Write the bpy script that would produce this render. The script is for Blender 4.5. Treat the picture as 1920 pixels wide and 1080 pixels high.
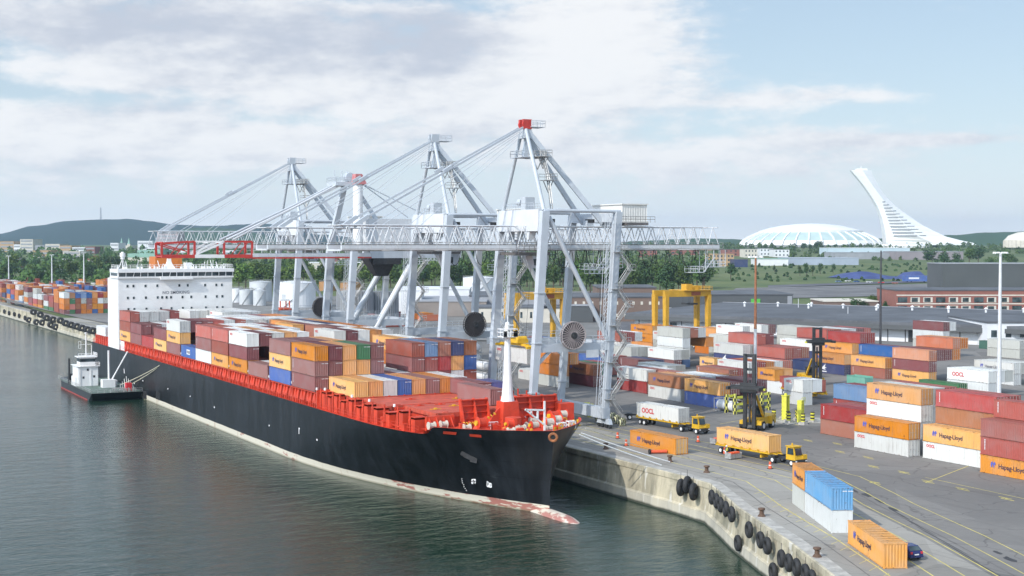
import bpy, bmesh, math, random
from mathutils import Vector, Matrix
from math import sin, cos, tan, atan2, pi, radians, sqrt, hypot, exp
R = random.Random(7)
for o in list(bpy.data.objects):
    bpy.data.objects.remove(o)
S = bpy.context.scene
# ------------------------------------------------------------------ camera
H = 38.6                        # eye height above the river
F_PX = 2636.0                   # focal length in pixels of a 1920 wide frame
PITCH = radians(1.784)
YAW = radians(27.96)            # the quay runs along +Y, the camera looks YAW to its right
cam_d = bpy.data.cameras.new('camera')
cam = bpy.data.objects.new('camera', cam_d)
S.collection.objects.link(cam)
cam.location = (0, 0, H)
cam.rotation_euler = (pi/2 - PITCH, 0, -YAW)
cam_d.sensor_width = 36.0
cam_d.lens = F_PX/1920*36.0
cam_d.clip_start = 1.0
cam_d.clip_end = 40000.0
S.camera = cam
S.render.resolution_x, S.render.resolution_y = 1024, 576
# ------------------------------------------------------------------ light
SUN_TO = Vector((-0.755, -0.245, 0.607)).normalized()
SUN_EL = math.asin(SUN_TO.z)
SUN_AZ = atan2(SUN_TO.x, SUN_TO.y)
sd = bpy.data.lights.new('sun', 'SUN')
sd.energy = 2.5
sd.angle = radians(0.6)
sd.color = (1.0, 0.95, 0.87)
sun = bpy.data.objects.new('sun', sd)
S.collection.objects.link(sun)
sun.rotation_euler = (-SUN_TO).to_track_quat('-Z', 'Y').to_euler()
S.view_settings.view_transform = 'Standard'
S.view_settings.look = 'None'
S.view_settings.exposure = 0.5
S.view_settings.gamma = 1.0
HAZE = 6.5e-5
S.cycles.use_denoising = True
S.cycles.max_bounces = 5
S.cycles.diffuse_bounces = 2
S.cycles.glossy_bounces = 3
S.cycles.transmission_bounces = 2
S.cycles.volume_bounces = 0
S.cycles.caustics_reflective = False
S.cycles.caustics_refractive = False

# ------------------------------------------------------------------ world: sky and clouds
W = bpy.data.worlds.new('World')
S.world = W
W.use_nodes = True
nt = W.node_tree
for n in list(nt.nodes):
    nt.nodes.remove(n)
def wn(t, **kw):
    n = nt.nodes.new(t)
    for k, v in kw.items():
        setattr(n, k, v)
    return n
def wl(a, b):
    nt.links.new(a, b)
def wmath(op, a, b=None, c=None, clamp=False):
    n = wn('ShaderNodeMath', operation=op)
    n.use_clamp = clamp
    for i, v in enumerate((a, b, c)):
        if v is None:
            continue
        if isinstance(v, (int, float)):
            n.inputs[i].default_value = v
        else:
            wl(v, n.inputs[i])
    return n.outputs[0]
sky = wn('ShaderNodeTexSky', sky_type='NISHITA')
sky.sun_disc = False
sky.sun_elevation = SUN_EL
sky.sun_rotation = SUN_AZ % (2*pi)
sky.altitude = 50
sky.air_density = 1.0
sky.dust_density = 0.6
sky.ozone_density = 1.0
tc = wn('ShaderNodeTexCoord')
sep = wn('ShaderNodeSeparateXYZ')
wl(tc.outputs['Generated'], sep.inputs[0])
dx, dy, dz = sep.outputs
az = wmath('ARCTAN2', dx, dy)                       # compass direction in the world
el = wmath('ARCSINE', wmath('MINIMUM', wmath('MAXIMUM', dz, -1.0), 1.0))
def deg_az(px):
    return YAW + math.atan((px - 960)/F_PX)
def deg_el(py):
    return math.atan((458 - py)/F_PX)
comb = wn('ShaderNodeCombineXYZ')
wl(az, comb.inputs[0])
wl(wmath('MULTIPLY', el, 2.7), comb.inputs[1])
def wnoise(scale, detail, rough, offs, dist=0.0):
    m = wn('ShaderNodeVectorMath', operation='ADD')
    wl(comb.outputs[0], m.inputs[0])
    m.inputs[1].default_value = offs
    n = wn('ShaderNodeTexNoise')
    n.inputs['Scale'].default_value = scale
    n.inputs['Detail'].default_value = detail
    n.inputs['Roughness'].default_value = rough
    n.inputs['Distortion'].default_value = dist
    wl(m.outputs[0], n.inputs['Vector'])
    return n.outputs[0]
warp = wnoise(9.0, 6.0, 0.62, (3.1, 0.4, 0))
n_big = wnoise(6.5, 7.0, 0.60, (0.3, 1.7, 0))
n_fine = wnoise(26.0, 9.0, 0.62, (5.0, 2.2, 0))
n_shade = wnoise(7.5, 6.0, 0.55, (8.2, 4.3, 0))
# relief: the same billows sampled a little towards the sun
n_lit = wnoise(26.0, 9.0, 0.62, (5.0 - 0.010, 2.2 + 0.014, 0))
n_lit2 = wnoise(6.5, 7.0, 0.60, (0.3 - 0.02, 1.7 + 0.03, 0))
relief = wmath('ADD', wmath('MULTIPLY', wmath('SUBTRACT', n_lit, n_fine), 1.5), wmath('MULTIPLY', wmath('SUBTRACT', n_lit2, n_big), 1.6))
def blob(px, py, rx, ry, amp):
    """a soft bank of cloud at a compass direction and height above the horizon"""
    a0, e0 = deg_az(px), deg_el(py)
    u = wmath('DIVIDE', wmath('SUBTRACT', az, a0), rx/F_PX)
    v = wmath('DIVIDE', wmath('SUBTRACT', el, e0), ry/F_PX)
    q = wmath('ADD', wmath('MULTIPLY', u, u), wmath('MULTIPLY', v, v))
    return wmath('MULTIPLY', wmath('POWER', 2.718, wmath('MULTIPLY', q, -1.0)), amp)
def wsum(lst):
    s = lst[0]
    for b in lst[1:]:
        s = wmath('ADD', s, b)
    return s
CLOUDS = [(300, 300, 420, 60, .12), (900, 120, 500, 120, .10), (330, 75, 560, 95, .55), (640, 165, 430, 55, .42), (1100, 75, 190, 95, .50), (1050, 180, 260, 50, .35),
          (140, 262, 330, 42, .42), (430, 285, 260, 40, .36), (120, 345, 330, 30, .22), (1190, 290, 320, 45, .34),
          (1380, 196, 90, 16, .22), (1540, 186, 140, 17, .36), (1790, 272, 150, 11, .34), (1560, 268, 190, 12, .26), (1740, 12, 90, 12, .20),
          (1840, 116, 60, 9, .2), (800, 250, 200, 40, .22), (1300, 330, 300, 40, .2),
          (200, 192, 200, 18, -.34), (620, 232, 210, 14, -.16), (930, 18, 60, 14, -.25), (1620, 80, 330, 75, -.30), (1880, 190, 160, 60, -.26),
          (820, 330, 300, 40, -.10), (1500, 225, 200, 18, -.10)]
bank = wsum([blob(*c) for c in CLOUDS])
dens = wsum([bank, wmath('MULTIPLY', wmath('SUBTRACT', n_big, 0.5), 1.05), wmath('MULTIPLY', wmath('SUBTRACT', n_fine, 0.5), 1.0)])
mr = wn('ShaderNodeMapRange', interpolation_type='SMOOTHSTEP')
wl(dens, mr.inputs[0])
mr.inputs[1].default_value = -0.02
mr.inputs[2].default_value = 0.42
cover = mr.outputs[0]
# thick parts and the undersides are greyer, the sunny shoulders white
GREY = [(360, 60, 520, 60, .75), (800, 90, 110, 75, .75), (420, 130, 330, 26, .35), (120, 205, 260, 20, .15), (1180, 130, 160, 25, .12),
        (1090, 70, 150, 85, -.8), (560, 170, 240, 26, -.3), (120, 262, 220, 24, -.25), (420, 275, 130, 22, -.3), (60, 135, 200, 22, -.2)]
shade = wsum([blob(*c) for c in GREY] + [relief, wmath('MULTIPLY', wmath('SUBTRACT', n_shade, 0.5), 1.3), wmath('MULTIPLY', wmath('SUBTRACT', warp, 0.5), 0.6)])
mr2 = wn('ShaderNodeMapRange', interpolation_type='SMOOTHSTEP')
wl(shade, mr2.inputs[0])
mr2.inputs[1].default_value = -0.45
mr2.inputs[2].default_value = 1.05
ccol = wn('ShaderNodeMixRGB')
ccol.inputs[1].default_value = (0.865, 0.87, 0.88, 1)
ccol.inputs[2].default_value = (0.52, 0.56, 0.645, 1)
wl(mr2.outputs[0], ccol.inputs[0])
skyc = wn('ShaderNodeMixRGB', blend_type='MULTIPLY')
skyc.inputs[0].default_value = 1.0
wl(sky.outputs[0], skyc.inputs[1])
SKY_STRENGTH = 0.10
skyc.inputs[2].default_value = (1, 1, 1, 1)
# the cloud light is given in the background's own units
cl = wn('ShaderNodeMixRGB', blend_type='MULTIPLY')
cl.inputs[0].default_value = 1.0
wl(ccol.outputs[0], cl.inputs[1])
cl.inputs[2].default_value = (1/SKY_STRENGTH, 1/SKY_STRENGTH, 1/SKY_STRENGTH, 1)
# thin veil that whitens the sky towards the horizon
veil = wmath('POWER', 2.718, wmath('MULTIPLY', wmath('MAXIMUM', el, 0.0), -9.0))
vmix = wn('ShaderNodeMixRGB')
wl(wmath('ADD', wmath('MULTIPLY', veil, 0.55), 0.30, clamp=True), vmix.inputs[0])
wl(skyc.outputs[0], vmix.inputs[1])
vcol = wn('ShaderNodeMixRGB')
wl(wmath('POWER', 2.718, wmath('MULTIPLY', wmath('MAXIMUM', el, 0.0), -26.0)), vcol.inputs[0])
vcol.inputs[1].default_value = (0.60/SKY_STRENGTH, 0.735/SKY_STRENGTH, 0.86/SKY_STRENGTH, 1)
vcol.inputs[2].default_value = (1.08/SKY_STRENGTH, 1.10/SKY_STRENGTH, 1.12/SKY_STRENGTH, 1)
wl(vcol.outputs[0], vmix.inputs[2])
cmix = wn('ShaderNodeMixRGB')
wl(wmath('MULTIPLY', cover, 0.93), cmix.inputs[0])
wl(vmix.outputs[0], cmix.inputs[1])
wl(cl.outputs[0], cmix.inputs[2])
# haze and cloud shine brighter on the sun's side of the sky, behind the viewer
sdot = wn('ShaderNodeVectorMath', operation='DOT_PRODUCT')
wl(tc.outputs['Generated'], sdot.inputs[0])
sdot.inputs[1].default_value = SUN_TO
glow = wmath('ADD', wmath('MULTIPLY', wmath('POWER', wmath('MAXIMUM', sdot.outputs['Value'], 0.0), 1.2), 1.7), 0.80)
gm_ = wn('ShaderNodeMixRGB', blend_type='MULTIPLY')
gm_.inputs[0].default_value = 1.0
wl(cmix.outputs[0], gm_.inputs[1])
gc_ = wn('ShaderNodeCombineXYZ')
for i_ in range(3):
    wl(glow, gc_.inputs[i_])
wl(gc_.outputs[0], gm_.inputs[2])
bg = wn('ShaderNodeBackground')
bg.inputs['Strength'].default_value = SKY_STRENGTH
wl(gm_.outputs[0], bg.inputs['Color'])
wo = wn('ShaderNodeOutputWorld')
wl(bg.outputs[0], wo.inputs['Surface'])
W.cycles.sampling_method = 'MANUAL'
W.cycles.sample_map_resolution = 512

# ------------------------------------------------------------------ measuring helpers
_f = Vector((sin(YAW)*cos(PITCH), cos(YAW)*cos(PITCH), -sin(PITCH)))
_r = Vector((cos(YAW), -sin(YAW), 0))
_u = _r.cross(_f)
_u = Vector((sin(YAW)*sin(PITCH), cos(YAW)*sin(PITCH), cos(PITCH)))
EYE = Vector((0, 0, H))
Q = 5.6                          # quay level
def ray(px, py):
    return _f + _r*((px - 960)/F_PX) + _u*((540 - py)/F_PX)
def at(px, py, z=Q):
    d = ray(px, py)
    return EYE + d*((z - H)/d.z)
def atX(px, py, X):
    d = ray(px, py)
    return EYE + d*(X/d.x)
def depth_of(x, y):
    return x*sin(YAW) + y*cos(YAW)
def gz(x, y):
    """terrain height"""
    d = depth_of(x, y)
    if d < 620:
        return Q
    if d < 3000:
        return Q + (d - 620)*0.01218
    return Q + 2380*0.01218
def atD(px, py, d):
    """a point at depth d metres in front of the camera"""
    v = ray(px, py)
    return EYE + v*d
def atG(px, py):
    """where a line of sight meets the terrain"""
    v = ray(px, py)
    lo, hi = 100.0, 9000.0
    for _ in range(60):
        m = (lo + hi)/2
        p = EYE + v*m
        if p.z > gz(p.x, p.y):
            lo = m
        else:
            hi = m
    return EYE + v*lo
# ------------------------------------------------------------------ materials
def new_mat(name):
    m = bpy.data.materials.new(name)
    m.use_nodes = True
    t = m.node_tree
    b = t.nodes['Principled BSDF']
    return m, t, b
def nd(t, k, **kw):
    n = t.nodes.new(k)
    for a, v in kw.items():
        setattr(n, a, v)
    return n
def noise(t, vec, scale, detail=4.0, rough=0.55, dist=0.0):
    n = nd(t, 'ShaderNodeTexNoise')
    n.inputs['Scale'].default_value = scale
    n.inputs['Detail'].default_value = detail
    n.inputs['Roughness'].default_value = rough
    n.inputs['Distortion'].default_value = dist
    if vec is not None:
        t.links.new(vec, n.inputs['Vector'])
    return n.outputs[0]
def scaled(t, vec, s):
    n = nd(t, 'ShaderNodeVectorMath', operation='MULTIPLY')
    t.links.new(vec, n.inputs[0])
    n.inputs[1].default_value = s
    return n.outputs[0]
def ramp(t, fac, lo, hi):
    n = nd(t, 'ShaderNodeMapRange', interpolation_type='SMOOTHSTEP')
    t.links.new(fac, n.inputs[0])
    n.inputs[1].default_value = lo
    n.inputs[2].default_value = hi
    return n.outputs[0]
def mixc(t, fac, a, b, blend='MIX'):
    n = nd(t, 'ShaderNodeMixRGB', blend_type=blend)
    for i, v in ((0, fac), (1, a), (2, b)):
        if isinstance(v, (int, float)):
            n.inputs[i].default_value = v
        elif isinstance(v, tuple):
            n.inputs[i].default_value = (v[0], v[1], v[2], 1)
        else:
            t.links.new(v, n.inputs[i])
    return n.outputs[0]
def mth(t, op, a, b=0.0, clamp=False):
    n = nd(t, 'ShaderNodeMath', operation=op)
    n.use_clamp = clamp
    for i, v in ((0, a), (1, b)):
        if isinstance(v, (int, float)):
            n.inputs[i].default_value = v
        else:
            t.links.new(v, n.inputs[i])
    return n.outputs[0]
def bump(t, b, h, strength, dist=1.0):
    n = nd(t, 'ShaderNodeBump')
    n.inputs['Strength'].default_value = strength
    n.inputs['Distance'].default_value = dist
    t.links.new(h, n.inputs['Height'])
    t.links.new(n.outputs[0], b.inputs['Normal'])
def objco(t):
    return nd(t, 'ShaderNodeTexCoord').outputs['Object']
def geopos(t):
    return nd(t, 'ShaderNodeNewGeometry').outputs['Position']
MATS = {}
def paint(name, col, rough=0.45, wear=0.25, scale=1.5, metal=0.0, dirt=(0.12, 0.09, 0.07), dirt_amt=0.0, vary=0.0, streak=True):
    """painted metal or plain coating with faint uneven weathering"""
    if name in MATS:
        return MATS[name]
    m, t, b = new_mat(name)
    oc = objco(t)
    n1 = noise(t, oc, scale, 5, 0.6)
    c = mixc(t, ramp(t, n1, 0.3, 0.75), tuple(v*(1 - wear) for v in col), tuple(min(1, v*(1 + wear*0.6)) for v in col))
    if dirt_amt:
        n2 = noise(t, scaled(t, oc, (4, 4, 0.35)) if streak else oc, 1.3, 6, 0.7)
        c = mixc(t, mth(t, 'MULTIPLY', ramp(t, n2, 0.52, 0.75), dirt_amt), c, dirt)
    if vary:
        oi = nd(t, 'ShaderNodeObjectInfo').outputs['Random']
        hs = nd(t, 'ShaderNodeHueSaturation')
        t.links.new(c, hs.inputs['Color'])
        t.links.new(mth(t, 'ADD', mth(t, 'MULTIPLY', oi, vary), 1 - vary/2), hs.inputs['Value'])
        t.links.new(mth(t, 'ADD', mth(t, 'MULTIPLY', oi, vary*0.06), 0.5 - vary*0.03), hs.inputs['Hue'])
        c = hs.outputs[0]
    t.links.new(c, b.inputs['Base Color'])
    b.inputs['Roughness'].default_value = rough
    b.inputs['Metallic'].default_value = metal
    MATS[name] = m
    return m
# container colours
CC = {
 'O': ('orange', (0.66, 0.285, 0.032)), 'o': ('plain orange', (0.60, 0.215, 0.024)), 'T': ('faded orange', (0.60, 0.30, 0.09)),
 'W': ('white', (0.64, 0.64, 0.60)), 'w': ('plain white', (0.62, 0.635, 0.62)), 'G': ('greyish white', (0.47, 0.475, 0.43)),
 'R': ('red', (0.36, 0.066, 0.045)), 'r': ('rust red', (0.30, 0.075, 0.042)), 'M': ('maroon', (0.185, 0.052, 0.052)),
 'm': ('dull maroon', (0.25, 0.085, 0.08)), 'D': ('dark red', (0.27, 0.045, 0.038)), 'P': ('salmon red', (0.46, 0.095, 0.07)), 'B': ('blue', (0.022, 0.10, 0.34)),
 'N': ('navy blue', (0.022, 0.04, 0.13)), 'b': ('steel blue', (0.16, 0.255, 0.44)), 'l': ('sky blue', (0.12, 0.31, 0.56)),
 'g': ('green', (0.045, 0.17, 0.07)), 'd': ('dark green', (0.02, 0.10, 0.06)), 'K': ('brownish orange', (0.34, 0.125, 0.045)), 'Y': ('yellow', (0.62, 0.36, 0.02)),
 't': ('sea green', (0.12, 0.36, 0.27)), 'v': ('violet blue', (0.07, 0.085, 0.26)), 'L': ('salmon orange', (0.50, 0.15, 0.06))}
def cont_paint(name, col):
    m, t, b = new_mat(name)
    oc = objco(t)
    oi = nd(t, 'ShaderNodeObjectInfo').outputs['Random']
    sh = nd(t, 'ShaderNodeVectorMath', operation='ADD')
    t.links.new(oc, sh.inputs[0])
    cx = nd(t, 'ShaderNodeCombineXYZ')
    for i in range(3):
        t.links.new(mth(t, 'MULTIPLY', oi, 37.0 + 11*i), cx.inputs[i])
    t.links.new(cx.outputs[0], sh.inputs[1])
    v = sh.outputs[0]
    bleach = noise(t, scaled(t, v, (0.5, 0.35, 0.5)), 1.0, 4, 0.55)
    drip = noise(t, scaled(t, v, (3.5, 3.5, 0.25)), 1.0, 5, 0.65)
    rust = noise(t, v, 1.7, 7, 0.72)
    lum = sum(col)/3
    pale = tuple(min(1.0, c*0.72 + lum*0.30 + 0.035) for c in col)
    c = mixc(t, mth(t, 'MULTIPLY', ramp(t, bleach, 0.38, 0.72), 0.6), col, pale)
    c = mixc(t, mth(t, 'MULTIPLY', ramp(t, drip, 0.52, 0.74), 0.40), c, (0.15, 0.11, 0.085))
    sp = nd(t, 'ShaderNodeSeparateXYZ'); t.links.new(oc, sp.inputs[0])
    edge = mth(t, 'ADD', ramp(t, sp.outputs[2], 0.35, 0.05), ramp(t, sp.outputs[2], 2.35, 2.55))
    thr = mth(t, 'ADD', rust, mth(t, 'MULTIPLY', edge, 0.09))
    c = mixc(t, mth(t, 'MULTIPLY', ramp(t, thr, 0.64, 0.70), 0.75), c, (0.16, 0.065, 0.03))
    hs = nd(t, 'ShaderNodeHueSaturation')
    t.links.new(c, hs.inputs['Color'])
    t.links.new(mth(t, 'ADD', mth(t, 'MULTIPLY', oi, 0.34), 0.83), hs.inputs['Value'])
    t.links.new(mth(t, 'ADD', mth(t, 'MULTIPLY', oi, 0.022), 0.489), hs.inputs['Hue'])
    t.links.new(mth(t, 'SUBTRACT', 1.06, mth(t, 'MULTIPLY', oi, 0.22)), hs.inputs['Saturation'])
    t.links.new(hs.outputs[0], b.inputs['Base Color'])
    b.inputs['Roughness'].default_value = 0.5
    return m
CM = {k: cont_paint('container_paint_'+v[0].replace(' ', '_'), v[1]) for k, v in CC.items()}
m_gal = paint('galvanised_steel', (0.45, 0.45, 0.44), 0.45, 0.3, metal=0.4)
m_rod = paint('lock_rod_steel', (0.50, 0.48, 0.46), 0.45, 0.25, metal=0.3)
m_crane = paint('crane_grey_paint', (0.48, 0.52, 0.56), 0.45, 0.10, 0.25, dirt=(0.25, 0.25, 0.25), dirt_amt=0.25)
m_crane_lt = paint('crane_pale_paint', (0.60, 0.62, 0.64), 0.5, 0.08, 0.3, dirt=(0.3, 0.3, 0.3), dirt_amt=0.2)
m_crane_dk = paint('crane_rail_grime', (0.16, 0.15, 0.145), 0.6, 0.3, 0.6)
m_cred = paint('crane_red_paint', (0.50, 0.045, 0.035), 0.45, 0.15)
m_pink = paint('faded_red_paint', (0.52, 0.19, 0.19), 0.55, 0.15)
m_cwhite = paint('white_paint', (0.78, 0.78, 0.77), 0.45, 0.06, 0.4, dirt=(0.35, 0.3, 0.25), dirt_amt=0.12)
m_deck = paint('ship_red_deck_paint', (0.62, 0.055, 0.02), 0.5, 0.22, 0.5, dirt=(0.18, 0.06, 0.04), dirt_amt=0.35)
m_deck2 = paint('ship_worn_red_hatch', (0.52, 0.085, 0.045), 0.6, 0.3, 0.7, dirt=(0.38, 0.20, 0.16), dirt_amt=0.45, streak=False)
m_rope = paint('mooring_rope', (0.62, 0.58, 0.42), 0.9, 0.2)
m_black = paint('black_rubber', (0.022, 0.022, 0.023), 0.75, 0.3, 3.0)
m_dark = paint('dark_steel', (0.035, 0.036, 0.038), 0.5, 0.3, 2.0)
m_yellow = paint('machine_yellow', (0.68, 0.40, 0.02), 0.45, 0.18, 0.8, dirt=(0.2, 0.13, 0.05), dirt_amt=0.3)
m_rtg = paint('gantry_yellow', (0.60, 0.33, 0.025), 0.5, 0.15, 0.5, dirt=(0.25, 0.15, 0.05), dirt_amt=0.35)
m_safety = paint('safety_yellow', (0.70, 0.68, 0.08), 0.5, 0.15)
m_oran = paint('funnel_orange', (0.52, 0.15, 0.02), 0.5, 0.15)
m_cone = paint('cone_orange', (0.70, 0.11, 0.04), 0.6, 0.15)
m_hap = paint('lettering_dark_blue', (0.03, 0.03, 0.07), 0.5, 0.1)
m_hapb = paint('lettering_emblem_blue', (0.10, 0.12, 0.42), 0.5, 0.1)
m_lred = paint('lettering_red', (0.60, 0.03, 0.04), 0.5, 0.1)
m_lwht = paint('lettering_white', (0.75, 0.75, 0.75), 0.5, 0.1)
m_lgrey = paint('lettering_grey', (0.12, 0.12, 0.14), 0.5, 0.1)
m_conc = paint('concrete', (0.42, 0.40, 0.36), 0.85, 0.3, 0.7, dirt=(0.2, 0.19, 0.17), dirt_amt=0.5)
m_roof = paint('dark_flat_roof', (0.105, 0.11, 0.12), 0.7, 0.3, 0.08, dirt=(0.20, 0.20, 0.20), dirt_amt=0.5, streak=False)
m_drum = paint('rope_drum', (0.55, 0.50, 0.42), 0.8, 0.25, 2.0)
m_skin = paint('skin', (0.45, 0.26, 0.18), 0.6, 0.1)
def glass_mat():
    m, t, b = new_mat('window_glass')
    b.inputs['Base Color'].default_value = (0.03, 0.045, 0.05, 1)
    b.inputs['Roughness'].default_value = 0.12
    b.inputs['Specular IOR Level'].default_value = 0.8
    oc = objco(t)
    t.links.new(mixc(t, ramp(t, noise(t, oc, 0.35, 2), 0.35, 0.7), (0.02, 0.03, 0.035), (0.07, 0.10, 0.11)), b.inputs['Base Color'])
    return m
m_glass = glass_mat()
def hull_mat():
    m, t, b = new_mat('ship_hull_paint')
    p = geopos(t)
    sp = nd(t, 'ShaderNodeSeparateXYZ')
    t.links.new(p, sp.inputs[0])
    streaks = noise(t, scaled(t, p, (0.3, 0.35, 0.05)), 1.0, 6, 0.65)
    scuff = noise(t, scaled(t, p, (0.2, 0.09, 0.45)), 1.0, 7, 0.7)
    black = mixc(t, ramp(t, streaks, 0.35, 0.8), (0.004, 0.0046, 0.0055), (0.02, 0.023, 0.028))
    pc_ = nd(t, 'ShaderNodeCombineXYZ')
    t.links.new(sp.outputs[1], pc_.inputs[0]); t.links.new(sp.outputs[2], pc_.inputs[1])
    br_ = nd(t, 'ShaderNodeTexBrick')
    t.links.new(pc_.outputs[0], br_.inputs['Vector'])
    br_.inputs['Scale'].default_value = 1.0
    br_.inputs['Brick Width'].default_value = 9.0
    br_.inputs['Row Height'].default_value = 2.4
    br_.inputs['Mortar Size'].default_value = 0.045
    br_.inputs['Color1'].default_value = (0.80, 0.80, 0.80, 1)
    br_.inputs['Color2'].default_value = (1.25, 1.25, 1.25, 1)
    br_.inputs['Mortar'].default_value = (0.55, 0.55, 0.55, 1)
    black = mixc(t, 0.8, black, br_.outputs[0], 'MULTIPLY')
    run = noise(t, scaled(t, p, (0.3, 1.1, 0.07)), 1.0, 5, 0.7)
    black = mixc(t, mth(t, 'MULTIPLY', ramp(t, run, 0.63, 0.74), 0.35), black, (0.09, 0.06, 0.045))
    black = mixc(t, mth(t, 'MULTIPLY', ramp(t, scuff, 0.62, 0.75), 0.5), black, (0.075, 0.08, 0.085))
    # boot topping: off-white with red primer showing where the paint has come off, most of it near the bow
    worn = noise(t, scaled(t, p, (0.25, 0.16, 0.9)), 1.0, 6, 0.6)
    bow = ramp(t, sp.outputs[1], 222.0, 172.0)
    thr = mth(t, 'SUBTRACT', worn, mth(t, 'MULTIPLY', mth(t, 'SUBTRACT', 1.0, bow), 0.16))
    boot = mixc(t, ramp(t, thr, 0.46, 0.50), (0.60, 0.56, 0.46), (0.36, 0.15, 0.12))
    boot = mixc(t, mth(t, 'MULTIPLY', ramp(t, streaks, 0.58, 0.66), 0.5), boot, (0.30, 0.17, 0.08))
    # ragged paint line
    ln = mth(t, 'ADD', sp.outputs[2], mth(t, 'MULTIPLY', mth(t, 'SUBTRACT', scuff, 0.5), 0.25))
    c = mixc(t, ramp(t, ln, 1.18, 1.26), boot, black)
    wet = ramp(t, sp.outputs[2], 0.35, 0.1)
    c = mixc(t, mth(t, 'MULTIPLY', wet, 0.6), c, (0.16, 0.14, 0.08))
    t.links.new(c, b.inputs['Base Color'])
    t.links.new(mth(t, 'ADD', mth(t, 'MULTIPLY', streaks, 0.25), 0.27), b.inputs['Roughness'])
    b.inputs['Specular IOR Level'].default_value = 0.3
    bump(t, b, noise(t, scaled(t, p, (0.25, 0.35, 0.3)), 1.0, 2), 0.12, 0.3)
    return m
m_hull = hull_mat()
def water_mat():
    m, t, b = new_mat('river_water')
    p = geopos(t)
    big = noise(t, scaled(t, p, (0.020, 0.012, 0)), 1.0, 3, 0.5)
    c = mixc(t, ramp(t, big, 0.35, 0.7), (0.008, 0.027, 0.015), (0.014, 0.036, 0.022))
    t.links.new(c, b.inputs['Base Color'])
    b.inputs['Roughness'].default_value = 0.10
    b.inputs['IOR'].default_value = 1.33
    h1 = noise(t, scaled(t, p, (0.22, 0.42, 0)), 1.0, 5, 0.62, 0.4)
    h2 = noise(t, scaled(t, p, (0.9, 1.6, 0)), 1.0, 4, 0.6, 0.3)
    calm = noise(t, scaled(t, p, (0.015, 0.03, 0)), 1.0, 2, 0.5)
    h = mth(t, 'ADD', mth(t, 'MULTIPLY', h1, 0.9), mth(t, 'MULTIPLY', h2, 0.28))
    h = mth(t, 'MULTIPLY', h, mth(t, 'ADD', mth(t, 'MULTIPLY', calm, 1.1), 0.45))
    bump(t, b, h, 1.0, 0.21)
    return m
m_water = water_mat()
def asphalt_mat(name, ca, cb, stain=0.5):
    m, t, b = new_mat(name)
    p = geopos(t)
    n1 = noise(t, p, 0.045, 6, 0.6)
    n2 = noise(t, p, 0.9, 5, 0.7)
    n3 = noise(t, scaled(t, p, (0.35, 0.04, 0)), 1.0, 5, 0.6)
    c = mixc(t, ramp(t, n1, 0.3, 0.7), ca, cb)
    c = mixc(t, mth(t, 'MULTIPLY', ramp(t, n3, 0.55, 0.72), stain), c, tuple(v*0.55 for v in ca))
    vo = nd(t, 'ShaderNodeTexVoronoi')
    vo.inputs['Scale'].default_value = 0.05
    t.links.new(p, vo.inputs['Vector'])
    vs = nd(t, 'ShaderNodeSeparateColor'); t.links.new(vo.outputs['Color'], vs.inputs[0])
    c = mixc(t, mth(t, 'MULTIPLY', ramp(t, vs.outputs[0], 0.55, 0.6), 0.28), c, tuple(v*1.35 for v in cb))
    c = mixc(t, mth(t, 'MULTIPLY', ramp(t, vs.outputs[1], 0.72, 0.76), 0.30), c, tuple(v*0.6 for v in ca))
    dv_ = nd(t, 'ShaderNodeVectorMath', operation='ADD')
    t.links.new(p, dv_.inputs[0])
    nn_ = nd(t, 'ShaderNodeTexNoise'); nn_.inputs['Scale'].default_value = 0.25; t.links.new(p, nn_.inputs['Vector'])
    t.links.new(scaled(t, nn_.outputs['Color'], (5, 5, 0)), dv_.inputs[1])
    ve = nd(t, 'ShaderNodeTexVoronoi', feature='DISTANCE_TO_EDGE')
    ve.inputs['Scale'].default_value = 0.10
    t.links.new(dv_.outputs[0], ve.inputs['Vector'])
    c = mixc(t, mth(t, 'MULTIPLY', ramp(t, ve.outputs[0], 0.016, 0.004), 0.45), c, tuple(v*0.4 for v in ca))
    trk = noise(t, scaled(t, p, (0.9, 0.02, 0)), 1.0, 3, 0.6)
    c = mixc(t, mth(t, 'MULTIPLY', ramp(t, trk, 0.58, 0.68), 0.30), c, tuple(v*0.55 for v in ca))
    c = mixc(t, 0.3, c, mixc(t, n2, (0, 0, 0), (0.45, 0.45, 0.45)), 'OVERLAY')
    t.links.new(c, b.inputs['Base Color'])
    b.inputs['Roughness'].default_value = 0.85
    return m
m_apron = asphalt_mat('apron_asphalt', (0.168, 0.160, 0.150), (0.228, 0.215, 0.197), 0.4)
m_lane = asphalt_mat('quayside_concrete', (0.275, 0.26, 0.23), (0.36, 0.34, 0.30), 0.45)
m_road = asphalt_mat('road_asphalt', (0.11, 0.11, 0.12), (0.16, 0.16, 0.165), 0.3)
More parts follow.
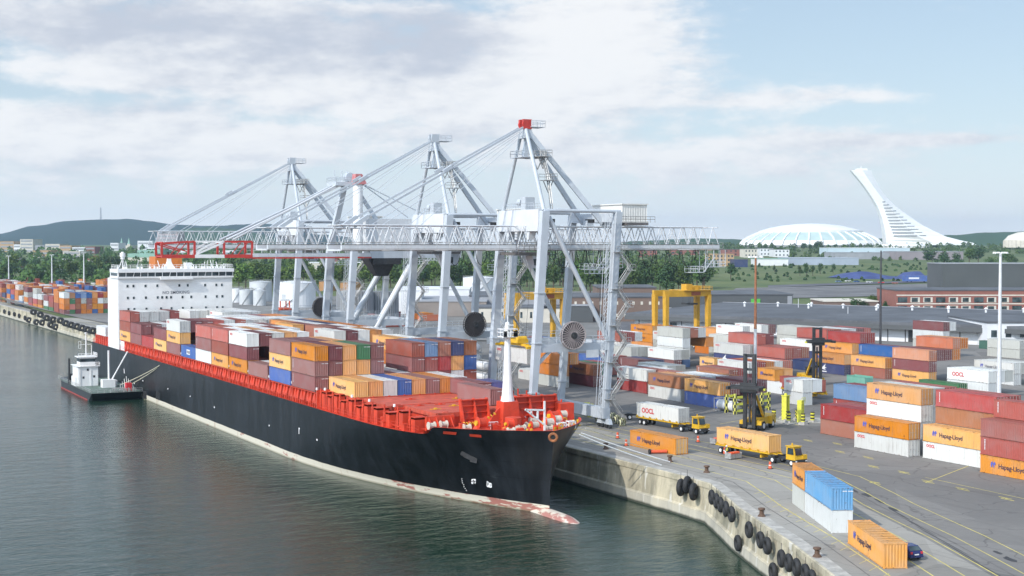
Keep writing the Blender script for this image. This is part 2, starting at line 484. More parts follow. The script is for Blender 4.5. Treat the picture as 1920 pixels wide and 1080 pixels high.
def wall_mat():
    m, t, b = new_mat('quay_wall_concrete')
    p = geopos(t)
    n1 = noise(t, scaled(t, p, (0.3, 0.3, 0.08)), 1.0, 7, 0.65)
    n2 = noise(t, scaled(t, p, (0.9, 0.9, 0.10)), 1.0, 6, 0.7)
    n3 = noise(t, scaled(t, p, (0.12, 0.12, 0.25)), 1.0, 5, 0.6)
    c = mixc(t, ramp(t, n1, 0.32, 0.68), (0.23, 0.21, 0.155), (0.54, 0.48, 0.345))
    c = mixc(t, mth(t, 'MULTIPLY', ramp(t, n2, 0.56, 0.66), 0.85), c, (0.62, 0.60, 0.54))
    c = mixc(t, mth(t, 'MULTIPLY', ramp(t, n3, 0.50, 0.66), 0.7), c, (0.17, 0.165, 0.12))
    sp = nd(t, 'ShaderNodeSeparateXYZ')
    t.links.new(p, sp.inputs[0])
    low = ramp(t, mth(t, 'ADD', sp.outputs[2], mth(t, 'MULTIPLY', n1, 0.8)), 2.2, 1.6)
    c = mixc(t, mth(t, 'MULTIPLY', low, 0.55), c, (0.48, 0.46, 0.40))
    wet = ramp(t, mth(t, 'ADD', sp.outputs[2], mth(t, 'MULTIPLY', n1, 0.4)), 0.75, 0.35)
    c = mixc(t, wet, c, (0.05, 0.055, 0.04))
    t.links.new(c, b.inputs['Base Color'])
    b.inputs['Roughness'].default_value = 0.9
    bump(t, b, noise(t, p, 1.2, 6, 0.7), 0.4, 0.15)
    return m
m_wall = wall_mat()
def grass_mat():
    m, t, b = new_mat('rough_grass')
    p = geopos(t)
    n1 = noise(t, scaled(t, p, (0.010, 0.010, 0)), 1.0, 7, 0.65)
    n2 = noise(t, scaled(t, p, (0.05, 0.05, 0)), 1.0, 6, 0.65)
    c = mixc(t, ramp(t, n1, 0.3, 0.7), (0.055, 0.095, 0.022), (0.125, 0.15, 0.05))
    c = mixc(t, mth(t, 'MULTIPLY', ramp(t, n2, 0.5, 0.7), 0.5), c, (0.17, 0.155, 0.085))
    t.links.new(c, b.inputs['Base Color'])
    b.inputs['Roughness'].default_value = 0.95
    return m
m_grass = grass_mat()
def leaf_mat(name, a, c2):
    m, t, b = new_mat(name)
    n1 = noise(t, geopos(t), 0.35, 4, 0.6)
    c = mixc(t, ramp(t, n1, 0.3, 0.7), a, c2)
    oi = nd(t, 'ShaderNodeObjectInfo').outputs['Random']
    hs = nd(t, 'ShaderNodeHueSaturation')
    t.links.new(c, hs.inputs['Color'])
    t.links.new(mth(t, 'ADD', mth(t, 'MULTIPLY', oi, 0.5), 0.75), hs.inputs['Value'])
    t.links.new(mth(t, 'ADD', mth(t, 'MULTIPLY', oi, 0.03), 0.485), hs.inputs['Hue'])
    t.links.new(hs.outputs[0], b.inputs['Base Color'])
    b.inputs['Roughness'].default_value = 0.8
    b.inputs['Specular IOR Level'].default_value = 0.2
    return m
m_leaf = leaf_mat('foliage', (0.045, 0.085, 0.022), (0.085, 0.135, 0.032))
m_leafb = leaf_mat('bright_foliage', (0.085, 0.14, 0.03), (0.13, 0.185, 0.045))
m_leafd = leaf_mat('dark_foliage', (0.035, 0.07, 0.028), (0.06, 0.10, 0.035))
m_bark = paint('bark', (0.10, 0.075, 0.05), 0.9, 0.3)
def brick_mat(name, col, mortar, scale):
    m, t, b = new_mat(name)
    p = geopos(t)
    c = mixc(t, noise(t, p, 0.25, 4), tuple(v*0.75 for v in col), tuple(v*1.2 for v in col))
    w = nd(t, 'ShaderNodeTexWave', bands_direction='Z')
    w.inputs['Scale'].default_value = scale
    t.links.new(p, w.inputs['Vector'])
    c = mixc(t, mth(t, 'MULTIPLY', ramp(t, w.outputs[0], 0.85, 1.0), 0.35), c, mortar)
    t.links.new(c, b.inputs['Base Color'])
    b.inputs['Roughness'].default_value = 0.9
    return m
m_brick = brick_mat('red_brick', (0.25, 0.09, 0.065), (0.4, 0.36, 0.32), 1.2)
m_brickb = brick_mat('brown_brick', (0.17, 0.115, 0.09), (0.3, 0.26, 0.22), 1.2)
m_tan = brick_mat('tan_brick', (0.45, 0.30, 0.16), (0.5, 0.42, 0.32), 1.2)
m_cream = paint('cream_render', (0.60, 0.56, 0.48), 0.85, 0.12, 0.2)
m_bwhite = paint('white_cladding', (0.72, 0.73, 0.74), 0.6, 0.06, 0.2, dirt=(0.4, 0.4, 0.38), dirt_amt=0.3)
m_bgrey = paint('charcoal_cladding', (0.085, 0.09, 0.092), 0.6, 0.12, 0.05)
m_bmid = paint('grey_cladding', (0.30, 0.31, 0.33), 0.6, 0.12, 0.1)
m_tank = paint('tank_paint', (0.55, 0.57, 0.58), 0.5, 0.1, 0.2, dirt=(0.3, 0.29, 0.27), dirt_amt=0.45)
m_tankw = paint('white_tank_paint', (0.74, 0.75, 0.76), 0.5, 0.06, 0.2, dirt=(0.4, 0.38, 0.35), dirt_amt=0.3)
m_copper = paint('green_copper_roof', (0.25, 0.42, 0.34), 0.7, 0.12, 0.1)
m_forest = leaf_mat('forest_canopy', (0.028, 0.060, 0.020), (0.055, 0.095, 0.03))
m_hillf = leaf_mat('hill_forest', (0.018, 0.036, 0.018), (0.032, 0.055, 0.024))

# ------------------------------------------------------------------ mesh building
class MB:
    def __init__(self):
        self.v = []; self.f = []; self.mi = []; self.cur = 0
    def mat(self, i):
        self.cur = i; return self
    def face(self, *idx):
        self.f.append(tuple(idx)); self.mi.append(self.cur)
    def add(self, pts):
        n = len(self.v)
        self.v.extend([tuple(p) for p in pts])
        return n
    def quad(self, a, b, c, d):
        n = self.add((a, b, c, d)); self.face(n, n+1, n+2, n+3); return self
    def tri(self, a, b, c):
        n = self.add((a, b, c)); self.face(n, n+1, n+2); return self
    def hexa(self, p):
        """8 points: bottom ring of four, top ring of four"""
        n = self.add(p)
        for q in ((3, 2, 1, 0), (4, 5, 6, 7), (0, 1, 5, 4), (1, 2, 6, 5), (2, 3, 7, 6), (3, 0, 4, 7)):
            self.face(*[n+i for i in q])
        return self
    def box(self, x0, x1, y0, y1, z0, z1):
        return self.hexa([(x0, y0, z0), (x1, y0, z0), (x1, y1, z0), (x0, y1, z0), (x0, y0, z1), (x1, y0, z1), (x1, y1, z1), (x0, y1, z1)])
    def bar(self, p, q, w, h=None, w2=None, h2=None):
        """box-section member from p to q, optionally tapering"""
        h = w if h is None else h
        w2 = w if w2 is None else w2
        h2 = h if h2 is None else h2
        p, q = Vector(p), Vector(q)
        d = (q - p).normalized()
        up = Vector((0, 0, 1)) if abs(d.z) < 0.9 else Vector((0, 1, 0))
        s = d.cross(up).normalized()
        u = s.cross(d)
        a = [p - s*w/2 - u*h/2, p + s*w/2 - u*h/2, p + s*w/2 + u*h/2, p - s*w/2 + u*h/2]
        b = [q - s*w2/2 - u*h2/2, q + s*w2/2 - u*h2/2, q + s*w2/2 + u*h2/2, q - s*w2/2 + u*h2/2]
        return self.hexa(a + b)
    def tube(self, p, q, r, n=8, r2=None, caps=True):
        r2 = r if r2 is None else r2
        p, q = Vector(p), Vector(q)
        d = (q - p).normalized()
        up = Vector((0, 0, 1)) if abs(d.z) < 0.9 else Vector((1, 0, 0))
        s = d.cross(up).normalized(); u = s.cross(d)
        k = self.add([p + (s*cos(2*pi*i/n) + u*sin(2*pi*i/n))*r for i in range(n)] + [q + (s*cos(2*pi*i/n) + u*sin(2*pi*i/n))*r2 for i in range(n)])
        for i in range(n):
            j = (i+1) % n
            self.face(k+i, k+j, k+n+j, k+n+i)
        if caps:
            self.face(*[k+i for i in reversed(range(n))])
            self.face(*[k+n+i for i in range(n)])
        return self
    def path(self, pts, r, n=5):
        for a, b in zip(pts[:-1], pts[1:]):
            self.tube(a, b, r, n)
        return self
    def loft(self, rings, closed=True, cap=True):
        n = len(rings[0])
        ks = [self.add(r) for r in rings]
        for a, b in zip(ks[:-1], ks[1:]):
            for i in range(n if closed else n-1):
                j = (i+1) % n
                self.face(a+i, a+j, b+j, b+i)
        if cap and closed:
            self.face(*[ks[0]+i for i in reversed(range(n))])
            self.face(*[ks[-1]+i for i in range(n)])
        return self
    def lathe(self, prof, cx=0, cy=0, cz=0, n=24, sx=1, sy=1):
        rings = [[(cx + r*cos(2*pi*i/n)*sx, cy + r*sin(2*pi*i/n)*sy, cz + z) for i in range(n)] for r, z in prof]
        return self.loft(rings)
    def torus(self, c, R_, r, axis, n=14, m=7):
        c = Vector(c); ax = Vector(axis).normalized()
        up = Vector((0, 0, 1)) if abs(ax.z) < 0.9 else Vector((1, 0, 0))
        s = ax.cross(up).normalized(); u = s.cross(ax)
        rings = []
        for i in range(n):
            a = 2*pi*i/n
            d = s*cos(a) + u*sin(a)
            rings.append([c + d*(R_ + r*cos(2*pi*j/m)) + ax*(r*sin(2*pi*j/m)) for j in range(m)])
        rings.append(rings[0])
        return self.loft(rings, True, False)
    def prism(self, poly, z0, z1):
        n = len(poly)
        k = self.add([(x, y, z0) for x, y in poly] + [(x, y, z1) for x, y in poly])
        for i in range(n):
            j = (i+1) % n
            self.face(k+i, k+j, k+n+j, k+n+i)
        self.face(*[k+i for i in reversed(range(n))])
        self.face(*[k+n+i for i in range(n)])
        return self
    def rail(self, pts, h=1.05, post=2.0, r=0.035):
        """handrail along a list of points"""
        for a, b in zip(pts[:-1], pts[1:]):
            a, b = Vector(a), Vector(b)
            L = (b - a).length
            k = max(1, int(L/post))
            for i in range(k+1):
                p = a.lerp(b, i/k)
                self.tube(p, p + Vector((0, 0, h)), r, 4, caps=False)
            for z in (h, h*0.55):
                self.tube(a + Vector((0, 0, z)), b + Vector((0, 0, z)), r, 4, caps=False)
        return self
    def build(self, name, mats, parent=None, loc=None, smooth=False, recalc=True):
        me = bpy.data.meshes.new(name)
        me.from_pydata(self.v, [], self.f)
        mats = mats if isinstance(mats, (list, tuple)) else [mats]
        for m in mats:
            me.materials.append(m)
        if len(mats) > 1:
            me.polygons.foreach_set('material_index', self.mi)
        if recalc:
            bm = bmesh.new(); bm.from_mesh(me)
            bmesh.ops.recalc_face_normals(bm, faces=bm.faces)
            bm.to_mesh(me); bm.free()
        if smooth:
            me.polygons.foreach_set('use_smooth', [True]*len(me.polygons))
        return link(name, me, parent, loc)
COL = S.collection
def link(name, me, parent=None, loc=None):
    o = bpy.data.objects.new(name, me)
    COL.objects.link(o)
    if parent is not None:
        o.parent = parent
    if loc is not None:
        o.location = loc
    return o
def thing(name, label, cat, loc=(0, 0, 0), rz=0.0, group=None):
    o = bpy.data.objects.new(name, None)
    o.empty_display_size = 0.5
    COL.objects.link(o)
    o.location = loc
    o.rotation_euler = (0, 0, rz)
    tag(o, label, cat, group)
    return o
def tag(o, label, cat, group=None):
    o['label'] = label; o['category'] = cat
    if group:
        o['group'] = group
    return o
def struct(o, kind='structure'):
    o['kind'] = kind
    return o
def copy_tree(o, parent=None):
    c = o.copy()
    COL.objects.link(c)
    if parent is not None:
        c.parent = parent
    for ch in o.children:
        copy_tree(ch, c)
    return c
_txt = {}
def text_mesh(s, size, bold=0.0, spacing=1.0):
    key = (s, size, bold, spacing)
    if key in _txt:
        return _txt[key]
    cu = bpy.data.curves.new('lettering', 'FONT')
    cu.body = s
    cu.size = size
    cu.align_x = 'LEFT'; cu.align_y = 'CENTER'
    cu.extrude = 0.006
    cu.offset = bold
    cu.space_character = spacing
    cu.resolution_u = 3
    ob = bpy.data.objects.new('lettering', cu)
    COL.objects.link(ob)
    dg = bpy.context.evaluated_depsgraph_get()
    me = bpy.data.meshes.new_from_object(ob.evaluated_get(dg))
    bpy.data.objects.remove(ob)
    me.materials.clear()
    _txt[key] = me
    return me
def text_obj(s, size, mat, parent, M, bold=0.0, spacing=1.0, name='lettering'):
    me = text_mesh(s, size, bold, spacing)
    o = link(name, me, parent)
    if not me.materials:
        me.materials.append(mat)
    o.material_slots[0].link = 'OBJECT'
    o.material_slots[0].material = mat
    o.matrix_local = M
    return o
def face_matrix(origin, right, up):
    """text lies in the plane spanned by right and up"""
    r_, u_ = Vector(right).normalized(), Vector(up).normalized()
    n_ = r_.cross(u_)
    M = Matrix((r_, u_, n_)).transposed().to_4x4()
    M.translation = Vector(origin)
    return M
def atY(px, py, Y):
    d = ray(px, py)
    return EYE + d*(Y/d.y)
# ------------------------------------------------------------------ setting: water, quay, ground, hills
w = MB()
w.quad((-3000, -400, 0), (125, -400, 0), (125, 9000, 0), (-3000, 9000, 0))
struct(w.build('water', m_water))
EDGE = [(111.0, 2600), (112.2, 830), (113.6, 560), (114.9, 330), (115.2, 205), (115.3, 166), (114.9, 158.0), (111.0, 149.2), (107.7, 142.0), (103.5, 131.3), (100.6, 123.6), (95.3, 111.4), (89.5, 98.5), (84, 87), (72, 62), (56, 30), (30, -20)]
q = MB()
k = len(EDGE)
# wall: a slightly battered face with a projecting foot and a coping
for (x0, y0), (x1, y1) in zip(EDGE[:-1], EDGE[1:]):
    dv = Vector((x1-x0, y1-y0, 0)).normalized()
    nrm = Vector((dv.y, -dv.x, 0))
    if nrm.x > 0:
        nrm = -nrm
    def P(x, y, off, z):
        return (x + nrm.x*off, y + nrm.y*off, z)
    for (oa, za, ob, zb) in ((0.9, -1.5, 0.75, 1.5), (0.75, 1.5, 0.45, 1.75), (0.45, 1.75, 0.12, 4.75), (0.12, 4.75, 0.25, 4.8), (0.25, 4.8, 0.22, Q-0.08), (0.22, Q-0.08, 0.0, Q)):
        q.quad(P(x0, y0, oa, za), P(x1, y1, oa, za), P(x1, y1, ob, zb), P(x0, y0, ob, zb))
struct(q.build('quay_wall_face', m_wall, recalc=False))
def strip(name, off0, off1, z, mat, pts=EDGE):
    """a band that follows the quay edge, off0..off1 metres inland"""
    m = MB()
    A = []
    for i, (x, y) in enumerate(pts):
        a = Vector(pts[max(0, i-1)]); b = Vector(pts[min(len(pts)-1, i+1)])
        d = (b - a).normalized()
        n = Vector((-d.y, d.x))
        if n.x < 0:
            n = -n
        A.append(((x + n.x*off0, y + n.y*off0), (x + n.x*off1, y + n.y*off1)))
    for (a, b), (c, d) in zip(A[:-1], A[1:]):
        m.quad((a[0], a[1], z), (b[0], b[1], z), (d[0], d[1], z), (c[0], c[1], z))
    return struct(m.build(name, mat))
ap = MB()
for (x0, y0), (x1, y1) in zip(EDGE[:-1], EDGE[1:]):
    ap.quad((x0, y0, Q), (420, y0, Q), (420, y1, Q), (x1, y1, Q))
struct(ap.build('apron', m_apron))
strip('coping', 0.0, 1.6, Q+0.004, m_conc)
strip('quayside_lane', 1.6, 15.5, Q+0.005, m_lane)
m_mark = paint('road_marking_yellow', (0.62, 0.52, 0.14), 0.8, 0.25, 0.6, dirt=(0.25, 0.24, 0.2), dirt_amt=0.5, streak=False)
m_rail = paint('crane_rail_steel', (0.10, 0.09, 0.085), 0.6, 0.4, 0.6)
for o0, o1, mt in ((3.3, 3.42, m_rail), (5.3, 5.45, m_mark), (9.6, 9.75, m_mark), (12.7, 12.85, m_mark), (16.0, 16.15, m_mark), (17.7, 17.8, m_rail), (19.0, 19.14, m_mark), (22.6, 22.74, m_mark)):
    strip('crane_rail' if mt is m_rail else 'lane_marking', o0, o1, Q+0.010, mt)
sl = MB()
for i in range(46):        # hatching between the two lines beside the water
    y = 60 + i*2.9
    def edge_x(yy):
        for (xa, ya), (xb, yb) in zip(EDGE[:-1], EDGE[1:]):
            if yb <= yy <= ya:
                return xb + (xa-xb)*(yy-yb)/(ya-yb)
        return 100
    x = edge_x(y)
    if y > 150:
        break
    d = Vector((0.40, 0.92, 0))
    a = Vector((x + 3.7, y - 1.6, Q+0.010))
    b = a + Vector((2.3, 1.1, 0))
    sl.quad(a, a + d*0.12, b + d*0.12, b)
struct(sl.build('lane_marking', m_mark))
ym = MB()
for px, py in [(1515, 826), (1570, 832), (1575, 847), (1628, 858), (1638, 875), (1695, 886), (1740, 903), (1805, 917), (1887, 935), (1490, 795), (1860, 760), (1640, 905)]:
    c = at(px, py, Q+0.012)
    for s in (-1, 1):
        ym.quad(c + Vector((s*0.35-0.12, -1.1+s*0.5, 0)), c + Vector((s*0.35+0.12, -1.1+s*0.5, 0)), c + Vector((s*0.35+0.12, 1.1+s*0.5, 0)), c + Vector((s*0.35-0.12, 1.1+s*0.5, 0)))
    ym.quad(c + Vector((-0.35, -0.1, 0)), c + Vector((0.35, -0.1, 0)), c + Vector((0.35, 0.12, 0)), c + Vector((-0.35, 0.12, 0)))
for (a, b) in (((1735, 895), (1920, 935)), ((1735, 905), (1830, 868)), ((1350, 795), (1440, 778)), ((1360, 803), (1445, 786))):
    p, q_ = at(*a, Q+0.011), at(*b, Q+0.011)
    n = Vector((-(q_-p).y, (q_-p).x, 0)).normalized()*0.07
    ym.quad(p-n, p+n, q_+n, q_-n)
struct(ym.build('yard_marking', m_mark))
oil = MB()
for (px, py, L_, w_) in ((1600, 919, 2.2, .35), (1625, 928, 1.5, .5), (1650, 940, 2.2, .3), (1675, 955, 1.4, .45), (1690, 966, 3.0, .12), (1720, 985, 6.0, .10), (1760, 1010, 8.0, .10), (1800, 1035, 6.0, .12), (1840, 1060, 6, .1), (1870, 1036, 1.1, .35), (1895, 1049, 1.5, .45), (1530, 905, 2, .3)):
    c = at(px, py, Q+0.008)
    ang = atan2(-0.40, -0.92)
    ring = []
    for i in range(14):
        t_ = 2*pi*i/14
        rr = R.uniform(0.75, 1.2)
        a, b = cos(t_)*L_*rr, sin(t_)*w_*rr
        ring.append(c + Vector((a*cos(ang*0+1.16) - b*sin(1.16), a*sin(1.16) + b*cos(1.16), 0)))
    k_ = oil.add(ring)
    oil.face(*[k_+i for i in range(14)])
struct(oil.build('oil_stain', paint('oil_stain', (0.05, 0.05, 0.05), 0.6, 0.3, 1.0)))
# terrain: flat behind the yard, rising slowly inland
g = MB()
xs = [117.5, 200, 300, 419, 480, 560, 660, 780, 920, 1080, 1300, 1550, 1850, 2200, 2600, 3100, 3700, 4500, 5500, 7000, 9000]
ys = [-300, 0, 150, 300, 450, 560, 640, 720, 830, 960, 1100, 1300, 1550, 1850, 2200, 2600, 3100, 3700, 4500, 5500, 7000, 9000]
idx = {}
for i, x in enumerate(xs):
    for j, y in enumerate(ys):
        idx[i, j] = g.add([(x, y, gz(x, y) - (0.12 if x < 425 else 0.0))])
for i in range(len(xs)-1):
    for j in range(len(ys)-1):
        g.face(idx[i, j], idx[i+1, j], idx[i+1, j+1], idx[i, j+1])
struct(g.build('ground', m_grass))
def patch(name, corners, mat, lift=0.06):
    """a sheet draped on the terrain between four picture-measured corners"""
    P = [atG(*c) for c in corners]
    m = MB()
    n = 10
    for i in range(n+1):
        for j in range(n+1):
            u, v = i/n, j/n
            p = (P[0]*(1-u) + P[1]*u)*(1-v) + (P[3]*(1-u) + P[2]*u)*v
            m.add([(p.x, p.y, gz(p.x, p.y) + lift)])
    for i in range(n):
        for j in range(n):
            a = i*(n+1) + j
            m.face(a, a+n+1, a+n+2, a+1)
    return struct(m.build(name, mat))
patch('road', [(1180, 566), (1930, 584), (1960, 625), (1150, 640)], m_road, 0.35)
patch('rail_yard', [(1380, 541), (1760, 532), (1740, 554), (1350, 563)], asphalt_mat('rail_ballast', (0.15, 0.145, 0.145), (0.20, 0.195, 0.19), 0.4), 0.3)
patch('access_road', [(1440, 536), (1740, 526), (1740, 530), (1440, 540)], m_road, 0.45)
patch('terminal_ground', [(430, 560), (1180, 545), (1180, 640), (430, 640)], asphalt_mat('terminal_gravel', (0.17, 0.165, 0.155), (0.24, 0.235, 0.22), 0.3), 0.3)
patch('terminal_ground', [(-20, 533), (225, 536), (228, 612), (14, 566)], m_apron, 0.25)
# the wooded hill beyond the city
def hill(name, prof, d0, depth, mat, base_py=462):
    m = MB()
    n = 70
    rows = 9
    P0 = []
    for i in range(n+1):
        px = prof[0][0] + (prof[-1][0]-prof[0][0])*i/n
        for (xa, ya), (xb, yb) in zip(prof[:-1], prof[1:]):
            if xa <= px <= xb:
                t_ = (px-xa)/(xb-xa)
                t_ = t_*t_*(3-2*t_)
                py = ya + (yb-ya)*t_
                break
        crest = atD(px, py, d0)
        P0.append((px, crest))
    rr = random.Random(3)
    ids = []
    for i, (px, c) in enumerate(P0):
        dirv = Vector((c.x, c.y, 0)).normalized()
        col = []
        for j in range(rows+1):
            v = j/rows*2 - 1           # -1 near foot, 0 crest, 1 far foot
            zz = 25 + (c.z - 25)*max(0.0, cos(v*pi/2))**0.8
            jit = rr.uniform(-4, 4) if 0 < j < rows else 0
            col.append(m.add([(c.x + dirv.x*v*depth, c.y + dirv.y*v*depth, zz + jit*(0.6 if abs(v) > .12 else 0.35))]))
        ids.append(col)
    for a, b in zip(ids[:-1], ids[1:]):
        for j in range(rows):
            m.face(a[j], b[j], b[j+1], a[j+1])
    return struct(m.build(name, mat, smooth=True))
hill('hills', [(-420, 450), (-200, 452), (-60, 449), (0, 438), (60, 424), (130, 414), (190, 411.5), (245, 410.5), (285, 415), (320, 421), (400, 424), (450, 421), (480, 419), (515, 420.5), (545, 428), (600, 440), (760, 456)], 6900, 900, m_hillf)
hill('hills', [(280, 457), (330, 433), (360, 427), (400, 426), (440, 429.5), (470, 436), (560, 457)], 5200, 500, m_forest)
hill('hills', [(1080, 462), (1200, 452), (1300, 447), (1420, 449), (1700, 447), (1790, 440), (1850, 436), (1925, 434), (2050, 437), (2300, 454)], 4700, 300, m_forest)

# ------------------------------------------------------------------ the container ship
CXS = 98.5                      # centre line
SB = 15.6                       # half beam
def lerp(a, b, t_):
    return a + (b-a)*t_
Y0 = 172.8                       # stem head
def stem_y(z):
    return 174.2 - 1.4*(max(z, 0)/12.0)**1.5
def half(y, z):
    h = min(1.0, max(0.0, z/11.6))**1.25
    L_ = lerp(70, 43, h)
    p_ = lerp(2.0, 4.2, h)
    u = min(1.0, max(0.0, (y - stem_y(z))/L_))
    return SB*(1 - (1-u)**p_)
def top_z(y):
    if y > 188.4:
        return 10.5
    if y > 186.6:
        return lerp(11.8, 10.5, (y-186.6)/1.8)
    return lerp(12.1, 11.8, (y-Y0)/16)
sections = [0, .12, .35, .7, 1.3, 2, 3, 4.2, 5.6, 7.2, 9, 11, 12.6, 13.8, 14.2, 14.6, 15.0, 15.4, 15.6, 16.2, 18.4, 21, 24, 28, 33, 39, 46, 53, 61, 70, 80, 110, 150, 200, 242]
ship = thing('container_ship', 'long dark container ship with red deck and white accommodation block moored along the quay', 'container ship', (CXS, 290, 0))
def sp_(p):
    return (p[0]-CXS, p[1]-290, p[2])
class SMB(MB):
    """ship parts are written in world metres"""
    def build(self, name, mats, parent=None, **kw):
        self.v = [sp_(p) for p in self.v]
        return MB.build(self, name, mats, parent or ship, **kw)
NL = 12
hm = SMB()
for side in (-1, 1):
    cols = []
    for s in sections:
        yt = Y0 + s
        zt = top_z(yt)
        pts = []
        for k_ in range(NL+1):
            z = -1.2 + (zt+1.2)*k_/NL
            y = stem_y(z) + s - (0 if s < 60 else (stem_y(z)-Y0)*min(1, (s-60)/40))
            pts.append((CXS + side*half(y, z), y, z))
        cols.append(hm.add(pts))
    for a, b in zip(cols[:-1], cols[1:]):
        for k_ in range(NL):
            if side < 0:
                hm.face(a+k_, b+k_, b+k_+1, a+k_+1)
            else:
                hm.face(a+k_, a+k_+1, b+k_+1, b+k_)
    if side < 0:
        left_last = cols[-1]
    else:
        for k_ in range(NL):
            hm.face(left_last+k_, cols[-1]+k_, cols[-1]+k_+1, left_last+k_+1)
# recess rims of the freeing ports are added as separate parts below
hull = hm.build('hull', m_hull, smooth=True, recalc=False)
bb = SMB()
rings = []
for i in range(15):
    v = i/14
    y = 165.2 + v*14
    r_ = (1 - (1-min(1, v*2.2))**2.4)**0.5*1.75 + 0.06
    zc = -0.95 + 0.1*v
    rings.append([(CXS + cos(2*pi*j/18)*r_*0.92, y, zc + sin(2*pi*j/18)*r_*0.9) for j in range(18)])
bb.loft(rings)
def bulb_mat():
    m, t, b = new_mat('bulb_worn_paint')
    p = geopos(t)
    n = noise(t, scaled(t, p, (0.5, 0.3, 0.9)), 1.0, 6, 0.65)
    c = mixc(t, ramp(t, n, 0.44, 0.52), (0.38, 0.17, 0.14), (0.60, 0.53, 0.44))
    c = mixc(t, ramp(t, noise(t, p, 0.7, 5, 0.7), 0.56, 0.64), c, (0.24, 0.10, 0.06))
    t.links.new(c, b.inputs['Base Color'])
    b.inputs['Roughness'].default_value = 0.45
    return m
bb.build('bulbous_bow', bulb_mat(), smooth=True)
# decks and bulwark
dk = SMB()
ysd = [Y0 + 0.5 + i*0.6 for i in range(8)] + [179, 181, 184, 187, 190.2]
prev = None
for y in ysd:
    hw = max(0.05, half(y, 10.8) - 0.2)
    z = 11.2
    row = dk.add([(CXS-hw, y, z), (CXS+hw, y, z)])
    if prev is not None:
        dk.face(prev, prev+1, row+1, row)
    prev = row
prev = None
for y in [190.2, 193, 196, 200, 205, 211, 218, 230, 414.5]:
    hw = half(y, 10.4) - 0.15
    row = dk.add([(CXS-hw, y, 10.45), (CXS+hw, y, 10.45)])
    if prev is not None:
        dk.face(prev, prev+1, row+1, row)
    prev = row
dk.quad((CXS-12.5, 190.2, 10.45), (CXS+12.5, 190.2, 10.45), (CXS+12.5, 190.2, 10.8), (CXS-12.5, 190.2, 10.8))
dk.build('deck', m_deck)
bw = SMB()
for side in (-1, 1):
    prev = None
    for s in [0.02, .12, .35, .7, 1.3, 2, 3, 4.2, 5.6, 7.2, 9, 11, 12.6, 13.7]:
        yo = Y0 + s
        zt = top_z(yo)
        wo = half(yo, zt)
        yi = yo + 0.3
        wi, wi2 = max(0.0, half(yi, zt) - 0.30), max(0.0, half(yi + 0.1, 11.2) - 0.22)
        row = bw.add([(CXS+side*wo, yo, zt+0.01), (CXS+side*wi, yi, zt+0.03), (CXS+side*wi2, yi+0.1, 11.15)])
        if prev is not None:
            for k_ in range(2):
                bw.face(prev+k_, row+k_, row+k_+1, prev+k_+1)
        prev = row
    for i in range(9):            # bulwark stays
        y = Y0 + 2.5 + i*1.2
        wi = half(y, 11.6) - 0.3
        bw.bar((CXS+side*wi, y, top_z(y)-0.1), (CXS+side*max(0.1, wi-0.6), y+0.15, 10.8), 0.1, 0.2)
bw.build('bulwark', m_deck)
# side coaming and the row of stanchions that carry the outboard stacks
BAYS = [216.6, 228.5, 241.2, 254.2, 267.0, 279.8, 292.2, 304.4, 317.4, 329.8, 342.2, 354.6, 366.9]
BL = 11.75
hc = SMB(); hv = SMB()
for i, y in enumerate([191.5, 203.8] + BAYS):
    x0, x1 = CXS-12.8, CXS+12.8
    if i == 0:
        x0, x1 = CXS-9.5, CXS+9.5
    elif i == 1:
        x0, x1 = CXS-12, CXS+12
    hc.box(x0, x1, y, y+BL, 10.5, 12.55)
    hv.box(x0-0.4, x1+0.4, y-0.15, y+BL+0.15, 12.55, 13.18)
    for k_ in range(9):              # stiffeners on the hatch edge
        xx = x0 + (x1-x0)*k_/8
        hv.box(xx-0.14, xx+0.14, y-0.32, y-0.15, 12.3, 13.2)
    for k_ in range(5):
        xx = x0 + 1.5 + (x1-x0-3)*k_/4
        hv.box(xx-0.4, xx+0.4, y+0.3, y+0.9, 13.18, 13.3)
hc.build('hatch_coaming', m_deck)
hv.build('hatch_cover', m_deck2)
for i, y in enumerate(BAYS[1:]):
    for side in (-1, 1):
        st = SMB()
        X0 = CXS + side*15.35
        xin = CXS + side*13.0
        lo, hi = min(X0, xin), max(X0, xin)
        st.mat(0)
        st.box(lo, hi, y-0.1, y+BL+0.1, 12.95, 13.22)          # carrying beam
        for k_ in range(4):
            yy = y + 0.9 + k_*3.3
            st.box(lo+0.1, hi-0.1, yy-0.2, yy+0.2, 10.5, 12.95)
            xo = X0 - side*0.06
            st.hexa([(xo, yy-1.25, 11.2), (xo-side*0.5, yy-1.25, 11.2), (xo-side*0.5, yy+1.25, 11.2), (xo, yy+1.25, 11.2),
                     (xo-side*0.35, yy-1.1, 12.95), (xo-side*0.85, yy-1.1, 12.95), (xo-side*0.85, yy+1.1, 12.95), (xo-side*0.35, yy+1.1, 12.95)])
            st.box(min(xo, xo-side*0.2), max(xo, xo-side*0.2), yy-1.3, yy-1.1, 10.5, 11.3)
            st.box(min(xo, xo-side*0.2), max(xo, xo-side*0.2), yy+0.9, yy+1.1, 10.5, 11.3)
        st.rail([(X0-side*0.05, y-0.2, 10.5), (X0-side*0.05, y+BL+0.4, 10.5)], 1.0, 1.6, 0.03)
        st.mat(1)
        st.tube((X0-side*0.05, y-0.35, 10.5), (X0-side*0.05, y-0.35, 13.6), 0.13, 6)
        st.mat(2)
        st.tube((X0-side*0.05, y-0.35, 13.6), (X0-side*0.05, y-0.35, 14.0), 0.2, 6)
        st.mat(0)
        st.box(lo, hi, y-0.55, y-0.35, 10.5, 13.6)             # lashing bridge end frame
        st.build('lashing_stanchions', [m_deck, m_deck2, m_cwhite])
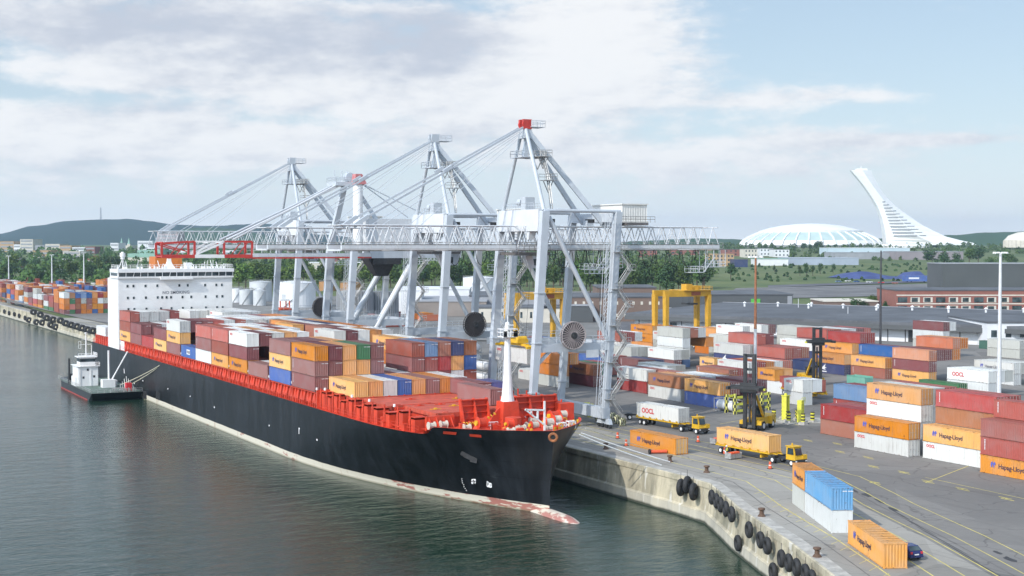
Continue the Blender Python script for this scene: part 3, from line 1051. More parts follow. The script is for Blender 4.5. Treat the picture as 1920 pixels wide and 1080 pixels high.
# forward deck: outboard structures ahead of the stacks
rr = random.Random(11)
for side in (-1, 1):
    fw = SMB()
    for (y, hgt, dep) in ((226.3, 3.0, 1.6), (223.5, 2.6, 2.2), (220.5, 3.1, 1.4), (217.2, 2.4, 2.2), (213.8, 2.9, 1.8), (210.4, 2.2, 2.4), (207.2, 2.8, 1.5), (203.6, 2.6, 2.0), (199.5, 2.3, 2.4), (195.6, 2.9, 1.6), (192.6, 2.2, 2.0)):
        xo = CXS + side*(half(y, 10.6) - 0.7)
        a, b = sorted((xo, xo - side*dep))
        fw.box(a, b, y-0.9, y+0.6, 10.5, 10.5+hgt)
        fw.box(a, b, y-0.9, y+1.6, 10.5+hgt-0.35, 10.5+hgt-0.1)
        fw.bar((xo, y+1.6, 10.5), (xo, y+1.2, 10.5+hgt*0.8), 0.22)
        fw.tube((xo, y+1.0, 10.5), (xo, y+1.0, 13.9), 0.14, 6)
        fw.bar((xo-side*0.3, y-0.9, 10.5), (xo-side*1.4, y+1.8, 12.4), 0.16)
    fw.rail([(CXS+side*(half(227, 10.6)-0.12), 227, 10.5), (CXS+side*(half(208, 10.6)-0.15), 208, 10.5), (CXS+side*(half(190.5, 10.6)-0.15), 190.5, 10.5)], 1.0, 1.6, 0.03)
    fw.build('deck_stowage_frames', m_deck)
# cross-deck lashing frames between the forward hatches, with ladders, pipes and vents
rr = random.Random(42)
for (y, xh_, zt_) in ((203.2, 11.4, 14.2), (216.1, 12.6, 14.4), (228.1, 12.8, 14.6)):
    cf = SMB()
    n = int(xh_*2/2.6)
    for i in range(n+1):
        x = CXS - xh_ + 2*xh_*i/n
        cf.bar((x, y, 10.45), (x, y, zt_-1.0 if y < 220 else zt_-1.3), 0.18, 0.3)
        if i < n:
            cf.bar((x, y, 10.6), (x+2*xh_/n, y, 12.6), 0.09) if i % 2 else cf.bar((x, y, 12.6), (x+2*xh_/n, y, 10.6), 0.09)
    cf.bar((CXS-xh_, y, 12.75), (CXS+xh_, y, 12.75), 0.22, 0.35)
    cf.rail([(CXS-xh_, y-0.25, 12.3), (CXS+xh_, y-0.25, 12.3)], 1.0, 1.3, 0.035)
    cf.build('lashing_frame', m_deck)
for i in range(70):
    side_ = rr.choice((-1, -1, 1))
    y = rr.uniform(192, 229)
    x = CXS + side_*(min(half(y, 10.5), 15.2) - rr.uniform(0.6, 2.6))
    k_ = rr.random()
    vm = SMB()
    if k_ < 0.3:
        vm.tube((x, y, 10.45), (x, y, 10.45+rr.uniform(0.8, 1.7)), 0.16, 8); vm.tube((x, y, 11.6), (x, y, 11.9), 0.32, 8)
        vm.build('deck_vent', m_deck)
    elif k_ < 0.55:
        h_ = rr.uniform(0.5, 1.4)
        vm.box(x-0.3, x+0.3, y-0.45, y+0.45, 10.45, 10.45+h_); vm.box(x-0.36, x+0.36, y-0.5, y+0.5, 10.45+h_, 10.53+h_)
        vm.build('deck_locker', m_deck if k_ < 0.47 else m_deck2)
    elif k_ < 0.75:
        vm.path([(x, y-1.6, 10.9), (x, y+1.4, 10.9), (x-side_*0.8, y+1.4, 10.9)], 0.09, 6); vm.tube((x, y, 10.45), (x, y, 10.95), 0.07, 5)
        vm.build('deck_pipe', m_deck)
    elif k_ < 0.88:
        vm.torus((x, y, 11.2), 0.28, 0.06, (1, 0, 0.2), 12, 5); vm.tube((x, y, 10.45), (x, y, 11.2), 0.05, 5)
        vm.build('valve_wheel', m_yellow)
    else:
        vm.tube((x, y, 10.45), (x, y, 12.4), 0.05, 5); vm.tube((x, y, 12.3), (x, y, 12.6), 0.13, 8)
        vm.build('deck_lamp', m_cwhite)
for i in range(26):
    y = rr.choice((191.8, 204.1, 216.9)) + rr.uniform(0.2, 11.0)
    x = CXS + rr.uniform(-8.5, 11.5)
    if y > 216 or (x > CXS and y < 208):
        continue
    vm = SMB()
    vm.box(x-0.22, x+0.22, y-0.22, y+0.22, 13.18, 13.42); vm.box(x-0.9, x+0.9, y-0.05, y+0.05, 13.18, 13.28)
    vm.build('hatch_cleat', m_yellow if i % 5 == 0 else m_deck)
for i in range(46):
    y = rr.uniform(175.5, 189.5)
    hw = half(y, 11.2) - 0.8
    if hw < 0.8:
        continue
    x = CXS + rr.uniform(-hw, hw)
    if abs(x-CXS) < 2.2 and y > 184:
        continue
    k_ = rr.random()
    vm = SMB()
    if k_ < 0.25:
        h_ = rr.uniform(0.7, 1.5)
        vm.tube((x, y, 11.2), (x, y, 11.2+h_), 0.2, 8); vm.tube((x, y, 11.2+h_), (x, y, 11.5+h_), 0.36, 8)
        vm.build('deck_vent', m_deck)
    elif k_ < 0.5:
        h_ = rr.uniform(0.6, 1.3)
        vm.box(x-0.4, x+0.4, y-0.3, y+0.3, 11.2, 11.2+h_)
        vm.build('deck_locker', m_deck)
    elif k_ < 0.65:
        vm.torus((x, y, 12.1), 0.34, 0.08, (0.2, 1, 0.1), 12, 5); vm.tube((x, y, 11.2), (x, y, 12.1), 0.06, 5)
        vm.build('valve_wheel', m_yellow)
    elif k_ < 0.8:
        vm.rail([(x-0.9, y, 11.2), (x+0.9, y, 11.2)], 1.05, 0.6, 0.045)
        vm.build('deck_railing', m_cwhite if k_ < 0.72 else m_deck)
    else:
        vm.tube((x-0.5, y, 11.75), (x+0.5, y, 11.75), 0.42, 10); vm.tube((x-0.55, y, 11.75), (x-0.45, y, 11.75), 0.6, 12); vm.tube((x+0.45, y, 11.75), (x+0.55, y, 11.75), 0.6, 12)
        vm.build('rope_reel', m_drum)
fl = SMB()
for y in (224.8, 212.4, 205.3, 197.0):
    X0 = CXS - half(y, 10.6) + 0.55
    fl.tube((X0, y, 13.85), (X0, y, 14.25), 0.22, 8)
fl.build('deck_lamp', m_cwhite)
# breakwater
bk = SMB()
yb = 191.0
for (xa, xb) in ((92.7, 97.2), (99.8, 109.3)):
    bk.hexa([(xa, yb, 10.6), (xb, yb, 10.6), (xb, yb+0.2, 10.6), (xa, yb+0.2, 10.6), (xa, yb+0.5, 15.0), (xb, yb+0.5, 15.0), (xb, yb+0.7, 15.0), (xa, yb+0.7, 15.0)])
    n = int((xb-xa)/2.2)
    for i in range(n+1):
        x = xa + (xb-xa)*i/n
        bk.hexa([(x-0.12, yb-1.4, 10.7), (x+0.12, yb-1.4, 10.7), (x+0.12, yb, 10.7), (x-0.12, yb, 10.7), (x-0.12, yb+0.2, 15.15), (x+0.12, yb+0.2, 15.15), (x+0.12, yb+0.75, 15.15), (x-0.12, yb+0.75, 15.15)])
    for z in (12.0, 13.0, 14.0, 14.9):
        bk.box(xa, xb, yb-0.12, yb+0.45, z, z+0.14)
bk.box(108.9, 111.3, 189.0, 190.8, 10.8, 13.8)
bk.box(86.6, 91.2, 190.3, 190.9, 10.45, 12.9)
for i in range(4):
    bk.bar((87.0+i*1.2, 189.0, 10.8), (87.0+i*1.2, 190.4, 12.7), 0.2)
bk.build('breakwater', m_deck)
# foremast
MY = 187.0
mzb = atX(948, 752, CXS).z
fm = SMB()
mz0 = atY(948, 752, MY).z
mz1 = atY(948, 604, MY).z
fm.lathe([(1.05, mz0), (0.85, mz0+1.0), (0.62, mz0+4), (0.46, mz1-3.4), (0.44, mz1-0.8), (0.28, mz1)], CXS, MY, 0, 14)
fm.build('foremast', m_cwhite, smooth=False)
fp = SMB()
fp.hexa([(CXS-1.5, MY-1.3, 10.7), (CXS+1.5, MY-1.3, 10.7), (CXS+1.5, MY+1.4, 10.7), (CXS-1.5, MY+1.4, 10.7), (CXS-1.25, MY-1.15, mz0), (CXS+1.25, MY-1.15, mz0), (CXS+1.25, MY+1.15, mz0), (CXS-1.25, MY+1.15, mz0)])
for s in (-1, 1):
    fp.hexa([(CXS+s*1.4, MY-0.2, 10.7), (CXS+s*4.2, MY-0.2, 10.7), (CXS+s*4.2, MY+0.1, 10.7), (CXS+s*1.4, MY+0.1, 10.7), (CXS+s*1.2, MY-0.2, mz0-0.8), (CXS+s*1.9, MY-0.2, mz0-1.3), (CXS+s*1.9, MY+0.1, mz0-1.3), (CXS+s*1.2, MY+0.1, mz0-0.8)])
fp.build('mast_pedestal', m_deck)
mp = SMB()
pz = atY(948, 632, MY).z
mp.box(CXS-1.2, CXS+1.2, MY-1.0, MY+1.0, pz, pz+0.12)
mp.rail([(CXS-1.2, MY-1, pz+.1), (CXS+1.2, MY-1, pz+.1), (CXS+1.2, MY+1, pz+.1), (CXS-1.2, MY+1, pz+.1), (CXS-1.2, MY-1, pz+.1)], 1.1, 0.8, 0.05)
for z in (0.4, 0.8):
    mp.box(CXS-1.2, CXS-0.6, MY-1.04, MY-1.0, pz+0.1, pz+0.95)
    mp.box(CXS+0.5, CXS+1.2, MY-1.04, MY-1.0, pz+0.1, pz+0.95)
mp.box(CXS-0.5, CXS+0.6, MY-0.9, MY-0.5, mz1-1.1, mz1-0.9)
mp.box(CXS-0.5, CXS+0.6, MY-0.9, MY-0.5, mz1-0.5, mz1-0.35)
mp.tube((CXS, MY, mz1), (CXS, MY, mz1+1.0), 0.06, 6)
mp.build('mast_platform', m_cwhite)
# winches and windlasses on the forecastle
for (x, y, r_, L_, mt) in ((91.9, 182.6, 0.9, 1.3, 0), (95.0, 179.6, 0.6, 1.0, 0), (105.2, 184.5, 0.95, 1.5, 0), (97.6, 176.9, 0.6, 1.2, 1), (100.8, 178.4, 0.75, 1.4, 1), (103.4, 180.6, 0.8, 1.3, 1), (107.2, 185.6, 0.8, 1.4, 1), (87.6, 203.5, 0.85, 0.9, 1), (88.2, 196.6, 0.8, 0.9, 0)):
    wi = SMB()
    zc = 12.55 if y < 188 else 11.6
    zf = 11.2 if y < 188 else 10.45
    wi.mat(mt); wi.tube((x-L_/2, y, zc), (x+L_/2, y, zc), r_*0.8, 16)
    wi.mat(0)
    for s in (-1, 1):
        wi.tube((x+s*L_/2-0.06, y, zc), (x+s*L_/2+0.06, y, zc), r_, 16)
    wi.hexa([(x-L_/2-0.6, y-0.9, zf), (x+L_/2+0.6, y-0.9, zf), (x+L_/2+0.6, y+0.9, zf), (x-L_/2-0.6, y+0.9, zf), (x-L_/2-0.3, y-0.3, zc-0.3), (x+L_/2+0.3, y-0.3, zc-0.3), (x+L_/2+0.3, y+0.3, zc-0.3), (x-L_/2-0.3, y+0.3, zc-0.3)])
    wi.mat(2); wi.tube((x-L_/2-0.35, y, zc), (x-L_/2-0.12, y, zc), r_*0.45, 12)
    wi.build('winch', [m_deck, m_drum, m_yellow])
for (x, y) in ((90.6, 184.9), (93.9, 178.7), (100.8, 175.9), (104.8, 178.7), (107.5, 182.0), (96.2, 175.9)):
    wi = SMB()
    for s in (-0.35, 0.35):
        wi.tube((x+s, y, 11.3), (x+s, y, 12.2), 0.2, 8)
    wi.box(x-0.7, x+0.7, y-0.3, y+0.3, 11.2, 11.35)
    wi.build('bollard', m_yellow)
# round hatch and tank on the forecastle
wi = SMB()
wi.tube((96.6, 181.6, 11.2), (96.6, 181.6, 13.2), 1.2, 16)
wi.build('round_hatch', m_deck)
# chains with yellow links across the forecastle
ch = SMB()
for i in range(11):
    t_ = i/10
    p = Vector((90.4+t_*5.4, 185.2+t_*0.8, 12.3 + 1.0*t_ - 0.9*sin(pi*t_)*0.6))
    ch.torus(p, 0.2, 0.07, (1, 0.3*((-1)**i), 1), 8, 5)
ch.build('chain', m_yellow)
# white davit at the starboard rail and gratings at the bow
dv = SMB()
dvx, dvy = 92.3, 174.6
for (a, b) in (((985, 768), (1021, 769)), ((985, 768), (1020, 796)), ((1021, 752), (1021, 812)), ((996, 769), (996, 777)), ((1008, 769), (1008, 786))):
    pa = atY(*a, dvy); pb = atY(*b, dvy)
    dv.bar(pa, pb, 0.22)
dv.build('davit', m_cwhite)
for (px0, px1, py0, py1, yy) in ((1045, 1062, 793, 807, 177.4), (1067, 1079, 790, 804, 178.6)):
    gm = SMB()
    a, b = atY(px0, py1, yy), atY(px1, py0, yy)
    for i in range(5):
        x = lerp(a.x, b.x, i/4)
        gm.bar((x, yy, a.z), (x, yy, b.z), 0.14)
    for z in (a.z, (a.z+b.z)/2, b.z):
        gm.bar((a.x, yy, z), (b.x, yy, z), 0.14)
        gm.bar((a.x, yy+0.9, z), (b.x, yy+0.9, z), 0.14)
        gm.bar((a.x, yy, z), (a.x, yy+0.9, z), 0.12); gm.bar((b.x, yy, z), (b.x, yy+0.9, z), 0.12)
    gm.build('fairlead_grating', m_cwhite)
# freeing ports in the bulwark, hawse pipe, marks: set a little proud of the plating
def hull_pt(y, z, off=0.03):
    hx = CXS - half(y, z)
    n = Vector((hx - (CXS - half(y+0.05, z)), 0, 0))
    ty = Vector((-(half(y+0.1, z)-half(y-0.1, z))/0.2, 1, 0))
    tz = Vector((-(half(y, z+0.1)-half(y, z-0.1))/0.2, 0, 1))
    nn = ty.cross(tz)
    if nn.x > 0:
        nn = -nn
    return Vector((hx, y, z)) + nn.normalized()*off
def hull_hit(px, py):
    """where a line of sight meets the starboard plating"""
    d = ray(px, py)
    lo, hi = 100.0, 420.0
    t_ = lo
    while t_ < hi:
        p = EYE + d*t_
        if 0 < p.z < 12.3 and p.y > stem_y(p.z) and p.x > CXS - half(p.y, p.z):
            break
        t_ += 0.25
    p = EYE + d*t_
    return p.y, p.z
def hull_patch(name, quadpx, mat, off=0.05):
    m = SMB()
    P = [hull_hit(*c) for c in quadpx]
    m.quad(*[hull_pt(y, z, off) for y, z in P])
    return m.build(name, mat)
hull_patch('freeing_port', [(833, 813), (857, 815), (857, 810), (833, 808)], m_deck)
hull_patch('freeing_port', [(883, 818), (904, 820), (904, 815), (883, 813)], m_deck)
def hull_marks(name, strokes, mat, wpx=1.6, off=0.05):
    m = SMB()
    for (a, b) in strokes:
        ya, za = hull_hit(*a); yb_, zb = hull_hit(*b)
        pa, pb = hull_pt(ya, za, off), hull_pt(yb_, zb, off)
        d = (pb-pa)
        n = d.cross(Vector((-1, -0.3, 0.1))).normalized()*(wpx*0.04)
        m.quad(pa-n, pa+n, pb+n, pb-n)
    return m.build(name, mat)
# bow thruster sign (ring with cross) and bulbous bow sign, as painted on the plating
hull_marks('thruster_mark', [((886, 899), (888, 901)), ((891, 899), (893, 901)), ((886, 905), (888, 903)), ((891, 905), (893, 903)), ((886, 899), (886, 901.5)), ((893, 899), (893, 901.5)), ((886, 903), (886, 905.5)), ((893, 903), (893, 905.5)), ((886, 899), (889, 898.5)), ((890.5, 898.5), (893, 899)), ((886, 905.5), (889, 906)), ((890.5, 906), (893, 905.5))], m_lwht, 2.4)
hull_marks('bulb_mark', [((915, 902), (915, 911)), ((915, 911), (923, 913)), ((923, 913), (923, 907)), ((923, 907), (918, 905.5)), ((918, 905.5), (916, 902)), ((917, 909), (922, 910.5)), ((917, 907), (922, 909))], m_lwht, 2.6)
hull_marks('draught_marks', [((866+i*1.4, 897+i*3.6), (867.0+i*1.4, 898.2+i*3.6)) for i in range(7)], m_lwht, 2.2)
hull_marks('draught_marks', [((561, 803+i*2.2), (562.4, 803.6+i*2.2)) for i in range(5)] + [((505, 797), (505.8, 799)), ((595, 823), (595.6, 826)), ((233, 691), (234, 700)), ((252, 718), (253, 720)), ((268, 713), (269, 715)), ((402, 762), (402.6, 765)), ((357, 742), (357.6, 744)), ((315, 728), (315.8, 730))], m_lwht, 3.0)
hull_marks('paint_patch', [((866, 846), (886, 856)), ((872, 850), (895, 860)), ((884, 858), (897, 861))], paint('scraped_primer', (0.035, 0.034, 0.036), 0.7, 0.3), 14)
hull_marks('paint_patch', [((275, 733), (275, 748)), ((299, 735), (299, 750)), ((260, 712), (260, 735))], paint('soot_smear', (0.012, 0.012, 0.013), 0.7, 0.3), 40)
ph = SMB()
y_, z_ = hull_hit(1063, 818)
c = hull_pt(y_, z_, 0.05)
ph.mat(0).torus(c, 0.55, 0.2, (-0.6, -0.75, -0.2), 14, 6)
ph.mat(1).tube(c, c + Vector((0.12, 0.15, 0.05)), 0.5, 12)
ph.build('hawse_pipe', [paint('rusty_casting', (0.35, 0.13, 0.05), 0.8, 0.35, 2.0), m_dark])
# accommodation block
AY = 380.0
ac = SMB()
x0, x1 = 82.9, 114.0
zt = atY(300, 521.5, AY).z       # under the bridge windows
ac.box(x0, x1, AY, AY+13, 10.5, zt)
ac.build('accommodation', m_cwhite)
zb0 = zt
zw0, zw1 = atY(300, 518.2, AY).z, atY(300, 510.6, AY).z
rf = atY(300, 504.2, AY).z
br = SMB()
br.box(x0-0.3, x1+0.3, AY-0.5, AY+9, zb0+0.005, zw0)
br.box(x0-0.3, x1+0.3, AY-0.9, AY+9, zw1, rf)
br.box(CXS-4.6, CXS+4.2, AY-1.5, AY-0.5, zb0-0.35, zw0-0.1)
for i in range(17):
    x = lerp(x0, x1, i/16)
    br.bar((x, AY-0.46, zw0), (x+(0.25 if i % 5 == 2 else 0), AY-0.6, zw1), 0.15)
br.box(x0-0.2, x0+0.2, AY-0.4, AY+9, zw0, zw1)
br.build('bridge', m_cwhite)
wg = SMB()
wg.box(x0+0.1, x1-0.1, AY-0.42, AY-0.3, zw0, zw1)
wg.box(x0-0.22, x0-0.20, AY+0.2, AY+8, zw0+0.2, zw1-0.1)
wg.build('bridge_windows', m_glass)
tp = SMB()
tp.rail([(x0, AY-0.7, rf), (x1, AY-0.7, rf), (x1, AY+8, rf)], 1.1, 1.5, 0.05)
tp.rail([(x0, AY-0.7, rf), (x0, AY+8, rf)], 1.1, 1.5, 0.05)
rr = random.Random(5)
for i in range(24):
    x = rr.uniform(x0+0.5, x1-0.5); hh = rr.choice((0.9, 1.3, 1.8, 2.2))
    tp.tube((x, AY+rr.uniform(0.5, 6), rf), (x, AY+3, rf+hh), 0.09, 5)
    tp.tube((x, AY+3, rf), (x, AY+3, rf+0.5), 0.3, 7)
tp.build('monkey_island_rail', m_cwhite)
def box_px(m, pxa, pya, pxb, pyb, Y, dep):
    a, b = atY(pxa, pyb, Y), atY(pxb, pya, Y)
    m.box(a.x, b.x, Y, Y+dep, a.z, b.z)
rm = SMB()
a, b = atY(306, 505, AY+4), atY(328, 485, AY+4)
xm = atY(317, 500, AY+4).x
rm.loft([[(xm+sx_*s*w_, AY+4+sy_*w_, z) for sx_, sy_ in ((-1, -1), (1, -1), (1, 1), (-1, 1)) for s in (1,)] for (w_, z) in ((1.5, rf), (0.75, rf+1.2), (0.5, rf+2.0), (0.48, atY(317, 485, AY+4).z))])
xl = atY(230, 490, AY+3).x
for dx_ in (-1.0, 0.0, 1.0):
    rm.tube((xl+dx_, AY+3+abs(dx_)*0.6, rf), (xl, AY+3, rf+2.8), 0.12, 6)
rm.tube((xl, AY+3, rf+2.6), (xl, AY+3, rf+3.3), 0.55, 10)
rm.tube((xl, AY+3, rf+3.3), (xl, AY+3, rf+4.3), 0.75, 12)
rm.tube((xl, AY+3, rf+4.3), (xl, AY+3, rf+4.6), 0.4, 10)
xh = atY(352, 497, AY+4).x
rm.box(xh-0.9, xh+0.9, AY+3, AY+5, rf, rf+1.6)
rm.build('radar_mast', m_cwhite)
fu = SMB()
fa, fb = atY(288, 500, AY+11), atY(340, 481, AY+11)
fu.hexa([(fa.x, AY+9.5, rf-3), (fb.x, AY+9.5, rf-3), (fb.x, AY+17, rf-3), (fa.x, AY+17, rf-3), (fa.x+0.2, AY+9.7, fb.z), (fb.x-0.2, AY+9.7, fb.z), (fb.x-0.2, AY+16.8, fb.z), (fa.x+0.2, AY+16.8, fb.z)])
fun = fu.build('funnel', m_oran)
ex = SMB()
for i in range(4):
    ex.tube((fa.x+1.0+i*1.6, AY+12, fb.z), (fa.x+1.0+i*1.6, AY+12, fb.z+1.3), 0.35, 8)
o = ex.build('exhaust_pipe', m_dark)
o.parent = fun
# windows and words on the accommodation front
ZX, ZY, ZS = 200, 455, 7.448
WROWS = [[(290, 620), (373, 620), (541, 613), (706, 607), (1014, 597), (1132, 590), (1373, 582), (1530, 578), (1607, 575)],
         [(295, 785), (378, 782), (547, 777), (712, 768), (774, 768), (836, 765), (898, 763), (1058, 757), (1180, 752), (1380, 742), (1537, 738), (1614, 735)],
         [(303, 945), (386, 942), (555, 935), (758, 925), (904, 920), (1063, 915), (1184, 908), (1385, 898), (1541, 890), (1618, 887)]]
for ri, row in enumerate(WROWS):
    zrow = sum(atY(ZX+c[0]/ZS, ZY+c[1]/ZS, AY).z for c in row)/len(row)
    for (zx, zy) in row:
        p = atY(ZX+zx/ZS, ZY+zy/ZS, AY)
        wm = SMB()
        wm.mat(0).box(p.x-0.36, p.x+0.36, AY-0.05, AY+0.02, zrow-0.42, zrow+0.42)
        wm.mat(1).box(p.x-0.27, p.x+0.27, AY-0.07, AY-0.04, zrow-0.34, zrow+0.34)
        wm.build('cabin_window', [m_cwhite, m_glass])
pa = atY(304.5, 549.6, AY)
pb = atY(355, 547.5, AY)
tm = text_mesh('NO SMOKING', 1.0, 0.012, 1.05)
wtx = max(v.co.x for v in tm.vertices)
sc_ = (pb.x - pa.x)/wtx
o = text_obj('NO SMOKING', 1.0, m_lgrey, ship, Matrix.Translation(sp_((pa.x, AY-0.03, (pa.z+pb.z)/2))) @ Matrix.Rotation(pi/2, 4, 'X') @ Matrix.Scale(sc_, 4), 0.012, 1.05)
# stores crane and gangway stowage abaft the last stack
sc = SMB()
sx = 83.6
sc.mat(0)
sc.box(83.2, 85.6, 374.9, 378.8, 10.5, 14.6)
sc.bar((84.2, 377.5, 14.6), (84.0, 376.0, 18.0), 0.5)
sc.bar((83.4, 379.5, 12.0), (84.2, 375.5, 17.8), 0.35)
for i in range(6):
    sc.bar((83.3+0.3*i, 379.2, 10.6+0.6*i), (84.8, 379.0, 13.0+0.8*i), 0.18)
sc.rail([(83.2, 374.9, 14.6), (83.2, 379, 14.6)], 1.0, 0.8, 0.06)
sc.build('stores_crane', m_cwhite)
an = SMB()
for i in range(7):
    y = 394 + i*2.6
    an.box(83.1, 84.4, y, y+1.5, 10.5, 12.7)
    an.bar((83.2, y, 10.5), (83.2, y+1.2, 13.0), 0.2)
an.rail([(83.1, 393, 10.5), (83.1, 414, 10.5), (113.8, 414, 10.5)], 1.1, 1.6, 0.05)
an.build('aft_deck_fittings', m_deck)
# ropes
def rope(pts, r_, label, mat=m_rope, sag=0.0, group=None):
    m = MB()
    a, b = Vector(pts[0]), Vector(pts[1])
    n = 12
    ps = [a.lerp(b, i/n) + Vector((0, 0, -sag*4*(i/n)*(1-i/n))) for i in range(n+1)]
    m.path([p - a for p in ps], r_, 5)
    return tag(m.build('mooring_rope', mat, None, loc=a), label, 'rope', group)
rope((atX(1090, 812, 104.6), at(1256, 866, Q+0.35)), 0.085, 'upper white mooring rope from the bow to the quay bollard', m_cwhite, 0.12, 'bow mooring ropes')
rope((atX(1086, 815, 103.6), at(1240, 872, Q+0.25)), 0.085, 'lower white mooring rope from the bow along the quay edge', m_cwhite, 0.15, 'bow mooring ropes')
rope((atX(1098, 803, 106.4), at(1235, 846, Q+0.2)), 0.05, 'thin yellowish mooring rope from the bow across the apron', m_rope, 0.15, 'bow mooring ropes')
# ------------------------------------------------------------------ shipping containers
CW, CH = 2.44, 2.59
m_slot = CM['O']
_cm = {}
def corr(m, a, b, z0, z1, depth, pitch, nrm):
    """trapezoid-profile sheet from a to b (plan points), pushed in by depth along -nrm"""
    a, b = Vector((a[0], a[1], 0)), Vector((b[0], b[1], 0))
    L_ = (b-a).length
    n = max(2, int(L_/pitch))
    d = (b-a)/L_
    nn = Vector((nrm[0], nrm[1], 0))
    pts = []
    for i in range(n):
        t0 = L_*i/n; w_ = L_/n
        pts += [(t0, 0), (t0+w_*0.28, 0), (t0+w_*0.5, 1), (t0+w_*0.78, 1)]
    pts.append((L_, 0))
    prev = None
    for t_, k_ in pts:
        p = a + d*t_ - nn*(0.012 + depth*k_)
        r_ = m.add([(p.x, p.y, z0), (p.x, p.y, z1)])
        if prev is not None:
            m.face(prev, r_, r_+1, prev+1)
        prev = r_
def cont_mesh(L_, smooth, door):
    key = (L_, smooth, door)
    if key in _cm:
        return _cm[key]
    m = MB()
    hx, hy = CW/2, L_/2
    p_ = 0.10
    for sx_ in (-1, 1):
        for sy_ in (-1, 1):
            x, y = sx_*(hx-p_/2), sy_*(hy-p_/2)
            m.box(x-p_/2-.004*0, x+p_/2, y-p_/2, y+p_/2, 0.12, CH-0.12)
            m.box(x-0.09, x+0.09, y-0.09, y+0.09, 0, 0.12)            # corner castings
            m.box(x-0.09, x+0.09, y-0.09, y+0.09, CH-0.12, CH)
    for sx_ in (-1, 1):
        x = sx_*(hx-0.04)
        m.box(x-0.04, x+0.04, -hy+p_, hy-p_, 0.03, 0.17)
        m.box(x-0.04, x+0.04, -hy+p_, hy-p_, CH-0.12, CH-0.02)
    for sy_ in (-1, 1):
        y = sy_*(hy-0.05)
        m.box(-hx+p_, hx-p_, y-0.05, y+0.05, 0.02, 0.17)
        m.box(-hx+p_, hx-p_, y-0.05, y+0.05, CH-0.13, CH-0.01)
    dep = 0.012 if smooth else 0.05
    pit = 0.9 if smooth else 0.31
    corr(m, (-hx, hy-p_), (-hx, -hy+p_), 0.15, CH-0.1, dep, pit, (-1, 0))
    corr(m, (hx, -hy+p_), (hx, hy-p_), 0.15, CH-0.1, dep, pit, (1, 0))
    if not door:
        corr(m, (-hx+p_, -hy), (hx-p_, -hy), 0.15, CH-0.1, dep, 0.32 if not smooth else .8, (0, -1))
    corr(m, (hx-p_, hy), (-hx+p_, hy), 0.15, CH-0.1, dep, 0.32 if not smooth else .8, (0, 1))
    n = 20 if not smooth else 4
    for i in range(n):                                                  # roof sheets
        y0, y1 = -hy+p_+(L_-2*p_)*i/n, -hy+p_+(L_-2*p_)*(i+1)/n
        zz = CH-0.03 - (0.025 if i % 2 else 0)
        m.quad((-hx+0.06, y0, zz), (hx-0.06, y0, zz), (hx-0.06, y1, zz), (-hx+0.06, y1, zz))
    m.quad((-hx+0.05, -hy+.05, 0.1), (-hx+0.05, hy-.05, 0.1), (hx-0.05, hy-.05, 0.1), (hx-0.05, -hy+.05, 0.1))
    me = m.build('container', m_slot, recalc=False)
    d = me.data
    bpy.data.objects.remove(me)
    bm = bmesh.new(); bm.from_mesh(d); bmesh.ops.recalc_face_normals(bm, faces=bm.faces); bm.to_mesh(d); bm.free()
    _cm[key] = d
    return d
_dm = {}
def door_meshes():
    if _dm:
        return _dm
    hx = CW/2
    m = MB()
    for s in (-1, 1):
        a, b = (s*0.01, s*(hx-0.1))
        a, b = min(a, b), max(a, b)
        m.box(a+0.005, b-0.005, 0.03, 0.09, 0.17, CH-0.13)
        for i in range(4):
            z = 0.3 + i*0.58
            m.box(a+0.08, b-0.08, 0.015, 0.03, z, z+0.38)
    _dm['leaf'] = m
    m = MB()
    for x in (-0.92, -0.32, 0.32, 0.92):
        m.tube((x, -0.01, 0.12), (x, -0.01, CH-0.1), 0.028, 6)
        for z in (0.2, 0.75, 1.75, CH-0.2):
            m.box(x-0.07, x+0.07, -0.03, 0.02, z-0.04, z+0.04)
        m.box(x-0.02, x+0.36 if x < 0 else x+0.02, -0.05, -0.02, 1.12, 1.17)
    _dm['rod'] = m
    return _dm
def _strip_obj(m, name, mt):
    o = m.build(name, mt)
    d = o.data
    bpy.data.objects.remove(o)
    return d
DOOR_LEAF = _strip_obj(door_meshes()['leaf'], 'door', m_slot)
DOOR_ROD = _strip_obj(door_meshes()['rod'], 'lock_rods', m_rod)
def emblem_mesh():
    m = MB()
    for dx_ in (0.0, 0.46):
        # a leaning flag-like mark, one for each letter
        pts = [(0.06+dx_, -0.42), (0.24+dx_, -0.42), (0.30+dx_, -0.05), (0.46+dx_, 0.02), (0.50+dx_, 0.24), (0.36+dx_, 0.26), (0.40+dx_, 0.44), (0.24+dx_, 0.46), (0.12+dx_, 0.30), (0.0+dx_, 0.12), (0.0+dx_, -0.12)]
        k_ = m.add([(x, y, 0) for x, y in pts])
        m.face(*[k_+i for i in range(len(pts))])
    return _strip_obj(m, 'emblem', m_hapb)
EMBLEM = emblem_mesh()
def eagle_mesh():
    m = MB()
    for pts in ([(0, 0), (0.7, 0.16), (1.3, 0.62), (1.15, 0.2), (1.5, 0.1), (1.1, -0.02), (1.35, -0.2), (0.8, -0.12)], [(0.2, -0.32), (1.5, -0.32), (1.5, -0.46), (0.2, -0.46)]):
        k_ = m.add([(x, y, 0) for x, y in pts])
        m.face(*[k_+i for i in range(len(pts))])
    return _strip_obj(m, 'emblem', m_lwht)
EAGLE = eagle_mesh()
def ticks_mesh():
    m = MB()
    for i in range(7):
        z = -i*0.22
        m.quad((0, z, 0), (0.16, z, 0), (0.16, z-0.15, 0), (0, z-0.15, 0))
    return _strip_obj(m, 'lettering', m_lwht)
TICKS = ticks_mesh()
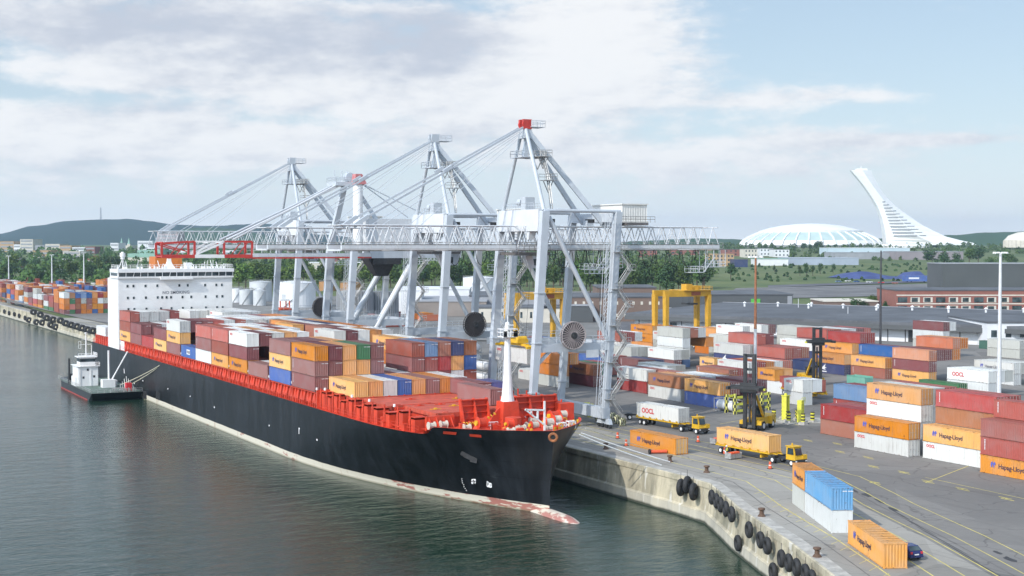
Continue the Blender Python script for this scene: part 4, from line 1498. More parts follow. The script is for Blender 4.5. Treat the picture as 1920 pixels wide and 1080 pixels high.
def code_mesh():
    m = MB()
    for i in range(4):
        m.quad((i*0.13, 0, 0), (i*0.13+0.09, 0, 0), (i*0.13+0.09, -0.12, 0), (i*0.13, -0.12, 0))
    for i in range(6):
        m.quad((0.62+i*0.10, 0, 0), (0.69+i*0.10, 0, 0), (0.69+i*0.10, -0.12, 0), (0.62+i*0.10, -0.12, 0))
    return _strip_obj(m, 'lettering', m_lwht)
CODE = code_mesh()
def put_mesh(name, me, parent, M, mat=None):
    o = link(name, me, parent)
    o.matrix_local = M
    if mat is not None:
        o.material_slots[0].link = 'OBJECT'
        o.material_slots[0].material = mat
    return o
N_CONT = [0]
# boxes that show least (mostly boxed in by their neighbours) are gathered into one mass
MASSED = {19, 25, 40, 41, 42, 43, 44, 47, 48, 50, 51, 52, 53, 54, 55, 56, 57, 58, 59, 60, 68, 69, 70, 84, 85, 86, 100, 107, 108, 109, 110, 111, 113, 116, 130, 134, 136, 137, 139, 140, 141, 142, 143, 144, 146, 147, 148, 149, 150, 151, 152, 153, 154, 155, 156, 161, 162, 163, 164, 165, 177, 178, 181, 182, 183, 184, 198, 205, 207, 212, 226, 228, 232, 238, 252, 253, 254, 255, 257, 259, 260, 262, 268, 274, 280, 284, 285, 286, 289, 294, 295, 296, 299, 300, 303, 307, 308, 309, 310, 312, 319, 321, 326, 337, 338, 349, 354, 356, 365, 367, 368, 369, 372, 373, 377, 378, 379, 380, 381, 382, 384, 385, 387, 389, 390, 402, 406, 407, 410, 411, 412, 414, 418, 419, 420, 422, 426, 427, 428, 429, 430, 431, 432, 433, 434, 435, 436, 438, 439, 440, 442, 447}
MASS = []
def container(x, y, z, col, L_, label, group, logo=None, door=False, rz=0.0, name='shipping_container'):
    """x, y: near left corner in plan (smallest x, smallest y); base height z"""
    smooth = col in 'WwG'
    N_CONT[0] += 1
    if N_CONT[0] - 1 in MASSED:
        MASS.append((x, y, z, col, L_, rz))
        return None
    o = link(name, cont_mesh(L_, smooth, door))
    off = Vector((CW/2, L_/2, 0))
    if rz:
        off = Matrix.Rotation(rz, 3, 'Z') @ off
    o.location = (x+off.x, y+off.y, z)
    o.rotation_euler = (0, 0, rz)
    o.material_slots[0].link = 'OBJECT'
    o.material_slots[0].material = CM[col]
    tag(o, label, 'container', group)
    if door:
        d = put_mesh('door', DOOR_LEAF, o, Matrix.Translation((0, -L_/2, 0)), CM[col])
        put_mesh('lock_rods', DOOR_ROD, d, Matrix.Identity(4), m_rod)
    hx = CW/2 + 0.012
    sidem = lambda yy, zz: face_matrix((-hx, yy, zz), (0, -1, 0), (0, 0, 1))
    if logo == 'H':
        put_mesh('emblem', EMBLEM, o, sidem(L_/2-L_*0.16, 1.42) @ Matrix.Scale(0.95, 4), m_hapb)
        text_obj('Hapag-Lloyd', 0.95 if L_ > 7 else 0.72, m_hap, o, sidem(L_/2-L_*0.275, 1.28), 0.012)
    elif logo == 'O':
        text_obj('OOCL', 0.62, m_lred, o, sidem(L_/2-0.7, CH-0.62), 0.02)
    elif logo == 'OO':
        text_obj('OOCL', 1.25, m_lred, o, sidem(L_/2-1.5, 1.25), 0.035)
    elif logo == 'C':
        text_obj('CMA CGM', 0.95, m_lwht, o, sidem(L_/2-3.4, 1.25), 0.02)
        m = face_matrix((-hx, L_/2-5.2, 2.15), (0, -1, 0), (0, 0, 1))
    elif logo == 'E':
        put_mesh('emblem', EAGLE, o, sidem(L_/2-2.6, 1.25) @ Matrix.Scale(2.0, 4), m_lwht)
    elif logo == 'X':
        put_mesh('lettering', TICKS, o, sidem(L_/2-0.75, CH-0.35), m_lwht)
    elif logo == 'S':
        m = MB()
        m.quad((-hx, 1.3, 0.75), (-hx, -1.5, 0.75), (-hx, -1.5, 1.85), (-hx, 1.3, 1.85))
        p = m.build('sign_panel', m_lwht, o)
        m = MB()
        for i in range(3):
            yy = 0.95 - i*0.85
            m.quad((-hx-.01, yy, 1.0), (-hx-.01, yy-0.55, 1.0), (-hx-.01, yy-0.55, 1.6), (-hx-.01, yy, 1.6))
        m.build('lettering', m_hap, p)
    if logo in ('X', 'N') or (logo is None and door is False and L_ > 7 and col in 'MRrmDBbgd'):
        put_mesh('lettering', CODE, o, face_matrix((0.05, -L_/2-0.012, CH-0.35), (1, 0, 0), (0, 0, 1)), m_lwht)
    return o
ORD = ['first', 'second', 'third', 'fourth', 'fifth', 'sixth', 'seventh', 'eighth', 'ninth', 'tenth', 'eleventh', 'twelfth', 'thirteenth', 'fourteenth']
def tier_word(i, n):
    if n == 1:
        return 'single layer'
    if i == n-1:
        return 'top layer'
    if i == 0:
        return 'bottom layer'
    return ORD[i] + ' layer'
# ---- on the ship. each bay: list of columns from the river side, each column bottom to top
SZ = 13.24
SHIP = {
 0: {1: 'O', 2: 'o', 3: 'W', 4: 'B', 5: 'o', 6: 'm', 7: 'o', 8: 'w'},
 1: {0: 'mmO', 1: 'mMM', 2: 'ooo', 3: 'mog', 4: 'omM', 5: 'm', 6: 'w', 7: 'rmr', 8: 'mDb', 9: 'mPr', 10: 'woN', 11: 'rBK'},
 2: {0: 'BOm', 1: 'oMM', 2: 'roM', 3: 'Moo', 4: 'wo', 5: 'r', 6: 'w', 8: 'woO', 9: 'roW', 10: 'wm', 11: 'rb'},
 3: {0: 'm', 1: 'w', 2: 'm', 3: 'w', 4: 'o', 5: 'm', 6: 'w', 7: 'w', 8: 'r', 9: 'ww', 10: 'mr', 11: 'wr'},
 4: {0: 'OmW', 1: 'mwM', 2: 'wmW', 3: 'owo', 4: 'wWw', 5: 'w', 7: 'wWW', 8: 'mMM', 9: 'wwW', 10: 'rwo', 11: 'mow'},
 5: {0: 'OrP', 1: 'rmw', 2: 'mwo', 3: 'wmw', 4: 'owr', 5: 'mww', 6: 'm', 8: 'wmr', 9: 'rmM', 10: 'www', 11: 'mwo'},
 6: {0: 'wmP', 1: 'mwL', 2: 'wmw', 3: 'mow', 4: 'www', 5: 'mwm', 6: 'r', 7: 'woO', 8: 'mrm', 9: 'rww', 10: 'mwN', 11: 'wro'},
 7: {0: 'B', 1: 'm', 2: 'w', 3: 'mw', 4: 'rw', 5: 'ww', 6: 'm', 7: 'ww', 8: 'wro', 9: 'mww', 10: 'wwN', 11: 'rwo'},
 8: {0: 'mOW', 1: 'roM', 2: 'mTm', 3: 'wmP', 4: 'mww', 5: 'rwR', 6: 'www', 7: 'wwW', 8: 'mww', 9: 'wwW', 10: 'www', 11: 'mww'},
 9: {0: 'Om', 1: 'mr', 2: 'wm', 3: 'mw', 4: 'ww', 5: 'rww', 6: 'mwW', 7: 'www', 8: 'wmw', 9: 'rwm', 10: 'mwo', 11: 'wro'},
 10: {0: 'P', 1: 'm', 2: 'w', 3: 'w', 4: 'm', 5: 'w', 6: 'm', 7: 'ww', 8: 'mw', 9: 'ww', 10: 'wm', 11: 'rw'},
 11: {0: 'mm', 1: 'rM', 2: 'mw', 3: 'wm', 4: 'wD', 5: 'm', 6: 'w', 7: 'mw', 8: 'wwW', 9: 'mww', 10: 'rww', 11: 'www'},
 12: {0: 'OrR', 1: 'mrw', 2: 'wmw', 3: 'mww', 4: 'rmD', 5: 'w', 6: 'mww', 7: 'wmW', 8: 'mww', 9: 'www', 10: 'rww', 11: 'www'},
}
for bay in sorted(SHIP):
    cols = SHIP[bay]
    for c in sorted(cols):
        st = cols[c]
        for i, k_ in enumerate(st):
            # leave out what is wholly boxed in
            hid = i < len(st)-1 and len(cols.get(c-1, '')) > i and (bay > 0 and (len(SHIP[bay-1].get(c, '')) > i))
            if hid:
                continue
            if i < len(st)-1 and len(cols.get(c-1, '')) > i and c > 0 and bay > 1:
                continue                      # only its end could show, and the stack ahead covers it
            x = CXS - 15.55 + c*2.6
            logo = {'O': 'H', 'W': 'O', 'T': 'H'}.get(k_)
            if bay in (1, 5, 6) and c == 0 and k_ in 'mP':
                logo = 'X'
            if bay == 7 and c == 0:
                logo = 'S'
            if k_ in 'MDgN':
                logo = 'N'
            dr = k_ in 'wW' and (bay in (8, 9, 12, 11, 10))
            lab = '%s container, %s bay from the bow, %s row from river, %s' % (CC[k_][0], ORD[bay], ORD[c], tier_word(i, len(st)))
            container(x, BAYS[bay], SZ + i*2.62, k_, 11.95, lab, 'containers stacked on the ship', logo, dr)
container(100.2, 196.0, 13.24, 'm', 11.95, 'dull maroon container alone on the forward hatch just behind the white foremast', 'containers stacked on the ship')
container(105.6, 206.0, 13.24, 'v', 6.06, 'short violet blue container behind the maroon one near the foremast', 'containers stacked on the ship', 'E')
container(103.0, 206.0, 13.24, 'm', 11.0, 'dull maroon container beside the short violet blue one near the foremast', 'containers stacked on the ship')
container(83.2, 398.0, 12.9, 'w', 11.95, 'plain white container on the aft deck behind the accommodation block', 'containers stacked on the ship', None, True)
# ---- in the yard: near-left corner X, far end Y, length, columns (bottom to top), where
YARD = [
 (156.0, 175.1, 12.19, ['WO', 'wwWT', 'rGwG', 'mRgR'], 'stack at the right by the apron', 'OO'),
 (157.6, 161.4, 12.19, ['WO', 'mGKP', 'rwmR'], 'stack second from the right edge', 'OO'),
 (155.0, 147.3, 12.19, ['ORD', 'mRrR', 'wRB'], 'stack at the far right edge', ''),
 (162.1, 190.6, 12.19, ['rR', 'mR', 'wr'], 'stack left of the right-hand stacks', ''),
 (169.8, 196.2, 12.19, ['rRb', 'mPD'], 'stack under the steel blue box', ''),
 (171.2, 271.4, 12.19, ['RW', 'Gr', 'mw'], 'stack beside the nearest crane leg', ''),
 (168.6, 254.6, 12.19, ['WK', 'mo'], 'stack behind the white trailer box', ''),
 (168.2, 240.4, 12.19, ['BO', 'mM'], 'stack over the white tank', ''),
 (174.2, 265.0, 12.19, ['mR'], 'low stack behind the trailer row', ''),
 (174.4, 252.4, 12.19, ['rw', 'mw', 'wo'], 'row behind the brownish orange box', ''),
 (181.6, 278.6, 12.19, ['wG', 'mG'], 'pale row behind the first row', ''),
 (209.8, 317.0, 12.19, ['MW', 'MG'], 'stack with bright white box mid-yard', ''),
 (205.6, 331.0, 12.19, ['GG', 'rG', 'mW'], 'pale stack right of the nearest crane', ''),
 (216.5, 322.6, 12.19, ['bWwG', 'ogwr', 'oRow', 'Mgo'], 'four-high stack under the yellow gantry', ''),
 (241.0, 374.0, 12.19, ['oOO', 'mYo', 'woo'], 'orange stack left of the yellow gantry', ''),
 (234.0, 322.8, 12.19, ['GGG', 'GGrW', 'GrR'], 'grey stack right of the yellow gantry', ''),
 (203.6, 284.6, 6.06, ['wO'], 'short stack in the middle of the yard', ''),
 (203.3, 276.8, 12.19, ['MW', 'rR', 'Mo', 'Mw', 'oP'], 'low block behind the tall front loader', ''),
 (188.0, 264.0, 12.19, ['mr', 'rR'], 'dark stack behind the front rows', ''),
 (176.0, 241.6, 12.19, ['MM', 'rm'], 'maroon stack left of the front loader', ''),
 (197.4, 253.6, 6.06, ['MO', 'Mo'], 'short stack right of the front loader mast', ''),
 (186.8, 231.2, 6.06, ['wW', 'ww'], 'short white stack by the yellow mast bases', ''),
 (214.6, 293.8, 12.19, ['GNW', 'mNG'], 'stack with hidden blue box mid-yard', ''),
 (218.4, 292.8, 12.19, ['GmMR', 'wGrM'], 'tall red stack mid-yard', ''),
 (217.2, 280.8, 12.19, ['rmR', 'GrR', 'wmr'], 'red stack beside the striped pole', ''),
 (245.0, 325.4, 12.19, ['GGGW', 'mrrM'], 'white-topped stack at the back row', ''),
 (249.8, 312.4, 12.19, ['GGGG', 'rmGG'], 'greyish stack at the back row', ''),
 (239.6, 298.2, 13.7, ['NNW', 'mrG'], 'stack with two navy boxes', ''),
 (247.0, 300.4, 12.19, ['MrmR', 'rmrK', 'mrww', 'wrmw', 'mrMM', 'rwmP'], 'red-fronted block at the back', ''),
 (239.0, 284.4, 12.19, ['NT', 'roO', 'mrMR', 'rmDR'], 'stack behind the second loader', ''),
 (241.0, 272.0, 12.19, ['rO', 'MRB', 'rmM'], 'stack beside the sea green bin', ''),
 (243.0, 259.4, 12.19, ['OmL', 'omM', 'oMM', 'rwoL', 'mroo'], 'block with door ends', ''),
 (300.0, 311.8, 12.19, ['GGwM', 'rGrw'], 'far stack in front of the long shed', ''),
 (235.4, 233.8, 12.19, ['wW', 'ww', 'wG'], 'white stack at the right middle', 'OO'),
 (256.9, 246.4, 12.19, ['wW', 'wG', 'GG'], 'white stack behind the light mast', 'HW'),
 (229.2, 236.2, 12.19, ['g'], 'lone green box before the white stack', ''),
 (339.0, 323.2, 12.19, ['d'], 'lone dark green box by the shed', ''),
 (318.0, 300.0, 12.19, ['GG', 'wG'], 'grey pair before the shed', ''),
 (163.0, 303.8, 12.19, ['W', 'G'], 'white row behind the ship foremast', ''),
 (160.4, 291.0, 12.19, ['Goo', 'roo'], 'orange stack between the crane legs', ''),
 (168.0, 289.0, 12.19, ['MK', 'Rg', 'mR'], 'brown stack behind the landside legs', ''),
 (181.8, 307.8, 12.19, ['MB', 'rM', 'mr'], 'blue-topped stack behind the landside legs', ''),
 (185.5, 293.0, 12.19, ['NM', 'mN'], 'navy stack beyond the cable drum', ''),
 (214.0, 350.0, 12.19, ['wWr', 'mGR', 'rmw'], 'stack behind the nearest cable drum', ''),
 (200.0, 372.0, 12.19, ['mM', 'rR', 'NB'], 'maroon stack between the first crane legs', ''),
 (228.0, 342.0, 12.19, ['GGW', 'rwG', 'mGG'], 'pale stack beyond the landside leg', ''),
 (250.0, 352.0, 12.19, ['oro', 'oTO', 'mow'], 'orange row at the back of the yard', ''),
]
for (X0, Yf, L_, cols, where, logo0) in YARD:
    for c, st in enumerate(cols):
        for i, k_ in enumerate(st):
            prevh = len(cols[c-1]) if c else 0
            if i < len(st)-1 and prevh > i + 1:
                continue
            x = X0 + c*2.56
            lg = {'O': 'H', 'T': 'H', 'W': 'O', 'K': 'H' if c == 0 else None}.get(k_)
            if c == 0 and k_ == 'W' and logo0 == 'OO' and len(st) > 1 and X0 > 200:
                lg = 'OO'
            if logo0 == 'HW' and k_ == 'W':
                lg = 'H'
            if k_ == 'N' and c == 0 and L_ > 13:
                lg = 'C' if i == 1 else None
            elif k_ == 'N' and c == 0:
                lg = 'E'
            if k_ in 'RrPLBDMm' and (c < 2) and (i + c + len(where)) % 3 < 2:
                lg = 'X'
            if c and lg in ('H', 'O') and prevh > i:
                lg = None
            door = L_ > 7 and (X0 + Yf) % 7 > 0.8
            row = '' if c == 0 else ', %s row inland' % ORD[c]
            lab = '%s container in %s, %s%s' % (CC[k_][0], where, tier_word(i, len(st)), row)
            if len(lab.split()) > 16:
                lab = lab.replace(' row inland', ' row')
            if len(lab.split()) > 16:
                lab = lab.replace(' layer', '')
            container(x, Yf - L_, Q + 0.012 + i*2.62, k_, L_, lab, 'containers stacked in the yard', lg, door)
# ---- single boxes set down on the quayside
def quay_box(a, b, col, L_, label, logo=None, z=Q+0.012, door=False):
    """a: far-left bottom corner, b: near-left bottom corner (plan points)"""
    d = (Vector(b) - Vector(a)); d.z = 0
    rz = atan2(d.x, -d.y)
    return container(b.x, b.y, z, col, L_, label, 'containers set down along the quayside', logo, door, rz)
def P3(px, py, z=Q):
    return at(px, py, z)
quay_box(P3(1189.4, 837.2), P3(1266.6, 853.5), 'O', 12.19, 'orange container alone on the apron just past the bow mooring ropes', 'H', door=True)
quay_box(P3(1586.7, 1016.7), P3(1656.7, 1066.7), 'O', 12.19, 'orange container beside the dark blue car at the bottom right', 'H')
nb = P3(1559.0, 1000); nd_ = Vector((-0.43, -0.90, 0)).normalized()
quay_box(nb - nd_*12.19, nb, 'w', 12.19, 'plain white container beneath the sky blue one on the quayside')
quay_box(nb - nd_*12.19, nb, 'l', 12.19, 'sky blue container on top of a white one on the quayside', 'X', z=Q+2.63)
nb2 = nb - nd_*12.5
quay_box(nb2 - nd_*6.06, nb2, 'G', 6.06, 'short greyish container under a short orange one on the quayside')
quay_box(nb2 - nd_*6.06, nb2, 'O', 6.06, 'short orange container behind the sky blue one on the quayside', 'H', z=Q+2.63)
container(118.6, 217.8, 17.4, 'W', 12.19, 'white container hanging from the yellow spreader of the nearest crane', 'containers being moved', 'O', True)
# ---- far along the quay: the nearest stacks as things, the rest as one mass
def far_boxes():
    rr = random.Random(21)
    cols = 'oOrrmMPBNwwGWoogKRb'
    near, mass = [], []
    for bi in range(22):
        y = 672 + bi*13.2 + (bi//4)*3
        for c in range(18):
            x = 121.8 + c*2.56 - bi*0.16
            n = 4 if bi == 0 else rr.choice((3, 4, 4, 4, 3, 2))
            if c > 7:
                if bi < 2 or rr.random() < 0.3:
                    continue
                n = rr.choice((1, 2, 3))
            if bi == 0 and c > 7:
                continue
            for i in range(n):
                rec = (x, y, i, rr.choice(cols), bi, c, n)
                (near if (bi == 0) else mass).append(rec)
    return near, mass
near, mass = far_boxes()
for (x, y, i, k_, bi, c, n) in near:
    lab = '%s container, end row of the far quay stacks, %s, %s from the water' % (CC[k_][0], tier_word(i, n), ORD[c])
    container(x, y, Q + 0.012 + i*2.62, k_, 12.19, lab, 'containers on the far quay', None, False)
keys = list(CM)
fm_ = MB()
for (x, y, i, k_, bi, c, n) in mass:
    fm_.mat(keys.index(k_)).box(x, x+CW, y, y+12.1, Q + i*2.62 + 0.02, Q + i*2.62 + CH)
rr = random.Random(8)
for _ in range(420):
    px = rr.uniform(-20, 212); py = rr.uniform(533, 574)
    p = at(px, py + 6, Q)
    if p.x < 168 or p.y > 1100 or p.y < 640:
        continue
    for i in range(rr.choice((1, 2, 2, 3))):
        fm_.mat(keys.index(rr.choice('oOrrmMPBNwwGooPL'))).box(p.x, p.x+CW, p.y, p.y+12.1, Q + i*2.62 + 0.3, Q + i*2.62 + CH + .28)
for n_, (px, py, k_, lab) in enumerate([(683, 602, 'm', 'maroon'), (700, 602, 'R', 'red'), (724, 602, 'P', 'salmon red'), (739, 602, 'w', 'plain white'), (785, 613, 'o', 'orange'), (803, 613, 'r', 'rust red'), (818, 598, 'O', 'orange'), (836, 599, 'o', 'orange'), (690, 592, 'w', 'white'), (775, 596, 'D', 'dark red'), (720, 612, 'o', 'orange'), (860, 602, 'L', 'salmon orange'), (448, 585, 'o', 'orange')]):
    p = atG(px, py)
    where = ['left of the second crane', 'behind the third crane leg', 'beyond the third crane leg', 'by the ribbed dark tank', 'beside the small white machine', 'right of the small white machine', 'before the brown warehouse', 'at the brown warehouse corner', 'behind the maroon one by the tank', 'near the white tank base', 'half hidden behind the ship stacks', 'under the second crane', 'beyond the white accommodation block'][n_]
    container(p.x-6, p.y, p.z + 0.4, k_, 12.19 if n_ % 2 else 6.06, '%s container standing alone %s' % (CC[k_][0], where), 'containers standing loose behind the cranes', 'H' if k_ == 'O' else None, rz=pi/2 if n_ % 2 else 0.0)
# ------------------------------------------------------------------ ship-to-shore cranes
def crane(yc, label, kind='A', top_mat=None, trolley_x=None):
    t = thing('gantry_crane', label, 'gantry crane', (118.0, yc, Q), 0, 'gantry cranes along the quay')
    oy, ox = yc, 118.0
    def L(x, y, z):
        return (x - ox, y, z - Q)
    gauge = 15.3
    lean = 2.7
    zt = 44.4 if kind == 'A' else 38.2
    hs = 8.0
    def legx(base, z):
        return base + lean*(z - Q)/(44.4 - Q)
    # legs
    for base, dy, nm in ((117.9, -hs, 'leg'), (117.9, hs, 'leg'), (133.0, -hs, 'leg'), (133.0, hs, 'leg')):
        m = MB()
        wtop = 1.35 if base < 120 else 1.2
        m.bar(L(base, dy, Q+1.6), L(legx(base, 21), dy, 21), 1.0, 1.05, wtop, 1.2)
        m.bar(L(legx(base, 21), dy, 21), L(legx(base, zt), dy, zt), wtop, 1.2, wtop*1.05, 1.3)
        for z in (12.5, 21.2, 30.0):
            x = legx(base, z)
            m.hexa([L(x-.82, dy-.76, z), L(x+.82, dy-.76, z), L(x+.82, dy+.76, z), L(x-.82, dy+.76, z), L(x-.82, dy-.76, z+.14), L(x+.82, dy-.76, z+.14), L(x+.82, dy+.76, z+.14), L(x-.82, dy+.76, z+.14)])
        m.build('leg', m_crane, t)
    for base in (117.9, 133.0):
        m = MB()                         # sill along the rail
        m.box(base-ox-0.75, base-ox+0.75, -hs-0.7, hs+0.7, 1.7, 3.6)
        m.build('sill_beam', m_crane, t)
        for dy in (-hs, hs):
            m = MB()
            for s in (-1, 1):
                m.mat(0).hexa([L(base-0.35, dy+s*1.3-0.9, Q+0.75), L(base+0.35, dy+s*1.3-0.9, Q+0.75), L(base+0.35, dy+s*1.3+0.9, Q+0.75), L(base-0.35, dy+s*1.3+0.9, Q+0.75),
                               L(base-0.35, dy+s*1.3-0.4, Q+1.72), L(base+0.35, dy+s*1.3-0.4, Q+1.72), L(base+0.35, dy+s*1.3+0.4, Q+1.72), L(base-0.35, dy+s*1.3+0.4, Q+1.72)])
                for s2 in (-0.55, 0.55):
                    m.mat(1).tube(L(base-0.2, dy+s*1.3+s2, Q+0.42), L(base+0.2, dy+s*1.3+s2, Q+0.42), 0.4, 10)
            m.build('bogie', [m_crane, m_dark], t)
    # portal beams along X at about 20 m, cross tubes along Y
    pz = 20.3
    for dy in (-hs, hs):
        m = MB()
        m.bar(L(legx(117.9, pz)+0.6, dy, pz), L(legx(133, pz)-0.6, dy, pz), 0.9, 1.4)
        for s in (-1, 1):
            m.bar(L(legx(117.9, pz-3), dy, pz-3.2), L(legx(117.9, pz)+3.0, dy, pz-0.3), 0.5) if s < 0 else m.bar(L(legx(133, pz-3), dy, pz-3.2), L(legx(133, pz)-3.0, dy, pz-0.3), 0.5)
        m.rail([L(legx(117.9, pz)+0.8, dy-0.5, pz+0.85), L(legx(133, pz)-0.8, dy-0.5, pz+0.85)], 1.1, 1.4, 0.045)
        m.build('portal_beam', m_crane, t)
    m = MB()
    m.bar(L(legx(133, pz), -hs+0.8, pz), L(legx(133, pz), hs-0.8, pz), 1.0, 1.5)
    m.build('cross_beam', m_crane, t)
    zb0, zb1 = (37.5, 42.0) if kind == 'A' else (35.7, 40.2)
    if kind == 'A':
        # diagonal braces from the waterside head down to the landside leg
        for dy in (-hs, hs):
            m = MB()
            m.tube(L(legx(117.9, 43.6)+0.9, dy, 43.4), L(legx(133, 21.5)-0.6, dy, 21.6), 0.42, 12)
            m.build('diagonal_brace', m_crane, t)
        m = MB()                              # deep box girder over the waterside legs
        xw = legx(117.9, 42.8)
        m.hexa([L(xw-1.0, -hs+0.6, 40.9), L(xw+1.0, -hs+0.6, 40.9), L(xw+1.0, hs-0.6, 40.9), L(xw-1.0, hs-0.6, 40.9), L(xw-0.8, -hs+0.6, 44.75), L(xw+0.8, -hs+0.6, 44.75), L(xw+0.8, hs-0.6, 44.75), L(xw-0.8, hs-0.6, 44.75)])
        for dy in (-3.6, 0.9, 3.9):
            m.hexa([L(xw-0.9, dy-0.35, zb1-2.6), L(xw+0.2, dy-0.35, zb1-2.6), L(xw+0.2, dy+0.35, zb1-2.6), L(xw-0.9, dy+0.35, zb1-2.6), L(xw-0.8, dy-0.55, 40.95), L(xw+0.7, dy-0.55, 40.95), L(xw+0.7, dy+0.55, 40.95), L(xw-0.8, dy+0.55, 40.95)])
        m.build('head_girder', m_crane_lt, t)
        m = MB()
        xl = legx(133, 43.0)
        m.bar(L(xl, -hs, 43.4), L(xl, hs, 43.4), 1.2, 1.6)
        m.build('head_girder', m_crane, t)
        for dy in (-hs, hs):
            m = MB()
            m.tube(L(xw, dy, 44.5), L(xl+0.6, dy, 44.5), 0.33, 10)
            m.build('tie_tube', m_crane, t)
    # boom and girder: two lattice sides on box chords
    XB0, XB1 = (84.5, 161.5) if kind == 'A' else (77.0, 150.0)
    xh = 117.5                                  # boom hinge
    def truss(name, xa, xb, z0, z1, mats, red=None, step=2.4):
        for sy in (-3.3, 3.3):
            m = MB()
            m.mat(0).bar(L(xa, sy, z0+0.5), L(xb, sy, z0+0.5), 0.6, 0.8)
            m.mat(1).bar(L(xa, sy, z0+1.03), L(xb, sy, z0+1.03), 0.3, 0.12)
            m.mat(1).bar(L(xa, sy, z0-0.02), L(xb, sy, z0-0.02), 0.6, 0.1)
            m.mat(0).tube(L(xa+(1.6 if xa > 100 else 0), sy*0.92, z1), L(xb-(3.5 if xb > 130 else 0), sy*0.92, z1), 0.13, 8)
            n = int((xb-xa)/step)
            for i in range(n):
                x0_, x1_, x2_ = xa+(xb-xa)*i/n, xa+(xb-xa)*(i+.5)/n, xa+(xb-xa)*(i+1)/n
                m.tube(L(x0_, sy, z0+0.95), L(x1_, sy*0.92, z1), 0.085, 6, caps=False)
                m.tube(L(x1_, sy*0.92, z1), L(x2_, sy, z0+0.95), 0.085, 6, caps=False)
            m.build(name, mats, t)
        m = MB()
        n = int((xb-xa)/step)
        for i in range(n+1):
            x_ = xa+(xb-xa)*i/n
            m.tube(L(x_, -3.0, z1), L(x_, 3.0, z1), 0.1, 5, caps=False)
            if i < n:
                m.tube(L(x_, -3.0, z1), L(xa+(xb-xa)*(i+1)/n, 3.0, z1), 0.07, 5, caps=False)
            if i % 4 == 0:
                m.bar(L(x_, -3.3, z0+0.1), L(x_, 3.3, z0+0.1), 0.3, 0.3)
        m.build(name.replace('side', 'bracing'), mats[0], t)
    if kind == 'A':
        truss('boom_side_truss', XB0, xh-0.3, zb0, zb1-0.2, [m_crane_lt, m_crane_dk])
        truss('girder_side_truss', xh+0.3, XB1, zb0, zb1-0.2, [m_crane_lt, m_crane_dk])
        for dy in (-4.3, 4.3):
            m = MB()                              # walkway with handrail outside the chords
            m.bar(L(XB0, dy, zb0+0.3), L(XB1, dy, zb0+0.3), 0.8, 0.08)
            s = -1 if dy < 0 else 1
            m.rail([L(XB0, dy+s*0.4, zb0+0.35), L(XB1, dy+s*0.4, zb0+0.35)], 1.1, 2.4, 0.035)
            m.build('walkway', m_gal, t)
    else:
        # banded tip: red, white, red, then grey
        tip = [(77.0, 84.3, m_cred), (84.3, 91.0, m_cwhite), (91.0, 97.5, m_cred)]
        for (xa, xb, mt) in tip:
            for sy in (-2.6, 2.6):
                m = MB()
                m.bar(L(xa, sy, 35.9), L(xb, sy, 35.9), 0.6, 0.75)
                m.bar(L(xa, sy, 38.7 if xa < 80 else 39.2), L(xb, sy, 39.2), 0.4, 0.4)
                if mt is m_cwhite:
                    m.bar(L(xa, sy, 36.2), L(xb, sy, 39.0), 0.4); m.bar(L(xa, sy, 36.4), L(xb-2.4, sy, 39.1), 0.3)
                else:
                    m.bar(L(xa, sy, 36.2), L(xa, sy, 38.9), 0.45); m.bar(L(xb, sy, 36.2), L(xb, sy, 39.2), 0.45)
                    m.bar(L(xa, sy, 38.6), L(xb-1.8, sy, 37.0), 0.25) if xa < 80 else None
                    m.bar(L(xa+3.2, sy, 36.2), L(xa+5.4, sy, 38.9), 0.2)
                m.build('boom_tip_side', mt, t)
            m = MB()
            for x_ in (xa+0.2, (xa+xb)/2, xb-0.3):
                m.bar(L(x_, -2.6, 35.9), L(x_, 2.6, 35.9), 0.3); m.bar(L(x_, -2.6, 39.0), L(x_, 2.6, 39.0), 0.25)
            m.build('boom_tip_bracing', mt, t)
        for sy in (-2.6, 2.6):
            m = MB()
            m.mat(1).bar(L(97.5, sy, 35.45), L(126.5, sy, 35.45), 0.7, 0.28)
            m.mat(0).bar(L(97.5, sy, 36.1), L(126.5, sy, 36.1), 0.5, 0.8)
            m.mat(0).rail([L(97.5, sy*1.3, 36.6), L(126.5, sy*1.3, 36.6)], 1.1, 2.0, 0.04)
            m.build('boom_side', [m_crane_lt, m_cred], t)
            m = MB()
            m.bar(L(126.5, sy, 36.2), L(150, sy, 36.2), 0.9, 1.8)
            m.build('girder_side', m_crane, t)
        m = MB()
        m.box(125.5-ox, 142-ox, -3.4, 3.6, 38.6-Q, 44.6-Q)
        o = m.build('machinery_house', m_crane_lt, t)
        m = MB()
        m.box(127-ox, 134-ox, -3, 3, 33.8-Q, 35.3-Q)
        m.hexa([L(126, -2.6, 35.2), L(133, -2.6, 35.2), L(133, 2.6, 35.2), L(126, 2.6, 35.2), L(128.6, -1.2, 31.0), L(131.5, -1.2, 31.0), L(131.5, 1.2, 31.0), L(128.6, 1.2, 31.0)])
        m.build('trolley', m_dark, t)
    ap = 61.0 if kind == 'A' else 55.6
